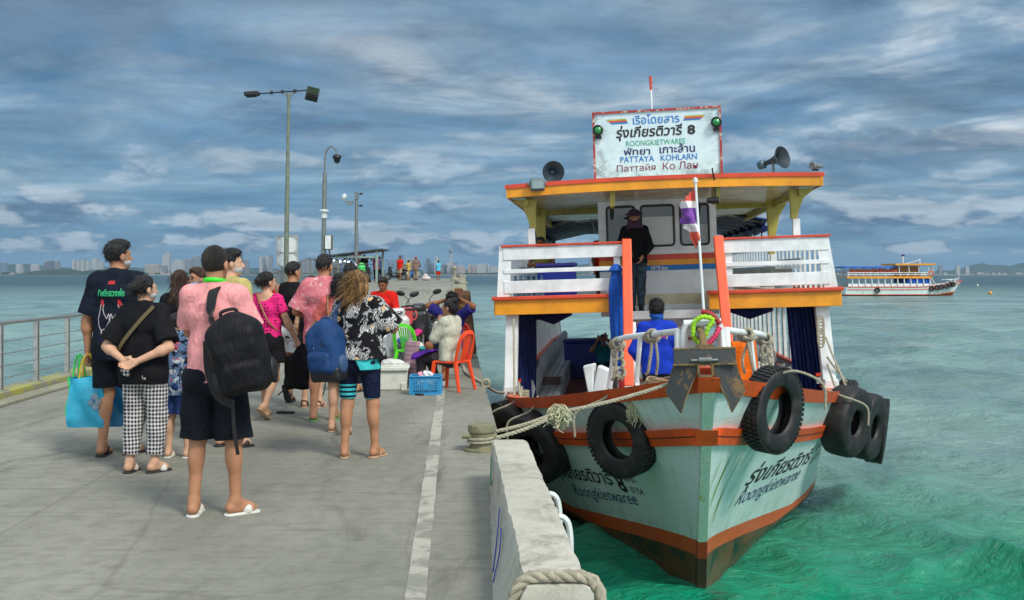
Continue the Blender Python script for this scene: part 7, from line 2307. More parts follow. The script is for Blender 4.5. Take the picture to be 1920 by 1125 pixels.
  if sl > 0:
   for k_ in 'LR':
    wide = top.get('wide', 0.016)
    if sl <= 1: P.append(cap(sh[k_], sh[k_] + (el[k_] - sh[k_]) * sl, 0.053 * bl + lo, 0.049 * bl + lo + wide * sl, 0.035, None, 2))
    else:
     P.append(cap(sh[k_], el[k_], 0.051 * bl + lo, 0.043 * bl + lo, 0.035))
     P.append(cap(el[k_], el[k_] + (wr[k_] - el[k_]) * (sl - 1), 0.043 * bl + lo, 0.030 + lo + wide * 0.3, 0.02, None, 2))
  V, Q = sculpt(P, vox, folds(top.get('fold', 0.0035), 0.3 + y))
  F.top = mesh_np(top.get('name', 'shirt'), V * s, quads=Q, material=top['m'], parent=t)
  F.topV = V * s; F.topQ = Q
  if top.get('collar'):
   r_ = MB(); c0 = nb + up * 0.01 + fw * 0.008
   r_.tube([(c0 + sd * 0.066 * math.cos(a) + fw * 0.062 * math.sin(a) - up * 0.012 * math.sin(a)) * s for a in np.linspace(0, 6.283, 22)[:-1]], 0.008 * s, 6, closed=True)
   r_.build('collar', top['collar'], t, smooth=True)
 # ---------------- hair
 if hair:
  st, hm = hair
  hn = lambda X, Y, Z: 0.0028 * np.sin(210 * X + 60 * Y + 14 * Z) + 0.0025 * np.sin(190 * Y - 90 * X + 22 * Z)
  P = []
  bas = [ell(HP((0, -0.020, 0.030)), (0.083, 0.098, 0.094), 0.02, hr)]
  cutf = [plane(HP((0, 0.045, 0.042)), Rh @ _v((0, 0.80, -0.60))), plane(HP((0, 0, -0.062)), Rh @ _v((0, 0.25, -1)))]
  if st == 'short':
   P = bas + [ell(HP((0, 0.02, 0.085)), (0.066, 0.075, 0.045), 0.03, hr)] + cutf
  elif st == 'fade':
   P = [ell(HP((0, -0.014, 0.028)), (0.0775, 0.0955, 0.092), 0.02, hr), ell(HP((0, 0.012, 0.075)), (0.070, 0.085, 0.056), 0.02, hr)] + cutf
  elif st == 'shaved':
   P = [ell(HP((0, -0.013, 0.023)), (0.0775, 0.0955, 0.0955), 0.02, hr), plane(HP((0, 0.055, 0.042)), Rh @ _v((0, 0.80, -0.60))), plane(HP((0, 0, -0.075)), Rh @ _v((0, 0.25, -1)))]
   hn = None
  elif st == 'spiky':
   P = bas + [ell(HP((0, 0.0, 0.085)), (0.074, 0.085, 0.055), 0.03, hr)] + cutf
   hn = lambda X, Y, Z: 0.007 * np.sin(120 * X + 40 * Z) * np.sin(115 * Y + 30 * Z) - 0.002
  elif st == 'long':
   P = bas + cutf[:1] + [cap(HP((0, -0.045, 0.0)), HP((0.0, -0.085, -0.20)), 0.082, 0.085, 0.03, (1.0, 0.75, 1)), cap(HP((0, -0.075, -0.18)), HP((0.01, -0.09, -0.34)), 0.08, 0.045, 0.03, (1.05, 0.6, 1))]
  elif st == 'bob':
   P = bas + cutf[:1] + [ell(HP((0, -0.045, -0.05)), (0.098, 0.088, 0.115), 0.03, hr)]
  elif st == 'bun':
   P = bas + cutf + [ell(HP((0.0, -0.115, 0.012)), (0.048, 0.042, 0.046), 0.015, hr), cap(HP((0.01, -0.13, 0.0)), HP((0.02, -0.135, -0.055)), 0.026, 0.008, 0.02)]
  elif st == 'topbun':
   P = bas + cutf + [ell(HP((0.0, -0.085, 0.100)), (0.052, 0.056, 0.05), 0.015, hr), ell(HP((0, -0.07, -0.01)), (0.078, 0.06, 0.075), 0.02, hr)]
  elif st == 'wind':
   P = bas + cutf[:1] + [ell(HP((0, -0.05, -0.03)), (0.095, 0.09, 0.12), 0.03, hr), cap(HP((-0.03, -0.07, -0.06)), HP((-0.10, -0.08, -0.17)), 0.06, 0.015, 0.03), cap(HP((0.04, -0.06, -0.06)), HP((0.07, -0.05, -0.19)), 0.065, 0.02, 0.03),
        cap(HP((-0.06, -0.04, 0.0)), HP((-0.16, -0.05, -0.075)), 0.04, 0.008, 0.03), cap(HP((0.0, -0.08, -0.08)), HP((0.0, -0.08, -0.20)), 0.07, 0.03, 0.03), cap(HP((-0.07, -0.02, -0.04)), HP((-0.17, 0.0, -0.02)), 0.02, 0.005, 0.02)]
   hn = lambda X, Y, Z: 0.005 * np.sin(150 * X + 60 * Y + 40 * Z) + 0.004 * np.sin(120 * Y - 90 * X + 45 * Z)
  V, Q = sculpt(P, min(vox, 0.008), hn)
  V, Q = strands(V, Q, hc, Rh, st, vox)
  ho = mesh_np('hair', V * s, quads=Q, material=hm, parent=t)
  if st == 'wind':
   st_ = MB(); g_ = np.random.default_rng(4)
   for i in range(46):
    a = HP((g_.uniform(-0.09, 0.09), g_.uniform(-0.14, -0.02), g_.uniform(-0.12, 0.06)))
    dr = _v((g_.uniform(-0.9, 0.25), g_.uniform(-0.3, 0.3), g_.uniform(-0.8, 0.3))) * g_.uniform(0.06, 0.13)
    st_.tube([Vector(c * s) for c in (a, a + dr * 0.5 + _v((0, 0, 0.012)), a + dr)], [0.004, 0.003, 0.001], 4)
   st_.build('loose_strand', hm, ho, smooth=True)
 if hat:
  P = [ell(HP((0, -0.015, 0.075)), (0.10, 0.112, 0.075), 0.02, hr), ell(HP((0, -0.01, 0.062)), (0.165, 0.178, 0.014), 0.03, hr)]
  V, Q = sculpt(P, vox)
  mesh_np('hat', V * s, quads=Q, material=hat, parent=t)
 if mask:
  P = [ell(HP((0, 0.036, -0.055)), (0.060, 0.063, 0.048), 0.02, hr), plane(HP((0, 0.0, -0.018)), Rh @ _v((0, -0.35, 1))), plane(HP((0, 0.015, 0)), Rh @ _v((0, -1, 0)))]
  V, Q = sculpt(P, min(vox, 0.008))
  mo = mesh_np('face_mask', V * s, quads=Q, material=mask, parent=t)
  st_ = MB()
  for c in (-1, 1): st_.tube([Vector(HP(p) * s) for p in ((c * 0.058, 0.045, -0.03), (c * 0.078, 0.0, 0.005), (c * 0.082, -0.02, -0.01), (c * 0.07, 0.02, -0.06))], 0.003 * s, 4)
  st_.build('ear_loop', mask, mo)
 if face:
  for c in (-1, 1):
   e = MB(); Mx = Matrix.Translation(Vector(HP((c * 0.031, 0.083, 0.003)) * s)) @ Matrix([list(r) for r in Rh.tolist()]).to_4x4()
   e.lathe([(0, -0.007), (0.009, -0.004), (0.012, 0), (0.009, 0.004), (0, 0.007)], 10, Mx @ Matrix.Scale(s, 4)); e.build('eye', m_eye, t, smooth=True)
   e = MB(); e.tube([Vector(HP(p) * s) for p in ((c * 0.014, 0.090, 0.022), (c * 0.032, 0.089, 0.027), (c * 0.050, 0.075, 0.020))], [0.004 * s, 0.005 * s, 0.002 * s], 5); e.build('eyebrow', H_BLK, t, smooth=True)
  if not mask:
   e = MB(); e.tube([Vector(HP(p) * s) for p in ((-0.024, 0.083, -0.062), (-0.008, 0.0915, -0.060), (0.008, 0.0915, -0.060), (0.024, 0.083, -0.062))], [0.003 * s, 0.007 * s, 0.007 * s, 0.003 * s], 6); e.build('mouth', m_lip, t, smooth=True)
 # ---------------- footwear
 if feet:
  kind, fm = feet[0], feet[1]
  fm2 = feet[2] if len(feet) > 2 else fm
  for k_ in 'LR':
   yaw, pit = q[k_ + 'f']
   Fm = np.array((Matrix.Rotation(R(yaw), 3, 'Z') @ Matrix.Rotation(R(pit), 3, 'X')), dtype=np.float32)
   FP = lambda p, a=an[k_], M=Fm: a + M @ _v(p)
   if kind == 'shoe':
    P = [cap(FP((0, -0.03, -0.055)), FP((0, 0.12, -0.062)), 0.042, 0.036, 0.02, None), cap(FP((0, 0, 0.0)), FP((0, 0.06, -0.04)), 0.044, 0.036, 0.02), plane(FP((0, 0, -0.094)), Fm @ _v((0, 0, -1)))]
    V, Q = sculpt(P, min(vox, 0.009)); so = mesh_np('shoe', V * s, quads=Q, material=fm, parent=t)
    continue
   P = [cap(FP((0, -0.035, -0.088)), FP((0, 0.035, -0.088)), 0.042, 0.040, 0.01), cap(FP((0, 0.03, -0.088)), FP((0, 0.115, -0.088)), 0.040, 0.047, 0.01),
    plane(FP((0, 0, -0.079)), Fm @ _v((0, 0, 1))), plane(FP((0, 0, -0.098)), Fm @ _v((0, 0, -1)))]
   V, Q = sculpt(P, min(vox, 0.007)); so = mesh_np('sandal', V * s, quads=Q, material=fm, parent=t)
   if kind == 'slide':
    P = [ell(FP((0, 0.075, -0.072)), (0.048, 0.040, 0.048), 0.01, Fm), plane(FP((0, 0.0, -0.088)), Fm @ _v((0, 0, -1))), plane(FP((0, 0.108, 0)), Fm @ _v((0, 1, 0.2))), plane(FP((0, 0.042, 0)), Fm @ _v((0, -1, 0)))]
    V, Q = sculpt(P, min(vox, 0.007)); mesh_np('strap', V * s, quads=Q, material=fm2, parent=so)
   else:
    st_ = MB()
    tx = 0.012 if k_ == 'L' else -0.012; st_.tube([Vector(FP(p) * s) for p in ((-0.044, 0.015, -0.078), (-0.036, 0.055, -0.036), (tx, 0.104, -0.040), (tx, 0.118, -0.058), (tx, 0.102, -0.037), (0.036, 0.055, -0.036), (0.044, 0.015, -0.078))], 0.0065 * s, 6)
    if kind == 'sandal': st_.tube([Vector(FP(p) * s) for p in ((-0.042, -0.01, -0.078), (-0.038, -0.045, -0.01), (0.0, -0.062, 0.005), (0.038, -0.045, -0.01), (0.042, -0.01, -0.078))], 0.0065 * s, 6)
    st_.build('strap', fm2, so, smooth=True)
 return F


def wpt(F, p):
 """a point in a figure's own (1.70 m) frame, in world space"""
 t = F.t
 return Matrix.Translation(t.location) @ Matrix.Rotation(t.rotation_euler.z, 4, 'Z') @ (Vector([float(c) for c in p]) * F.s)

def stand_in(o, F, label, cat, name=None):
 """an own thing standing in the frame of a figure"""
 o.location = F.t.location; o.rotation_euler = F.t.rotation_euler
 return props(o, label, cat)

def back_print(F, V2, faces, cx, cz, name, m, up=0.0):
 """lay a flat print (x, z) on the back of a shirt"""
 from mathutils.bvhtree import BVHTree
 if not hasattr(F, 'bvh'):
  F.bvh = BVHTree.FromPolygons([tuple(map(float, v)) for v in F.topV], [tuple(map(int, f)) for f in F.topQ])
 out = []; last = -0.12
 for v in V2:
  xx, zz = (cx + v[0]) * F.s, (cz + v[1]) * F.s
  hit = F.bvh.ray_cast(Vector((xx, -0.8, zz)), Vector((0, 1, 0)))
  if hit[0] is not None: last = hit[0].y
  out.append((xx, last - 0.004 - up, zz))
 return mesh_np(name, out, faces, smooth=False, material=m, parent=F.t)


def strap_path(mb, pts, w, t=0.006, upv=None):
 P = curve_pts(pts, 8)
 for a, b_ in zip(P[:-1], P[1:]):
  mb.bar(a, b_ + (b_ - a) * 0.15, w, t, up=upv or (0, -1, 0.2))


def backpack(name, label, loc, rz, size, m, m2, tilt=(0, 0, 0), zipm=None, pocket=True):
 """rucksack whose back panel faces +y; size w,d,h; origin at its centre"""
 w, d, h = size
 t = thing(name, label, 'backpack', loc, rot=(R(tilt[0]), R(tilt[1]), rz + R(tilt[2])))
 P = [rbox((0, 0.0, -0.02 * h), (w * 0.5 - 0.10, d * 0.30 - 0.05, h * 0.43 - 0.10), 0.10, 0.03), ell((0, 0.0, h * 0.30), (w * 0.42, d * 0.36, h * 0.21), 0.06), rbox((0, -d * 0.2, -h * 0.10), (w * 0.42 - 0.06, d * 0.2 - 0.02, h * 0.33 - 0.06), 0.055, 0.03)]
 ns = lambda X, Y, Z: 0.004 * np.sin(26 * X + 18 * Z) + 0.004 * np.sin(22 * Z - 30 * X + 12 * Y)
 V, Q = sculpt(P, 0.009, ns); mesh_np('pack_body', V, quads=Q, material=m, parent=t)
 if pocket:
  P = [rbox((0, -d * 0.40, -h * 0.20), (w * 0.40 - 0.06, 0.02, h * 0.19 - 0.05), 0.05, 0.04)]
  V, Q = sculpt(P, 0.009, ns); mesh_np('front_pocket', V, quads=Q, material=m, parent=t)
  for sx_ in (-1, 1):
   P = [ell((sx_ * w * 0.47, -0.01, -h * 0.27), (0.035, d * 0.26, h * 0.17), 0.02)]
   V, Q = sculpt(P, 0.009, ns); mesh_np('side_pocket', V, quads=Q, material=m2, parent=t)
 z_ = MB()
 z_.tube(curve_pts([(-w * 0.45, -d * 0.10, -h * 0.05), (-w * 0.42, -d * 0.12, h * 0.28), (0, -d * 0.16, h * 0.44), (w * 0.42, -d * 0.12, h * 0.28), (w * 0.45, -d * 0.10, -h * 0.05)], 8), 0.006, 5)
 z_.tube(curve_pts([(-w * 0.36, -d * 0.36, h * 0.0), (-w * 0.33, -d * 0.36, h * 0.16), (0, -d * 0.36, h * 0.24), (w * 0.33, -d * 0.36, h * 0.16), (w * 0.36, -d * 0.36, h * 0.0)], 8), 0.006, 5)
 z_.build('zip', zipm or m_black, t, smooth=True)
 hdl = MB(); hdl.tube(curve_pts([(-0.05, d * 0.2, h * 0.44), (-0.04, d * 0.18, h * 0.53), (0.04, d * 0.18, h * 0.53), (0.05, d * 0.2, h * 0.44)], 6), 0.011, 6); hdl.build('handle', m2, t, smooth=True)
 return t


def at(px, py, z=0.0):
 d = (CAM_Z - z) * FPX / (py - 515)
 return (px - 960) / FPX * d, d


def crowd():
 # ---- man in the rooster tee, bags in his left hand
 x, y = at(220, 853)
 F = person('tall man in a black tee with two rooster outlines on its back, carrying shopping bags', x, y, R(-6), 1.80, dict(m=C_NAV, hem=0.76, slv=0.85, loose=0.020, wide=0.022), dict(m=C_SHORT, to=0.86, loose=0.024, flare=0.012), ('short', H_BLK), SK_M,
   ('flip', m_sandal_k), 1.0, pose=dict(hy=-36, Lw=(-0.26, 0.03, 0.80), Le=(-0.245, -0.02, 1.07), La=(-0.10, -0.05, 0.095), Ra=(0.09, 0.05, 0.095), Rk=(0.09, 0.06, 0.49), Lh=dict(curl=62, n=(1, 0, 0)), Le_=0), vox=0.008, mask=m_mask)
 V, Fc = text_mesh('ศิษย์หลวงพ่อ', 1, 0.03, width=0.22, height=0.062)
 back_print(F, V, Fc, 0.01, 1.265, 'print', mat('print_green', (0.02, 0.42, 0.16)))
 V, Fc = text_mesh('S', 1, 0.05, width=0.06, height=0.028); back_print(F, V, Fc, 0.01, 1.36, 'print', mat('print_red', (0.55, 0.02, 0.03)))
 cock = [(0.03, 0.20), (0.045, 0.17), (0.035, 0.14), (0.05, 0.10), (0.075, 0.06), (0.09, 0.10), (0.105, 0.06), (0.085, 0.02), (0.06, -0.02), (0.03, -0.03), (0.035, -0.07), (0.055, -0.075), (0.035, -0.07), (0.025, -0.03), (0.005, 0.0), (0.0, 0.06), (0.012, 0.12), (0.015, 0.17), (0.03, 0.20)]
 for sg in (-1, 1):
  r_ = []; f_ = []
  for (a, c) in zip(cock[:-1], cock[1:]):
   a_, c_ = Vector((a[0], a[1])), Vector((c[0], c[1])); pr = Vector((-(c_ - a_).y, (c_ - a_).x)).normalized() * 0.0035
   n_ = len(r_); r_ += [((p.x - 0.10) * sg, p.y) for p in (a_ - pr, c_ - pr, c_ + pr, a_ + pr)]; f_.append((n_, n_ + 1, n_ + 2, n_ + 3))
  back_print(F, r_, f_, 0.01, 1.0 + 0.03, 'print', mat('print_outline', (0.45, 0.40, 0.42)))
  hd = [((0.03 + dx - 0.10) * sg, 0.19 + dz) for dx, dz in ((-0.012, -0.03), (0.012, -0.03), (0.016, 0.0), (0.006, 0.022), (-0.006, 0.016), (-0.014, 0.0))]
  back_print(F, hd, [tuple(range(6))], 0.01, 1.0 + 0.03, 'print', mat('print_red', None), 0.001)
 # shopping bags
 hx = wpt(F, F.wr['L'] + _v((0, 0.02, -0.10)))
 def bag(name, label, off, w, h, dp, m, rz, hm):
  t = thing(name, label, 'shopping bag', (hx.x + off[0], hx.y + off[1], hx.z + off[2]), rz)
  g_ = lambda u, v: None
  n = 40
  def f(u, v):
   a = u * 4
   k = int(a) % 4; fr = a - int(a)
   cs = [(-w / 2, -dp / 2), (w / 2, -dp / 2), (w / 2, dp / 2), (-w / 2, dp / 2)]
   p, q_ = cs[k], cs[(k + 1) % 4]
   xx, yy = p[0] + (q_[0] - p[0]) * fr, p[1] + (q_[1] - p[1]) * fr
   z = -h * (1 - v)
   sq = 1 - 0.32 * v ** 2
   wob = 0.012 * math.sin(9 * xx / w + 7 * v + off[0] * 30) + 0.010 * mnoise.noise(Vector((xx * 14, yy * 14, z * 12)))
   return (xx * (1 - 0.10 * v) + wob * 0.4, yy * sq + wob, z + 0.012 * math.sin(xx * 17) * v)
  b_ = MB(); b_.grid(f, n, 16, closed_u=True); V0 = len(b_.v)
  b_.f.append(tuple(range(n - 1, -1, -1)))
  b_.build('bag_body', m, t, smooth=True, auto=60)
  for yy in (-dp * 0.3, dp * 0.3):
   s_ = MB(); s_.tube(curve_pts([(-w * 0.22, yy, -0.04), (-w * 0.15, yy * 0.6, 0.12), (0, yy * 0.3, 0.19), (w * 0.15, yy * 0.6, 0.12), (w * 0.22, yy, -0.04)], 6), 0.008, 5); s_.build('handle', hm, t, smooth=True)
  return t
 m_cy = mat('cyan_bag', (0.02, 0.34, 0.52), rough=0.4, var=0.2, bump=0.3, bscale=9)
 t = bag('shopping_bag', 'large turquoise shopping bag with yellow handles held low by the rooster tee man', (0.02, -0.06, -0.08), 0.31, 0.42, 0.17, m_cy, R(4), mat('yellow_handle', (0.55, 0.36, 0.02)))
 b_ = MB()
 for (px_, pz_, r_) in ((0.08, -0.16, 0.03), (0.11, -0.20, 0.024), (0.05, -0.21, 0.022), (0.09, -0.24, 0.03)): b_.lathe([(0, 0), (r_, 0)], 7, TM((px_, -0.106, pz_), (R(90), 0, 0)))
 b_.build('flower_print', mat('bag_print', (0.40, 0.50, 0.60)), t)
 bag('shopping_bag', 'bright green plastic bag peeping out behind the turquoise one', (-0.14, 0.12, -0.10), 0.24, 0.34, 0.10, mat('lime_bag', (0.05, 0.72, 0.10), rough=0.4), R(-35), mat('lime_bag', None))
 bag('shopping_bag', 'second blue shopping bag showing between the legs of the rooster tee man', (0.19, 0.24, -0.18), 0.30, 0.36, 0.14, mat('blue_bag', (0.03, 0.28, 0.55), rough=0.4), R(10), mat('yellow_handle', None))
 # ---- woman with hands clasped behind her
 x, y = at(270, 884)
 F = person('woman in black tee and gingham trousers with her hands clasped behind her back', x, y, R(-10), 1.51, dict(m=C_BLK, hem=0.77, slv=0.86, loose=0.02, wide=0.03), dict(m=C_GING, to=1.86, loose=0.022, flare=0.008, name='trousers'), ('bun', H_BLK), SK_L,
   ('slide', m_sandal_k, m_sandal_w), 1.10, True, vox=0.008, belly=0.02, mask=m_mask,
   pose=dict(hy=-32, Le=(-0.29, -0.10, 1.09), Lw=(-0.075, -0.205, 0.985), Re=(0.29, -0.10, 1.09), Rw=(0.06, -0.225, 0.975), Lh=dict(d=(0.9, -0.15, -0.45), n=(0.1, -1, 0.2), curl=22), Rh=dict(d=(-0.9, -0.25, -0.40), n=(-0.1, -1, 0.1), curl=35),
      La=(-0.10, -0.06, 0.095), Ra=(0.11, -0.02, 0.095), Rk=(0.11, 0.03, 0.49), Lf=(8, 0), Rf=(-30, 0)))
 b_ = MB(); strap_path(b_, [F.s * Vector(p) for p in ((0.14, -0.085, 1.44), (0.03, -0.145, 1.30), (-0.12, -0.15, 1.12), (-0.22, -0.06, 1.0))], 0.03, 0.006)
 stand_in(b_.build('bag_strap', mat('olive_strap', (0.10, 0.075, 0.03), rough=0.7)), F, 'olive bag strap crossing the back of the black tee above the gingham trousers', 'strap')
 # ---- boy
 x, y = at(332, 858)
 F = person('small boy in a patterned red and blue tee and blue shorts', x, y, R(-12), 1.21, dict(m=C_BOY, hem=0.74, slv=0.9, loose=0.03, wide=0.035), dict(m=cloth('blue_print_shorts', (0.02, 0.045, 0.16), var=0.8), to=0.92, loose=0.035, flare=0.02), ('short', H_BLK), SK_L,
   ('slide', m_sandal_w), 1.1, vox=0.011, pose=dict(hy=-50, head=(0, 0.02, 1.565), La=(-0.11, 0.0, 0.095), Ra=(0.12, 0.03, 0.095)))
 for tx, zz in (('CAPTAIN', 1.32), ('AMERICA', 1.275)):
  V, Fc = text_mesh(tx, 1, 0.02, width=0.20, height=0.038); back_print(F, V, Fc, 0.0, zz, 'print', mat('print_red', None))
 P = [ell((0, 0, 0), (0.10, 0.05, 0.15), 0.02), ell((0, 0.0, -0.07), (0.115, 0.06, 0.09), 0.04)]
 V, Q = sculpt(P, 0.009, lambda X, Y, Z: 0.004 * np.sin(60 * X + 20 * Z))
 o = mesh_np('drawstring_bag', V, quads=Q, material=cloth('olive_grey_cloth', (0.13, 0.125, 0.085))); o.location = wpt(F, (-0.16, -0.17, 1.02)); o.rotation_euler = (0, R(8), 0)
 props(o, 'olive drawstring bag on the back of the small boy', 'bag')
 # ---- pink tee man with black rucksack
 x, y = at(402, 966)
 F = person('man with cropped hair in salmon pink tee, black shorts and white slides', x, y, R(-4), 1.70, dict(m=C_PINK, hem=0.845, slv=0.80, loose=0.016, wide=0.025, fold=0.003), dict(m=C_SHORT, to=1.0, loose=0.024, flare=0.020, fold=0.006), ('shaved', H_SHV), SK_M,
   ('slide', m_sandal_w), 0.90, vox=0.0075,
   pose=dict(hy=-8, Le=(-0.205, 0.12, 1.15), Lw=(-0.10, 0.30, 1.24), Re=(0.255, 0.03, 1.13), Rw=(0.17, 0.25, 1.16), La=(-0.125, -0.02, 0.095), Ra=(0.13, 0.02, 0.095), Lk=(-0.105, 0.0, 0.49), Rk=(0.125, 0.0, 0.49), Lf=(10, 0), Rf=(-50, 0)))
 b_ = MB(); c0 = F.ch + F.up * 0.075
 b_.grid(lambda u, v: tuple(F.s * (c0 + _v((0.069 * math.cos(u * 6.283), 0.01 + 0.066 * math.sin(u * 6.283), 0.030 * v - 0.014 * math.sin(u * 6.283))))), 28, 2, closed_u=True)
 stand_in(b_.build('lanyard', mat('neon_green_strap', (0.05, 0.75, 0.03), rough=0.5), smooth=True, solid=0.005), F, 'neon green lanyard round the neck of the salmon tee man', 'lanyard')
 for i, (w_, zz) in enumerate(((0.05, 1.335), (0.062, 1.322), (0.058, 1.309), (0.05, 1.296))):
  back_print(F, [(-w_ / 2, 0), (w_ / 2, 0), (w_ / 2, 0.006), (-w_ / 2, 0.006)], [(0, 1, 2, 3)], -0.03, zz, 'print', mat('print_rose', (0.45, 0.16, 0.18)))
 p = wpt(F, (0.235, -0.20, 1.03))
 t = backpack('backpack', 'big black rucksack slung on one shoulder of the salmon tee man', p, R(10), (0.345, 0.25, 0.52), cloth('black_nylon', (0.011, 0.011, 0.013), rough=0.5, fold=0.35), mat('black_webbing', (0.008, 0.008, 0.009), rough=0.6), (8, -15, 0), mat('grey_zip', (0.07, 0.07, 0.07), rough=0.4))
 b_ = MB(); b_.box((0.03, -0.122, 0.09), (0.06, 0.006, 0.010), (0, R(-14), 0)); b_.build('mark', mat('red_mark', (0.55, 0.02, 0.02)), t)
 b_ = MB(); strap_path(b_, [(-0.12, 0.08, 0.20), (-0.10, 0.12, 0.31), (-0.06, 0.22, 0.40), (-0.03, 0.34, 0.36), (0.02, 0.40, 0.22)], 0.07, 0.014, (0, 0.3, 1)); b_.build('shoulder_strap', mat('black_webbing', None), t)
 b_ = MB(); strap_path(b_, [(-0.17, 0.08, 0.12), (-0.21, 0.07, -0.06), (-0.20, 0.06, -0.22), (-0.13, 0.05, -0.30)], 0.055, 0.012, (0, -1, 0)); b_.build('shoulder_strap', mat('black_webbing', None), t)
 b_ = MB(); strap_path(b_, [(-0.12, 0.03, -0.26), (-0.16, 0.0, -0.45), (-0.18, 0.0, -0.60)], 0.022, 0.005, (0, -1, 0)); b_.build('loose_strap', mat('black_webbing', None), t)
 # ---- people glimpsed between them
 x, y = at(430, 838)
 person('dark-haired person in a pale mask half hidden behind the cropped head', x, y, R(-30), 1.735, dict(m=cloth('yellowish_cotton', (0.50, 0.42, 0.16)), hem=0.80), dict(m=C_SHORT, to=0.9), ('short', H_BLK), SK_L, ('slide', m_sandal_k), pose=dict(hy=-40), mask=m_mask, vox=0.010)
 x, y = at(337, 800)
 person('woman with long brown hair in a black top standing behind the boy', x, y, R(5), 1.56, dict(m=C_BLK, hem=0.8), dict(m=C_SHORT, to=0.8), ('long', H_BRN), SK_L, ('flip', m_sandal_k), 0.95, True, vox=0.011)
 x, y = at(374, 790)
 person('person in a pink top and blue mask turned back behind the salmon tee man', x, y, R(120), 1.58, dict(m=cloth('hot_pink_cotton', (0.70, 0.04, 0.20)), hem=0.8), dict(m=C_GREY, to=0.9), ('short', H_BRN), SK_M, ('flip', m_sandal_k), pose=dict(hy=20), mask=m_maskb, face=True, vox=0.011, fem=True)
 # ---- polka-dot woman
 x, y = at(500, 783)
 F = person('woman in a dotted pink top and black shorts striding with a black bag', x, y, R(-18), 1.545, dict(m=C_DOT, hem=0.91, slv=0.60, loose=0.010, neck='scoop', wide=0.012), dict(m=C_BLK, to=0.55, loose=0.03, flare=0.03, fold=0.004), ('bun', H_BLK), SK_L, ('slide', m_sandal_t), 1.05, True, vox=0.009,
   pose=dict(hy=-30, Re=(0.25, 0.04, 1.12), Rw=(0.30, 0.14, 0.92), Lk=(-0.09, 0.10, 0.50), La=(-0.10, 0.12, 0.10), Rk=(0.09, 0.02, 0.47), Ra=(0.10, -0.20, 0.17), Rf=(-8, -42), Rh=dict(curl=60)))
 b_ = MB(); b_.tube([F.s * Vector(c) for c in curve_pts([(-0.10, -0.06, 1.465), (0.0, -0.13, 1.32), (0.10, -0.135, 1.14), (0.17, -0.05, 1.02)], 6)], 0.010, 6)
 stand_in(b_.build('bag_strap', mat('tan_strap', (0.28, 0.13, 0.05)), smooth=True), F, 'tan strap crossing the back of the dotted pink top', 'strap')
 p = wpt(F, F.wr['R'] + _v((0.02, 0.05, -0.10)))
 P = [rbox((0, 0, -0.27), (0.10, 0.035, 0.13), 0.05, 0.03), ell((0, 0, -0.12), (0.07, 0.05, 0.10), 0.05)]
 V, Q = sculpt(P, 0.009, lambda X, Y, Z: 0.005 * np.sin(40 * X + 22 * Z) + 0.004 * np.sin(35 * Z))
 t = thing('black_bag', 'limp black cloth bag hanging from the hand of the dotted top woman', 'bag', p, R(-10))
 mesh_np('bag_body', V, quads=Q, material=C_BLK, parent=t)
 b_ = MB(); b_.tube(curve_pts([(-0.03, 0, -0.06), (-0.02, 0, 0.0), (0.02, 0, 0.0), (0.03, 0, -0.06)], 5), 0.008, 5); b_.tube(curve_pts([(-0.08, 0, -0.42), (-0.16, -0.02, -0.46), (-0.24, 0.0, -0.52)], 5), 0.008, 5); b_.build('strap', m_black, t, smooth=True)
 # ---- tank-top man
 x, y = at(548, 757)
 person('man in a black sleeveless top and white shorts walking away with one sole showing', x, y, R(-14), 1.66, dict(m=C_BLK, hem=0.80, slv=0, loose=0.012, neck='tank'), dict(m=C_WHT, to=0.62, loose=0.025, flare=0.02), ('fade', H_BLK), SK_M, ('slide', m_sandal_k), 1.02, vox=0.010,
  pose=dict(hy=-22, Lk=(-0.09, 0.10, 0.50), La=(-0.10, 0.13, 0.10), Rk=(0.09, 0.03, 0.47), Ra=(0.09, -0.26, 0.24), Rf=(-5, -65), Re=(0.25, 0.03, 1.10), Rw=(0.24, 0.18, 0.95)))
 b_ = MB(); b_.grid(lambda u, v: (0.05 * u - 0.02 + 0.02 * math.sin(v * 4), 0.02 * math.sin(u * 5 + v * 3), -0.55 * v), 6, 14)
 o = b_.build('red_towel', C_RED, smooth=True, solid=0.02); o.location = (x - 0.20, y - 0.16, 1.40); props(o, 'strip of red cloth hanging at the shoulder of the black tank top', 'towel')
 # ---- woman mostly hidden: bare legs and black shorts
 x, y = at(585, 764)
 person('barely seen woman in black shorts and strappy sandals behind the tie-dye man', x, y, R(-8), 1.50, dict(m=C_BLK, hem=0.80, slv=0.6), dict(m=C_BLK, to=0.62, loose=0.03, flare=0.02), ('bob', H_BLK), SK_L, ('sandal', m_sandal_t, m_sandal_k), 0.95, True, vox=0.011)
 # ---- tie-dye man
 x, y = at(607, 788)
 F = person('man in a pink tie-dyed tee and black shorts seen from behind', x, y, R(-4), 1.72, dict(m=C_TIE, hem=0.79, slv=0.9, loose=0.026, wide=0.03), dict(m=C_SHORT, to=0.92, loose=0.025, flare=0.015), ('fade', H_BLK), SK_M, ('flip', m_sandal_g), 1.02, vox=0.009,
   pose=dict(hy=-6, Le=(-0.29, 0.0, 1.12), Lw=(-0.16, 0.22, 1.08), La=(-0.09, -0.06, 0.095), Ra=(0.10, 0.04, 0.095)))
 b_ = MB(); b_.tube([F.s * (Vector((float(c0_[0]), float(c0_[1]), float(c0_[2])))) for c0_ in [F.ch + F.up * (0.075 - 0.02 * math.sin(a)) + _v((0.070 * math.cos(a), 0.012 + 0.07 * math.sin(a), 0)) for a in np.linspace(0, 6.283, 20)[:-1]]], 0.006, 6, closed=True)
 stand_in(b_.build('cord', mat('yellow_cord', (0.55, 0.45, 0.06)), smooth=True), F, 'thin yellow neck cord above the tie-dyed tee', 'cord')
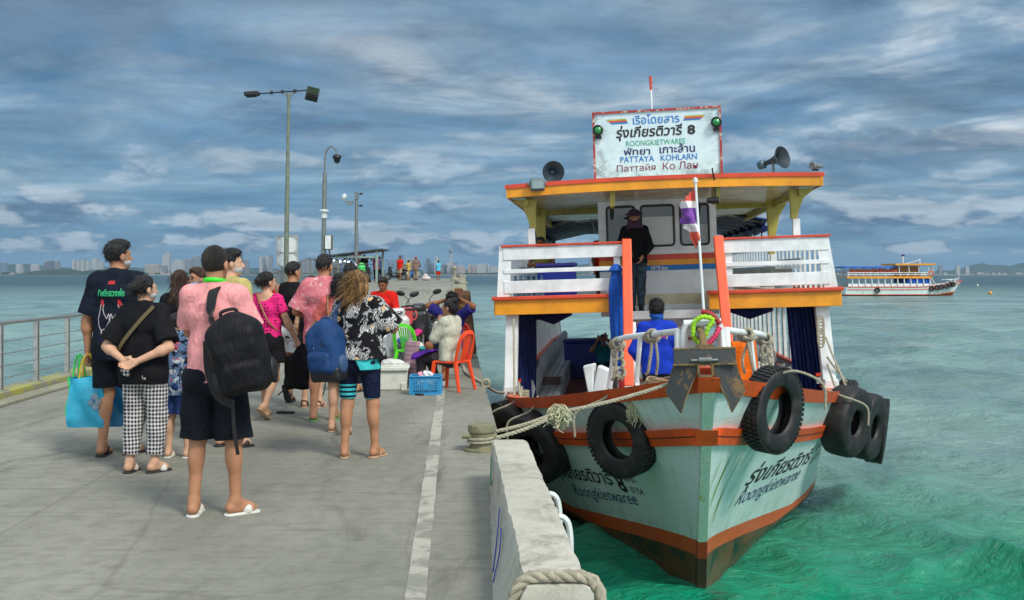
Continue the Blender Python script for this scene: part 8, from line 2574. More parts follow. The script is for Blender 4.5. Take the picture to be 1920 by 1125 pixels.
 # ---- coral top woman
 x, y = at(640, 810)
 F = person('woman in a coral top and dark shorts stepping forward behind the tropical shirt woman', x, y, R(-6), 1.53, dict(m=C_CORAL, hem=0.80, slv=0.7, loose=0.022, wide=0.025), dict(m=C_NAV, to=0.85, loose=0.03, flare=0.012), ('bob', H_BLK), SK_L, ('flip', m_sandal_t), 1.15, True, vox=0.009,
   pose=dict(hy=-10, Le=(-0.29, 0.02, 1.13), Lw=(-0.22, 0.24, 1.12), Lk=(-0.09, 0.05, 0.49), La=(-0.11, 0.02, 0.095), Rk=(0.10, 0.02, 0.46), Ra=(0.12, -0.20, 0.17), Rf=(-6, -45)))
 b_ = MB(); b_.tube([F.s * Vector(c) for c in curve_pts([(-0.10, 0.04, 1.475), (-0.125, -0.06, 1.455), (-0.11, -0.13, 1.33), (-0.09, -0.15, 1.20)], 6)], 0.010, 6)
 stand_in(b_.build('bag_strap', mat('tan_strap', None), smooth=True), F, 'tan bag strap over the shoulder of the coral top', 'strap')
 # ---- tropical shirt woman with blue rucksack
 x, y = at(674, 858)
 F = person('woman with windblown highlighted hair in a black and white tropical shirt and striped swim shorts', x, y, R(-8), 1.55, dict(m=C_HAW, hem=0.905, slv=0.95, loose=0.030, wide=0.05, flare=0.02, fold=0.005), dict(m=C_SWIM, to=0.86, loose=0.010, flare=0.0, fold=0.0015), ('wind', H_BLD), SK_M, ('flip', m_sandal_t), 1.08, True, vox=0.008,
   pose=dict(hy=-14, Le=(-0.24, 0.06, 1.12), Lw=(-0.18, 0.25, 1.05), Re=(0.29, 0.09, 1.17), Rw=(0.24, 0.30, 1.26), La=(-0.135, -0.02, 0.095), Ra=(0.135, 0.04, 0.095), Lk=(-0.115, 0.0, 0.49), Rk=(0.12, 0.02, 0.49), Lf=(14, 0), Rf=(-22, 0)))
 P = [cap((0, 0, 0.81), (0, 0, 0.93), 0.132, 0.128, 0.02, (1.50, 1.32, 1), 3), plane((0.03, 0, 0.86), (-0.9, 0, -0.45))]
 V, Q = sculpt(P, 0.009); mesh_np('undershirt', V * F.s, quads=Q, material=cloth('turquoise_cotton', (0.05, 0.50, 0.52)), parent=F.t)
 p = wpt(F, (-0.255, -0.16, 1.0))
 t = backpack('backpack', 'navy blue rucksack hanging from the shoulder of the tropical shirt woman', p, R(-8), (0.31, 0.23, 0.47), cloth('navy_nylon', (0.018, 0.055, 0.16), rough=0.5, fold=0.35), mat('navy_webbing', (0.03, 0.07, 0.17), rough=0.6), (4, -6, -18))
 b_ = MB(); b_.tube(curve_pts([(-0.03, -0.125, 0.03), (-0.045, -0.13, -0.02), (-0.03, -0.13, -0.06), (-0.045, -0.13, -0.10)], 5), 0.008, 6); b_.build('carabiner', m_bw, t, smooth=True)
 b_ = MB(); b_.lathe([(0, 0), (0.014, 0), (0.012, 0.008)], 10, TM((0.06, -0.125, 0.05), (R(90), 0, 0))); b_.build('port', m_black, t)
 b_ = MB(); strap_path(b_, [(0.05, 0.08, 0.20), (0.08, 0.10, 0.30), (0.12, 0.15, 0.38), (0.14, 0.24, 0.40)], 0.06, 0.013, (0, 0.3, 1)); b_.build('shoulder_strap', mat('navy_webbing', None), t)
 P = [rbox((0, -0.01, -0.20), (0.11, 0.05, 0.03), 0.035, 0.02)]
 V, Q = sculpt(P, 0.009); mesh_np('base_panel', V, quads=Q, material=m_black, parent=t)
 b_ = MB(); b_.tube(curve_pts([(-0.05, 0.0, -0.24), (-0.07, 0.0, -0.32), (-0.10, 0, -0.38)], 5), 0.005, 5); b_.build('loose_strap', m_black, t, smooth=True)
 # ---- dark head further on
 x, y = at(656, 735)
 person('dark-haired person standing beyond the coral top woman', x, y, R(-5), 1.66, dict(m=C_BLK, hem=0.8), dict(m=C_SHORT, to=0.9), ('short', H_BLK), SK_M, ('flip', m_sandal_k), vox=0.012)
 # ---- red-shirted man sitting on the scooter, looking down
 person('man in a bright red shirt looking down as he sits sideways on a scooter', -2.20, 17.2, R(168), 1.70, dict(m=C_RED, hem=0.70, slv=1.95, loose=0.022), dict(m=C_GREY, to=1.9, name='trousers'), ('short', H_BLK), SK_D, ('slide', m_sandal_k), 1.05, face=True, vox=0.010, mask=None,
  pose=dict(hip=(0, 0, 0.68), ch=(0, 0.05, 1.155), hp=22, Le=(-0.26, 0.12, 0.90), Lw=(-0.10, 0.30, 0.85), Re=(0.26, 0.12, 0.90), Rw=(0.10, 0.30, 0.84), Lk=(-0.12, 0.36, 0.56), La=(-0.12, 0.32, 0.10), Rk=(0.12, 0.36, 0.56), Ra=(0.12, 0.32, 0.10)))
 # ---- seated vendors
 person('woman with a top bun in a cream knit sitting sideways on the orange chair', -0.80, 13.15, R(62), 1.58, dict(m=C_CREAM, hem=0.42, slv=1.85, loose=0.030, wide=0.03, flare=0.01), dict(m=C_GREY, to=1.88, loose=0.018, name='trousers'), ('topbun', H_BLK), SK_M, ('flip', m_sandal_k), 1.0, True, face=True, vox=0.009, mask=None,
  pose=dict(hip=(0, 0.02, 0.47), ch=(0, 0.02, 0.96), hy=8, Le=(-0.20, 0.16, 0.74), Lw=(-0.06, 0.16, 0.98), Re=(0.22, 0.17, 0.74), Rw=(0.08, 0.20, 0.96), Lh=dict(curl=60), Rh=dict(curl=60), Lk=(-0.10, 0.46, 0.47), La=(-0.10, 0.42, 0.10), Rk=(0.10, 0.44, 0.47), Ra=(0.08, 0.30, 0.10)))
 b_ = MB(); b_.grid(lambda u, v: (-0.24 + 0.48 * u, 0.14 + 0.02 * math.sin(u * 9) + 0.34 * v, 0.60 - 0.02 * v + 0.012 * math.sin(u * 13 + v * 6) - 0.10 * abs(u - 0.5) ** 2 * 4 * v), 14, 10)
 o = b_.build('purple_cloth', cloth('purple_satin', (0.10, 0.015, 0.30), rough=0.5), smooth=True, solid=0.012); o.location = (-0.80, 13.15, -0.08); o.rotation_euler = (0, 0, R(62))
 props(o, 'purple cloth spread over the lap of the seated cream knit woman', 'cloth')
 person('man in an indigo tee sitting with both hands behind his head', -0.90, 14.75, R(156), 1.68, dict(m=C_DKB, hem=0.42, slv=0.85, loose=0.02, wide=0.02), dict(m=C_NAV, to=0.95, loose=0.02), ('spiky', H_BLK), SK_D, ('flip', m_sandal_k), 1.02, face=True, vox=0.009,
  pose=dict(hip=(0, 0.0, 0.46), ch=(0, -0.03, 0.93), hp=8, hy=8, Le=(-0.38, 0.03, 1.07), Lw=(-0.15, -0.08, 1.15), Re=(0.38, 0.03, 1.07), Rw=(0.15, -0.08, 1.15), Lh=dict(d=(0.8, -0.5, 0.1), n=(0, 1, 0), curl=20), Rh=dict(d=(-0.8, -0.5, 0.1), n=(0, 1, 0), curl=20),
     Lk=(-0.14, 0.44, 0.50), La=(-0.10, 0.42, 0.10), Rk=(0.14, 0.44, 0.50), Ra=(0.10, 0.40, 0.10)))
 # ---- walkers on the far platform
 def far(px, D, lab, h, top, bot, rz, hair=('short', H_BLK), sk=SK_D, pose=None, **kw):
  return person(lab, (px - 960) / FPX * D, D, R(rz), h, top, bot, hair, sk, ('flip', m_sandal_k), vox=0.020, z=1.1, pose=pose, **kw)
 wk = dict(Lk=(-0.09, 0.13, 0.50), La=(-0.10, 0.16, 0.10), Rk=(0.09, 0.02, 0.48), Ra=(0.10, -0.16, 0.12))
 far(750, 71, 'distant walker in a red tee and khaki shorts on the far platform', 1.72, dict(m=C_RED, hem=0.78, loose=0.03), dict(m=C_KHA, to=0.95, loose=0.03), 160, pose=wk)
 F = far(780, 70, 'distant walker in a brown checked shirt and cap on the far platform', 1.68, dict(m=cloth('brown_check', (0.20, 0.14, 0.11)), hem=0.74, loose=0.04, slv=1.7), dict(m=C_KHA, to=1.8, loose=0.02), 10, hair=('short', cloth('red_cap', (0.40, 0.08, 0.07))), pose=dict(wk, Re=(0.28, 0.10, 1.08), Rw=(0.32, 0.30, 1.0)))
 far(822, 76, 'distant walker in a light blue tee and red shorts near the pier corner', 1.5, dict(m=C_SKY, hem=0.78, loose=0.03), dict(m=C_RED, to=0.95, loose=0.03), 20)
 far(766, 74, 'far person in yellow bending by the parked motorbikes', 1.5, dict(m=cloth('mustard_cotton', (0.50, 0.36, 0.08)), hem=0.8), dict(m=C_KHA, to=1.8), 60)
 far(683, 61, 'person in a dark shirt standing under the far shelter', 1.62, dict(m=C_BLK, hem=0.78, loose=0.03), dict(m=C_NAV, to=1.8), 190)
 far(705, 60, 'person in pink and black by the right post of the far shelter', 1.58, dict(m=cloth('dusky_pink', (0.45, 0.10, 0.16)), hem=0.8, loose=0.03), dict(m=C_BLK, to=1.8), -30)
 far(672, 63, 'person in dark red at the left post of the far shelter', 1.5, dict(m=cloth('dark_red', (0.22, 0.02, 0.03)), hem=0.8, loose=0.03), dict(m=C_NAV, to=1.8), 140)
 far(712, 66, 'person in blue half hidden by the shelter post', 1.62, dict(m=cloth('denim_blue', (0.03, 0.06, 0.16)), hem=0.8, loose=0.03), dict(m=C_NAV, to=1.8), 10)
 # ---- aboard the ferry
 def aboard_p(lab, p, rz, h, **kw):
  Rm = (BOAT_M.to_3x3() @ Euler((0, 0, R(rz))).to_matrix()).to_euler()
  return person(lab, 0, 0, 0, h, loc=bw(p), rot=Rm, **kw)
 F = aboard_p('crewman in a plum brimmed hat and black shirt standing in front of the wheelhouse', (-0.40, 6.45, 2.58), 176, 1.72, top=dict(m=C_BLK, hem=0.84, slv=1.95, loose=0.018), bottom=dict(m=C_JEAN, to=1.93, loose=0.018, name='jeans'), hair=('short', H_BLK), skin=SK_M, feet=('shoe', m_sandal_k), vox=0.009, hat=C_PLUM, mask=cloth('charcoal_scarf', (0.02, 0.02, 0.026)), face=True,
    pose=dict(hp=6, La=(-0.07, -0.02, 0.095), Ra=(0.07, 0.02, 0.095), Lk=(-0.08, 0.03, 0.49), Rk=(0.08, 0.03, 0.49), Le=(-0.25, 0.02, 1.11), Lw=(-0.12, 0.17, 0.94), Lh=dict(d=(0.4, 0.2, -0.9), curl=25), Re=(0.26, 0.0, 1.12), Rw=(0.22, 0.1, 0.9)))
 P = [cap((0, -0.02, 1.55), (0, 0.0, 1.40), 0.085, 0.15, 0.03, (1.15, 0.95, 1), 2), ell((0, 0.01, 1.52), (0.088, 0.095, 0.075), 0.03)]
 V, Q = sculpt(P, 0.009, lambda X, Y, Z: 0.004 * np.sin(50 * X + 30 * Z)); mesh_np('neck_scarf', V * F.s, quads=Q, material=C_PLUM, parent=F.t)
 P = [rbox((0.09, 0.125, 0.98), (0.05, 0.018, 0.03), 0.02, 0.01)]
 V, Q = sculpt(P, 0.008); mesh_np('belt_bag', V * F.s, quads=Q, material=cloth('olive_bag', (0.06, 0.065, 0.045)), parent=F.t)
 F = aboard_p('crewman in a royal blue long-sleeved shirt standing on the foredeck with his back turned', (-0.30, 1.55, 1.23), -6, 1.68, top=dict(m=C_BLUE, hem=0.84, slv=1.95, loose=0.022), bottom=dict(m=cloth('charcoal_trousers', (0.018, 0.019, 0.022)), to=1.9, name='trousers'), hair=('spiky', H_BLK), skin=SK_M, feet=('shoe', m_sandal_k), vox=0.008,
    pose=dict(hy=8, Le=(-0.285, -0.02, 1.12), Lw=(-0.22, 0.16, 0.96), Re=(0.27, -0.01, 1.11), Rw=(0.27, 0.07, 0.87)), b=1.0)
 P = [ell(F.HP((0, 0.0, -0.055)), (0.083, 0.098, 0.050), 0.02), cap(F.HP((0, -0.02, -0.05)), F.HP((0, -0.01, -0.13)), 0.07, 0.072, 0.02)]
 V, Q = sculpt(P, 0.008, lambda X, Y, Z: 0.004 * np.sin(90 * Z + 20 * X)); mesh_np('neck_gaiter', V * F.s, quads=Q, material=cloth('blue_gaiter', (0.02, 0.11, 0.42)), parent=F.t)
 V = [(-0.055, -0.018), (0.055, -0.030), (0.058, 0.006), (-0.052, 0.022)]; back_print(F, V, [(0, 1, 2, 3)], 0.07, 1.285, 'print', mat('print_yellow', (0.75, 0.50, 0.02)))
 V = [(-0.040, -0.006), (0.044, -0.016), (0.045, -0.006), (-0.039, 0.006)]; back_print(F, V, [(0, 1, 2, 3)], 0.07, 1.285, 'print', mat('print_red', None), 0.001)
 aboard_p('passenger in a yellow-green tee leaning over the upper-deck cooler', (-2.0, 7.0, ZD - 0.42), 172, 1.50, top=dict(m=cloth('olive_yellow_tee', (0.36, 0.33, 0.06)), hem=0.8), bottom=dict(m=C_NAV, to=1.5), hair=('short', H_BLK), skin=SK_D, feet=('flip', m_sandal_k), vox=0.012, face=True, pose=dict(hip=(0, -0.05, 0.86), ch=(0, 0.06, 1.31), Le=(-0.25, 0.12, 1.08), Lw=(-0.02, 0.28, 1.06), Re=(0.25, 0.12, 1.08), Rw=(0.06, 0.26, 1.1)))
 aboard_p('passenger in teal and a blue mask raising a phone on the lower deck', (-1.02, 11.6, 0.93), 175, 1.55, top=dict(m=C_TEAL, hem=0.2, slv=0.8), bottom=dict(m=C_NAV, to=1.8), hair=('short', H_BLK), skin=SK_M, feet=('flip', m_sandal_k), vox=0.011, mask=m_maskb, face=True,
   pose=dict(hip=(0, 0, 0.30), ch=(0, 0.02, 0.78), Lk=(-0.14, 0.36, 0.40), La=(-0.12, 0.40, 0.10), Rk=(0.14, 0.36, 0.40), Ra=(0.12, 0.40, 0.10), Le=(-0.27, 0.14, 0.76), Lw=(-0.09, 0.24, 1.03), Re=(0.30, 0.12, 0.72), Rw=(0.12, 0.24, 0.97), Lh=dict(d=(0.3, 0, 1), n=(0, -1, 0)), Rh=dict(d=(-0.3, 0, 1), n=(0, -1, 0))))
 aboard_p('person in a red shirt standing by the inner rail post of the upper deck', (-0.95, 8.6, ZD - 0.35), 200, 1.55, top=dict(m=C_RED, hem=0.8), bottom=dict(m=C_GREY, to=1.8), hair=('short', H_BLK), skin=SK_D, feet=('flip', m_sandal_k), vox=0.014)
crowd()


# ================================================================== CHAIRS, BOXES, SCOOTERS ON THE PIER
def plastic_chair(label, loc, rz, m, group=None):
 t = thing('plastic_chair', label, 'chair', loc, rz, group, scale=0.89)
 # faces +y; seat height .43
 P = [rbox((0, 0.0, 0.425), (0.19, 0.185, 0.004), 0.016, 0.02)]
 V, Q = sculpt(P, 0.010, lambda X, Y, Z: 0.010 * np.exp(-((X / 0.13) ** 2 + (Y / 0.13) ** 2)) * np.sign(Z - 0.42)); mesh_np('seat', V, quads=Q, material=m, parent=t)
 for sx_ in (-1, 1):
  for sy in (-1, 1):
   l = MB()
   top_ = (sx_ * 0.185, sy * 0.18, 0.43); bot = (sx_ * 0.235, sy * (0.225 if sy > 0 else 0.275), 0.0)
   l.tube([top_, tuple((a + b_) / 2 for a, b_ in zip(top_, bot)), bot], [0.036, 0.030, 0.024], 6)
   l.build('leg', m, t, smooth=True)
 # back: arch with slats
 b = MB()
 arch = curve_pts([(-0.20, -0.19, 0.42), (-0.205, -0.23, 0.60), (-0.185, -0.27, 0.76), (-0.11, -0.295, 0.845), (0, -0.30, 0.865), (0.11, -0.295, 0.845), (0.185, -0.27, 0.76), (0.205, -0.23, 0.60), (0.20, -0.19, 0.42)], 6)
 for a, c in zip(arch[:-1], arch[1:]): b.bar(a, c + (c - a) * 0.08, 0.022, 0.058, up=(c - a).cross(Vector((0, -1, 0.25))))
 b.build('back_frame', m, t, smooth=True)
 for k in (-2, -1, 0, 1, 2):
  s_ = MB(); P_ = curve_pts([(k * 0.036, -0.195, 0.43), (k * 0.034, -0.235, 0.60), (k * 0.048, -0.285, 0.82)], 6)
  for a, c in zip(P_[:-1], P_[1:]): s_.bar(a, c + (c - a) * 0.08, 0.022, 0.010, up=(0, -1, 0.2))
  s_.build('back_slat', m, t)
 return t

def items():
 m_or = mat('orange_red_plastic', (0.80, 0.075, 0.018), rough=0.35, var=0.06)
 m_gn = mat('lime_plastic', (0.11, 0.72, 0.02), rough=0.35, var=0.06)
 m_rd = mat('red_plastic', (0.62, 0.02, 0.012), rough=0.35, var=0.06)
 plastic_chair('orange plastic chair under the cream knit woman', (-0.80, 13.13, 0), R(62), m_or)
 plastic_chair('lime green plastic chair with goods on its seat', (-1.50, 15.0, 0), R(-28), m_gn)
 plastic_chair('red plastic chair under the man with raised arms', (-0.90, 14.77, 0), R(156), m_rd)
 # goods on the green seat
 P = [ell((0, 0, 0.05), (0.13, 0.11, 0.045), 0.03), ell((0.05, 0.04, 0.075), (0.07, 0.08, 0.035), 0.03)]
 V, Q = sculpt(P, 0.009, lambda X, Y, Z: 0.006 * np.sin(60 * X + 45 * Y + 50 * Z))
 o = mesh_np('plastic_bag', V, quads=Q, material=mat('milky_plastic', (0.62, 0.62, 0.58), rough=0.4)); o.location = (-1.46, 15.02, 0.39); props(o, 'crumpled pale plastic bag lying on the lime chair seat', 'bag')
 b = MB(); b.grid(lambda u, v: (0.20 * u - 0.1 + 0.02 * math.sin(v * 7), 0.16 * v - 0.08, 0.02 + 0.02 * math.sin(u * 8) * math.sin(v * 6)), 12, 12)
 o = b.build('teal_cloth', cloth('teal_print', (0.03, 0.32, 0.36)), smooth=True, solid=0.012); o.location = (-1.36, 14.88, 0.40); props(o, 'folded teal cloth beside the lime chair goods', 'cloth')
 # styrofoam cooler
 t = thing('cooler_box', 'white styrofoam cooler box standing on the pier beside the blue basket', 'cooler', (-1.63, 13.25, 0), R(6))
 m_s = mat('styrofoam', (0.62, 0.64, 0.58), rough=0.7, var=0.08, dirt=((0.35, 0.33, 0.25), 0.4, 6))
 b = MB(); b.box((0, 0, 0.15), (0.46, 0.36, 0.30), taper=1.06); b.build('box_body', m_s, t, bevel=0.02)
 b = MB(); b.box((0, 0, 0.31), (0.54, 0.43, 0.04)); b.box((0, -0.215, 0.285), (0.50, 0.02, 0.05)); b.build('rim', m_s, t, bevel=0.012)
 b = MB(); b.box((0.19, -0.19, 0.05), (0.07, 0.03, 0.10)); b.build('corner_foot', m_s, t, bevel=0.008)
 P = [ell((0.02, 0, 0.35), (0.13, 0.10, 0.05), 0.02), ell((0.12, 0.03, 0.34), (0.09, 0.08, 0.04), 0.02)]
 V, Q = sculpt(P, 0.009, lambda X, Y, Z: 0.006 * np.sin(50 * X + 65 * Y + 40 * Z)); o = mesh_np('ice_bag', V, quads=Q, material=mat('milky_plastic', None)); o.location = t.location; props(o, 'white plastic ice bag on the styrofoam cooler', 'bag')
 # pink lid / folding mat
 b = MB()
 def f(u, v): return ((u - 0.5) * 0.05 + 0.02 * v + 0.004 * math.sin(v * 60), (u - 0.5) * 0.30, 0.02 + 0.58 * v)
 b.grid(f, 6, 40); o = b.build('folded_mat', mat('dusty_pink_foam', (0.55, 0.32, 0.36), rough=0.7, var=0.2), smooth=True, solid=0.03); o.location = (-1.40, 13.45, 0.02); o.rotation_euler = (0, R(6), R(50)); props(o, 'upright dusty pink foam mat behind the cooler and basket', 'mat')
 # blue basket with cut-out grid
 x, y = at(797, 741)
 t = thing('basket', 'light blue plastic basket with slotted sides on the pier', 'basket', (x, y + 0.14, 0), R(2))
 m_b = mat('sky_blue_plastic', (0.03, 0.28, 0.55), rough=0.4, var=0.06)
 W, D_, H = 0.36, 0.26, 0.235
 b = MB()
 for sy in (-1, 1):
  yy = sy * D_ / 2
  for zz, hh in ((0.016, 0.032), (0.075, 0.012), (0.105, 0.012), (0.135, 0.012), (0.165, 0.012), (0.21, 0.05)): b.box((0, yy, zz), (W, 0.008, hh))
  for k in range(15):
   xx = -W / 2 + W * k / 14
   b.box((xx, yy + 0.0005 * sy, H / 2), (0.05 if k in (0, 14) else 0.010, 0.009, H - 0.01))
  b.box((0.0, yy - 0.0008 * sy, 0.13), (0.07, 0.0095, 0.09))
 for sx_ in (-1, 1):
  xx = sx_ * W / 2
  for zz, hh in ((0.016, 0.032), (0.075, 0.012), (0.105, 0.012), (0.135, 0.012), (0.165, 0.012), (0.21, 0.05)): b.box((xx, 0, zz), (0.008, D_, hh))
  for k in range(11): b.box((xx + 0.0005 * sx_, -D_ / 2 + D_ * k / 10, H / 2), (0.009, 0.010, H - 0.01))
 b.box((0, 0, 0.006), (W - 0.01, D_ - 0.01, 0.01)); b.build('basket_body', m_b, t)
 b = MB()
 for sy in (-1, 1): b.box((0, sy * (D_ / 2 + 0.008), H), (W + 0.05, 0.03, 0.016))
 for sx_ in (-1, 1): b.box((sx_ * (W / 2 + 0.01), 0, H - 0.0005), (0.03, D_ + 0.01, 0.016))
 b.build('rim', m_b, t, bevel=0.004)
 for (px_, pz, w_, c, lab, rz) in ((0.02, 0.24, 0.12, (0.72, 0.70, 0.70), 'crumpled white packet sticking out of the blue basket', 20), (-0.06, 0.24, 0.05, (0.70, 0.30, 0.42), 'pink packet sticking out of the blue basket', -30), (0.0, 0.12, 0.2, (0.55, 0.50, 0.52), 'pale goods filling the blue basket', 0)):
  P = [rbox((0, 0, 0), (w_ * 0.5 - 0.01, 0.04, 0.035 if pz > 0.2 else 0.07), 0.012, 0.01, rotm(0, rz, 0))]
  V, Q = sculpt(P, 0.008, lambda X, Y, Z: 0.005 * np.sin(80 * X + 60 * Z)); o = mesh_np('packet', V, quads=Q, material=mat('packet_%d' % int(c[1] * 100), c, rough=0.5)); o.location = (x + px_, y + 0.14, pz); props(o, lab, 'packet')
 # red ice-drink jug
 b = MB(); b.lathe([(0.0, 0), (0.075, 0), (0.085, 0.03), (0.095, 0.22), (0.10, 0.23), (0.10, 0.25), (0.06, 0.27), (0, 0.27)], 20); b.tube(curve_pts([(0.09, 0, 0.22), (0.14, 0, 0.2), (0.14, 0, 0.1), (0.09, 0, 0.06)], 5), 0.012, 6)
 o = b.build('drink_jug', mat('coral_red_plastic', (0.72, 0.10, 0.10), rough=0.35), smooth=True); o.location = (-1.70, 16.2, 0.72); props(o, 'coral red drink jug standing on the scooter by the red-shirted man', 'jug')
 # old slippers lying about
 for (x_, y_, rz, m, lab) in ((-1.17, 12.55, 40, m_sandal_k, 'dark slipper lying by the blue basket'), (-2.45, 10.9, 80, m_sandal_k, 'crushed dark scrap lying on the pier behind the walkers')):
  P = [cap((0, -0.04, 0.01), (0, 0.09, 0.01), 0.038, 0.045, 0.01), plane((0, 0, 0.024), (0, 0, 1)), plane((0, 0, 0.004), (0, 0, -1))]
  V, Q = sculpt(P, 0.007); o = mesh_np('slipper', V, quads=Q, material=m); o.location = (x_, y_, 0.0); o.rotation_euler = (0, 0, R(rz)); props(o, lab, 'slipper')
items()


def scooter(label, loc, rz, m_body, m_acc, lean=0.0, steer=0.0, group=None, vox=0.012, small=False):
 """motor scooter facing +y, on its stand"""
 t = thing('motor_scooter', label, 'scooter', loc, rot=(0, R(lean), rz), group=group)
 for nm, yy in (('front_wheel', 0.62), ('rear_wheel', -0.60)):
  Mx = TM((0, yy, 0.265), (0, R(90), 0))
  b = MB(); b.lathe([(0.185, -0.035), (0.22, -0.048), (0.25, -0.04), (0.265, -0.015), (0.265, 0.015), (0.25, 0.04), (0.22, 0.048), (0.185, 0.035)], 28, Mx, close=True); w = b.build(nm, m_tyre, t, smooth=True)
  b = MB(); b.lathe([(0.19, -0.03), (0.175, -0.02), (0.175, 0.02), (0.19, 0.03)], 24, Mx); b.lathe([(0, -0.05), (0.05, -0.045), (0.05, 0.045), (0, 0.05)], 14, Mx)
  for k in range(5):
   a = k * 1.2566; b.bar(Mx @ Vector((0.04 * math.cos(a), 0.04 * math.sin(a), 0)), Mx @ Vector((0.18 * math.cos(a), 0.18 * math.sin(a), 0)), 0.025, 0.02)
  b.build('rim', m_galv, w)
 ns = None
 sh = [rbox((0, 0.44, 0.62), (0.10, 0.03, 0.20), 0.07, 0.04, rotm(-18, 0, 0)), ell((0, 0.50, 0.72), (0.16, 0.09, 0.14), 0.05), ell((0, 0.53, 0.55), (0.13, 0.08, 0.18), 0.05), cap((0.10, 0.42, 0.45), (0.13, 0.40, 0.75), 0.05, 0.06, 0.04), cap((-0.10, 0.42, 0.45), (-0.13, 0.40, 0.75), 0.05, 0.06, 0.04)]
 V, Q = sculpt(sh, vox); mesh_np('front_shield', V, quads=Q, material=m_body, parent=t)
 V, Q = sculpt([ell((0, 0.60, 0.50), (0.075, 0.11, 0.06), 0.03), cap((0, 0.50, 0.54), (0, 0.78, 0.46), 0.06, 0.04, 0.03, (1.2, 1, 0.6))], vox); mesh_np('front_mudguard', V, quads=Q, material=m_acc, parent=t)
 V, Q = sculpt([rbox((0, -0.42, 0.56), (0.07, 0.26, 0.06), 0.07, 0.04, rotm(8, 0, 0)), cap((0, -0.62, 0.66), (0, -0.88, 0.72), 0.10, 0.05, 0.05), rbox((0, 0.08, 0.30), (0.11, 0.22, 0.03), 0.05, 0.04), rbox((0, -0.2, 0.42), (0.09, 0.12, 0.10), 0.05, 0.05)], vox); mesh_np('rear_body', V, quads=Q, material=m_body, parent=t)
 V, Q = sculpt([rbox((0, -0.30, 0.735), (0.09, 0.22, 0.005), 0.045, 0.03), rbox((0, -0.62, 0.77), (0.075, 0.14, 0.0), 0.045, 0.04)], vox); mesh_np('seat', V, quads=Q, material=mat('seat_vinyl', (0.012, 0.012, 0.013), rough=0.4), parent=t)
 V, Q = sculpt([ell((0, 0.44, 0.93), (0.15, 0.10, 0.07), 0.04), rbox((0, 0.50, 0.93), (0.07, 0.02, 0.03), 0.04, 0.03)], vox); hd = mesh_np('handlebar_cowl', V, quads=Q, material=m_body, parent=t)
 b = MB(); b.tube(curve_pts([(-0.33, 0.34, 0.94), (-0.2, 0.40, 0.96), (0, 0.44, 0.95), (0.2, 0.40, 0.96), (0.33, 0.34, 0.94)], 5), 0.016, 8); b.cyl((-0.34, 0.335, 0.94), (-0.23, 0.385, 0.955), 0.022); b.cyl((0.34, 0.335, 0.94), (0.23, 0.385, 0.955), 0.022); b.tube([(-0.16, 0.46, 0.95), (-0.30, 0.42, 0.95)], 0.007, 5); b.tube([(0.16, 0.46, 0.95), (0.30, 0.42, 0.95)], 0.007, 5); b.build('handlebar', m_black, t, smooth=True)
 V, Q = sculpt([ell((0, 0.55, 0.77), (0.10, 0.05, 0.055), 0.02), ell((0, 0.555, 0.93), (0.075, 0.03, 0.03), 0.02)], vox); mesh_np('headlight', V, quads=Q, material=mat('headlight_glass', (0.10, 0.11, 0.12), rough=0.06, spec=0.9), parent=t)
 for sx_ in (-1, 1):
  b = MB(); b.tube(curve_pts([(sx_ * 0.18, 0.42, 0.97), (sx_ * 0.20, 0.42, 1.08), (sx_ * 0.30, 0.41, 1.17)], 5), 0.007, 6); mo = b.build('mirror', m_black, t, smooth=True)
  V, Q = sculpt([ell((sx_ * 0.33, 0.41, 1.19), (0.085, 0.018, 0.048), 0.01, rotm(0, sx_ * -12, 0))], 0.009); mesh_np('mirror_head', V, quads=Q, material=m_black, parent=mo)
  b = MB(); b.tube([(sx_ * 0.07, 0.50, 0.62), (sx_ * 0.075, 0.62, 0.265)], 0.022, 8); b.build('fork', m_galv, t, smooth=True)
 b = MB(); b.tube(curve_pts([(0.10, -0.1, 0.22), (0.14, -0.4, 0.26), (0.16, -0.75, 0.36)], 5), [0.03] + [0.045] * 9 + [0.04], 8); b.build('exhaust', m_galv, t, smooth=True)
 b = MB(); b.tube([(0.06, -0.1, 0.28), (0.14, -0.14, 0.0)], 0.013, 6); b.tube([(-0.06, -0.1, 0.28), (-0.14, -0.14, 0.0)], 0.013, 6); b.build('stand', m_black, t, smooth=True)
 b = MB(); b.box((0, -0.90, 0.55), (0.16, 0.015, 0.12), (R(-20), 0, 0)); b.build('rear_plate', m_white, t, bevel=0.004)
 return t

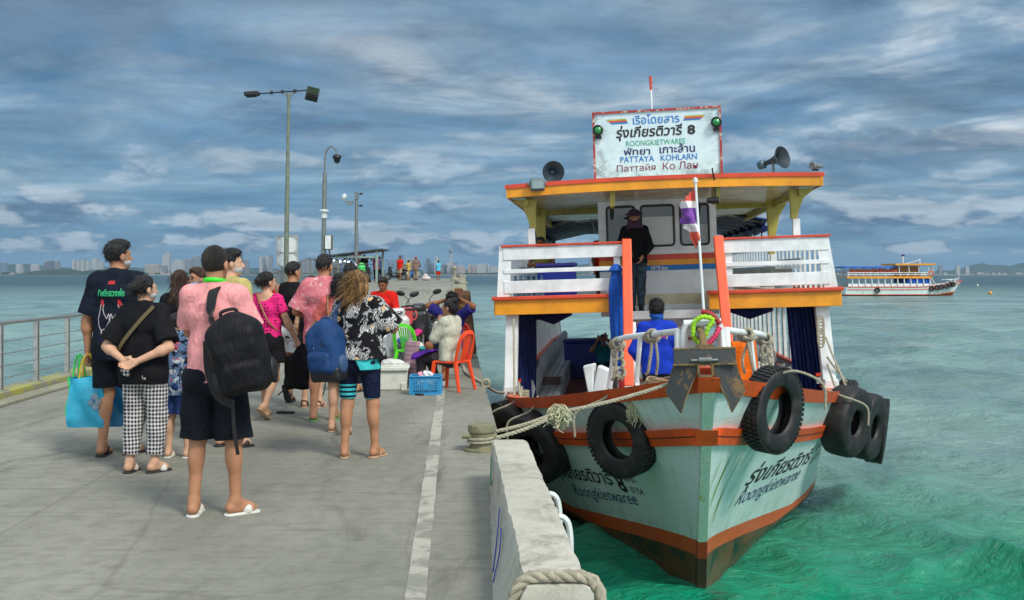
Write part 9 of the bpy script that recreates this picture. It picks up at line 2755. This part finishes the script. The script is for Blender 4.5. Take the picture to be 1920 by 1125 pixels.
def scooters():
 m_gr = mat('graphite_lacquer', (0.035, 0.037, 0.040), rough=0.18, coat=0.6, var=0.1)
 m_wt = mat('white_lacquer', (0.62, 0.62, 0.62), rough=0.2, coat=0.5, var=0.06)
 m_bl = mat('blue_lacquer', (0.02, 0.10, 0.35), rough=0.2, coat=0.5)
 m_pk = mat('magenta_plastic', (0.70, 0.03, 0.25), rough=0.35)
 scooter('graphite scooter with a magenta mudguard parked behind the seated vendors', (-1.52, 17.9, 0.02), R(172), m_gr, m_pk, 3)
 scooter('scooter with a white nose and blue flank behind the tropical shirt woman', (-1.92, 16.0, 0), R(205), m_wt, m_bl, 5)
 s_ = [o for o in COL.objects if o.name.startswith('motor_scooter')]
 # the row of parked motorbikes on the raised platform
 cols = [(m_gr, m_gr), (mat('red_lacquer', (0.45, 0.02, 0.02), rough=0.25), m_gr), (m_bl, m_gr), (mat('green_lacquer', (0.05, 0.50, 0.10), rough=0.3), m_gr), (m_wt, m_gr), (mat('black_lacquer', (0.01, 0.01, 0.011), rough=0.25), m_gr)]
 spots = [(606, 52, 1, 'red-bodied'), (620, 50, 5, 'black'), (634, 53, 0, 'graphite'), (648, 50, 2, 'blue-bodied'), (662, 52, 4, 'white-bodied'), (676, 49, 3, 'green-bodied'), (690, 53, 5, 'black'), (640, 58, 1, 'red-bodied'), (655, 60, 5, 'black'), (627, 60, 2, 'blue-bodied'), (742, 72, 5, 'black'), (765, 77, 2, 'blue-bodied')]
 where = ['leftmost by the far railing', 'just right of the railing end', 'third in the front row at the shelter', 'between the first shelter bikes', 'in the middle of the front row', 'lowest and brightest before the shelter post', 'closest to the right shelter post', 'in the back row left of the mast', 'in the back row behind the middle bikes', 'in the back row at its left end', 'standing behind the red-tee far walker', 'standing behind the capped far walker']
 for (px, D, ci, nm), wh in zip(spots, where):
  mb_, ma = cols[ci]
  scooter('%s parked motorbike %s' % (nm, wh), ((px - 960) / FPX * D, D, 1.1), R(150 + (px * 7) % 60 if px < 700 else 75), mb_, ma, 4, group='motorbikes parked on the far platform', vox=0.03)
 # lit headlamps of bikes seen as bright points
 for (px, py, D) in ((638, 490.5, 49), (654, 491.5, 50), (666, 496, 49), (626, 489, 52), (646, 489.5, 55)):
  x = (px - 960) / FPX * D; z = CAM_Z + (515 - py) / FPX * D
  t = thing('lit_headlamp', 'small bright white lamp glinting above the parked motorbikes', 'lamp', (x, D, z), group='bright lamps over the parked motorbikes')
  b = MB(); b.lathe([(0, -0.06), (0.05, -0.05), (0.06, 0), (0.05, 0.04), (0, 0.05)], 10);
  m = _mats.get('lamp_glow')
  if m is None:
   m = mat('lamp_glow', (0.8, 0.85, 0.9)); bs = m.node_tree.nodes['Principled BSDF']; bs.inputs['Emission Color'].default_value = (0.9, 0.95, 1, 1); bs.inputs['Emission Strength'].default_value = 3.0
  b.build('bulb', m, t, smooth=True)
  b = MB(); b.cyl((0, 0.02, -0.9), (0, 0.02, -0.05), 0.02); b.build('lamp_stalk', m_galv, t)
 # white bundle sitting on the far deck
 P = [ell((0, 0, 0.15), (0.35, 0.25, 0.18), 0.05), ell((-0.05, 0, 0.36), (0.16, 0.15, 0.14), 0.05)]
 V, Q = sculpt(P, 0.03); o = mesh_np('bundle', V, quads=Q, material=mat('pale_bundle', (0.55, 0.48, 0.46), rough=0.8)); o.location = ((799 - 960) / FPX * 72, 72, 1.1); props(o, 'pale bundle lying on the far platform', 'bundle')
scooters()


# ================================================================== AIR
def haze():
 b = MB(); b.box((0, 7750, 145), (36000, 15900, 302))
 m = bpy.data.materials.new('haze_air'); m.use_nodes = True
 g = NG(m.node_tree)
 v = g.n('ShaderNodeVolumePrincipled', {'Color': (0.50, 0.71, 0.92), 'Density': 0.000045, 'Anisotropy': 0.2})
 g.n('ShaderNodeOutputMaterial', {'Volume': v.outputs[0]})
 o = b.build('haze', m); props(o, kind='stuff')
haze()
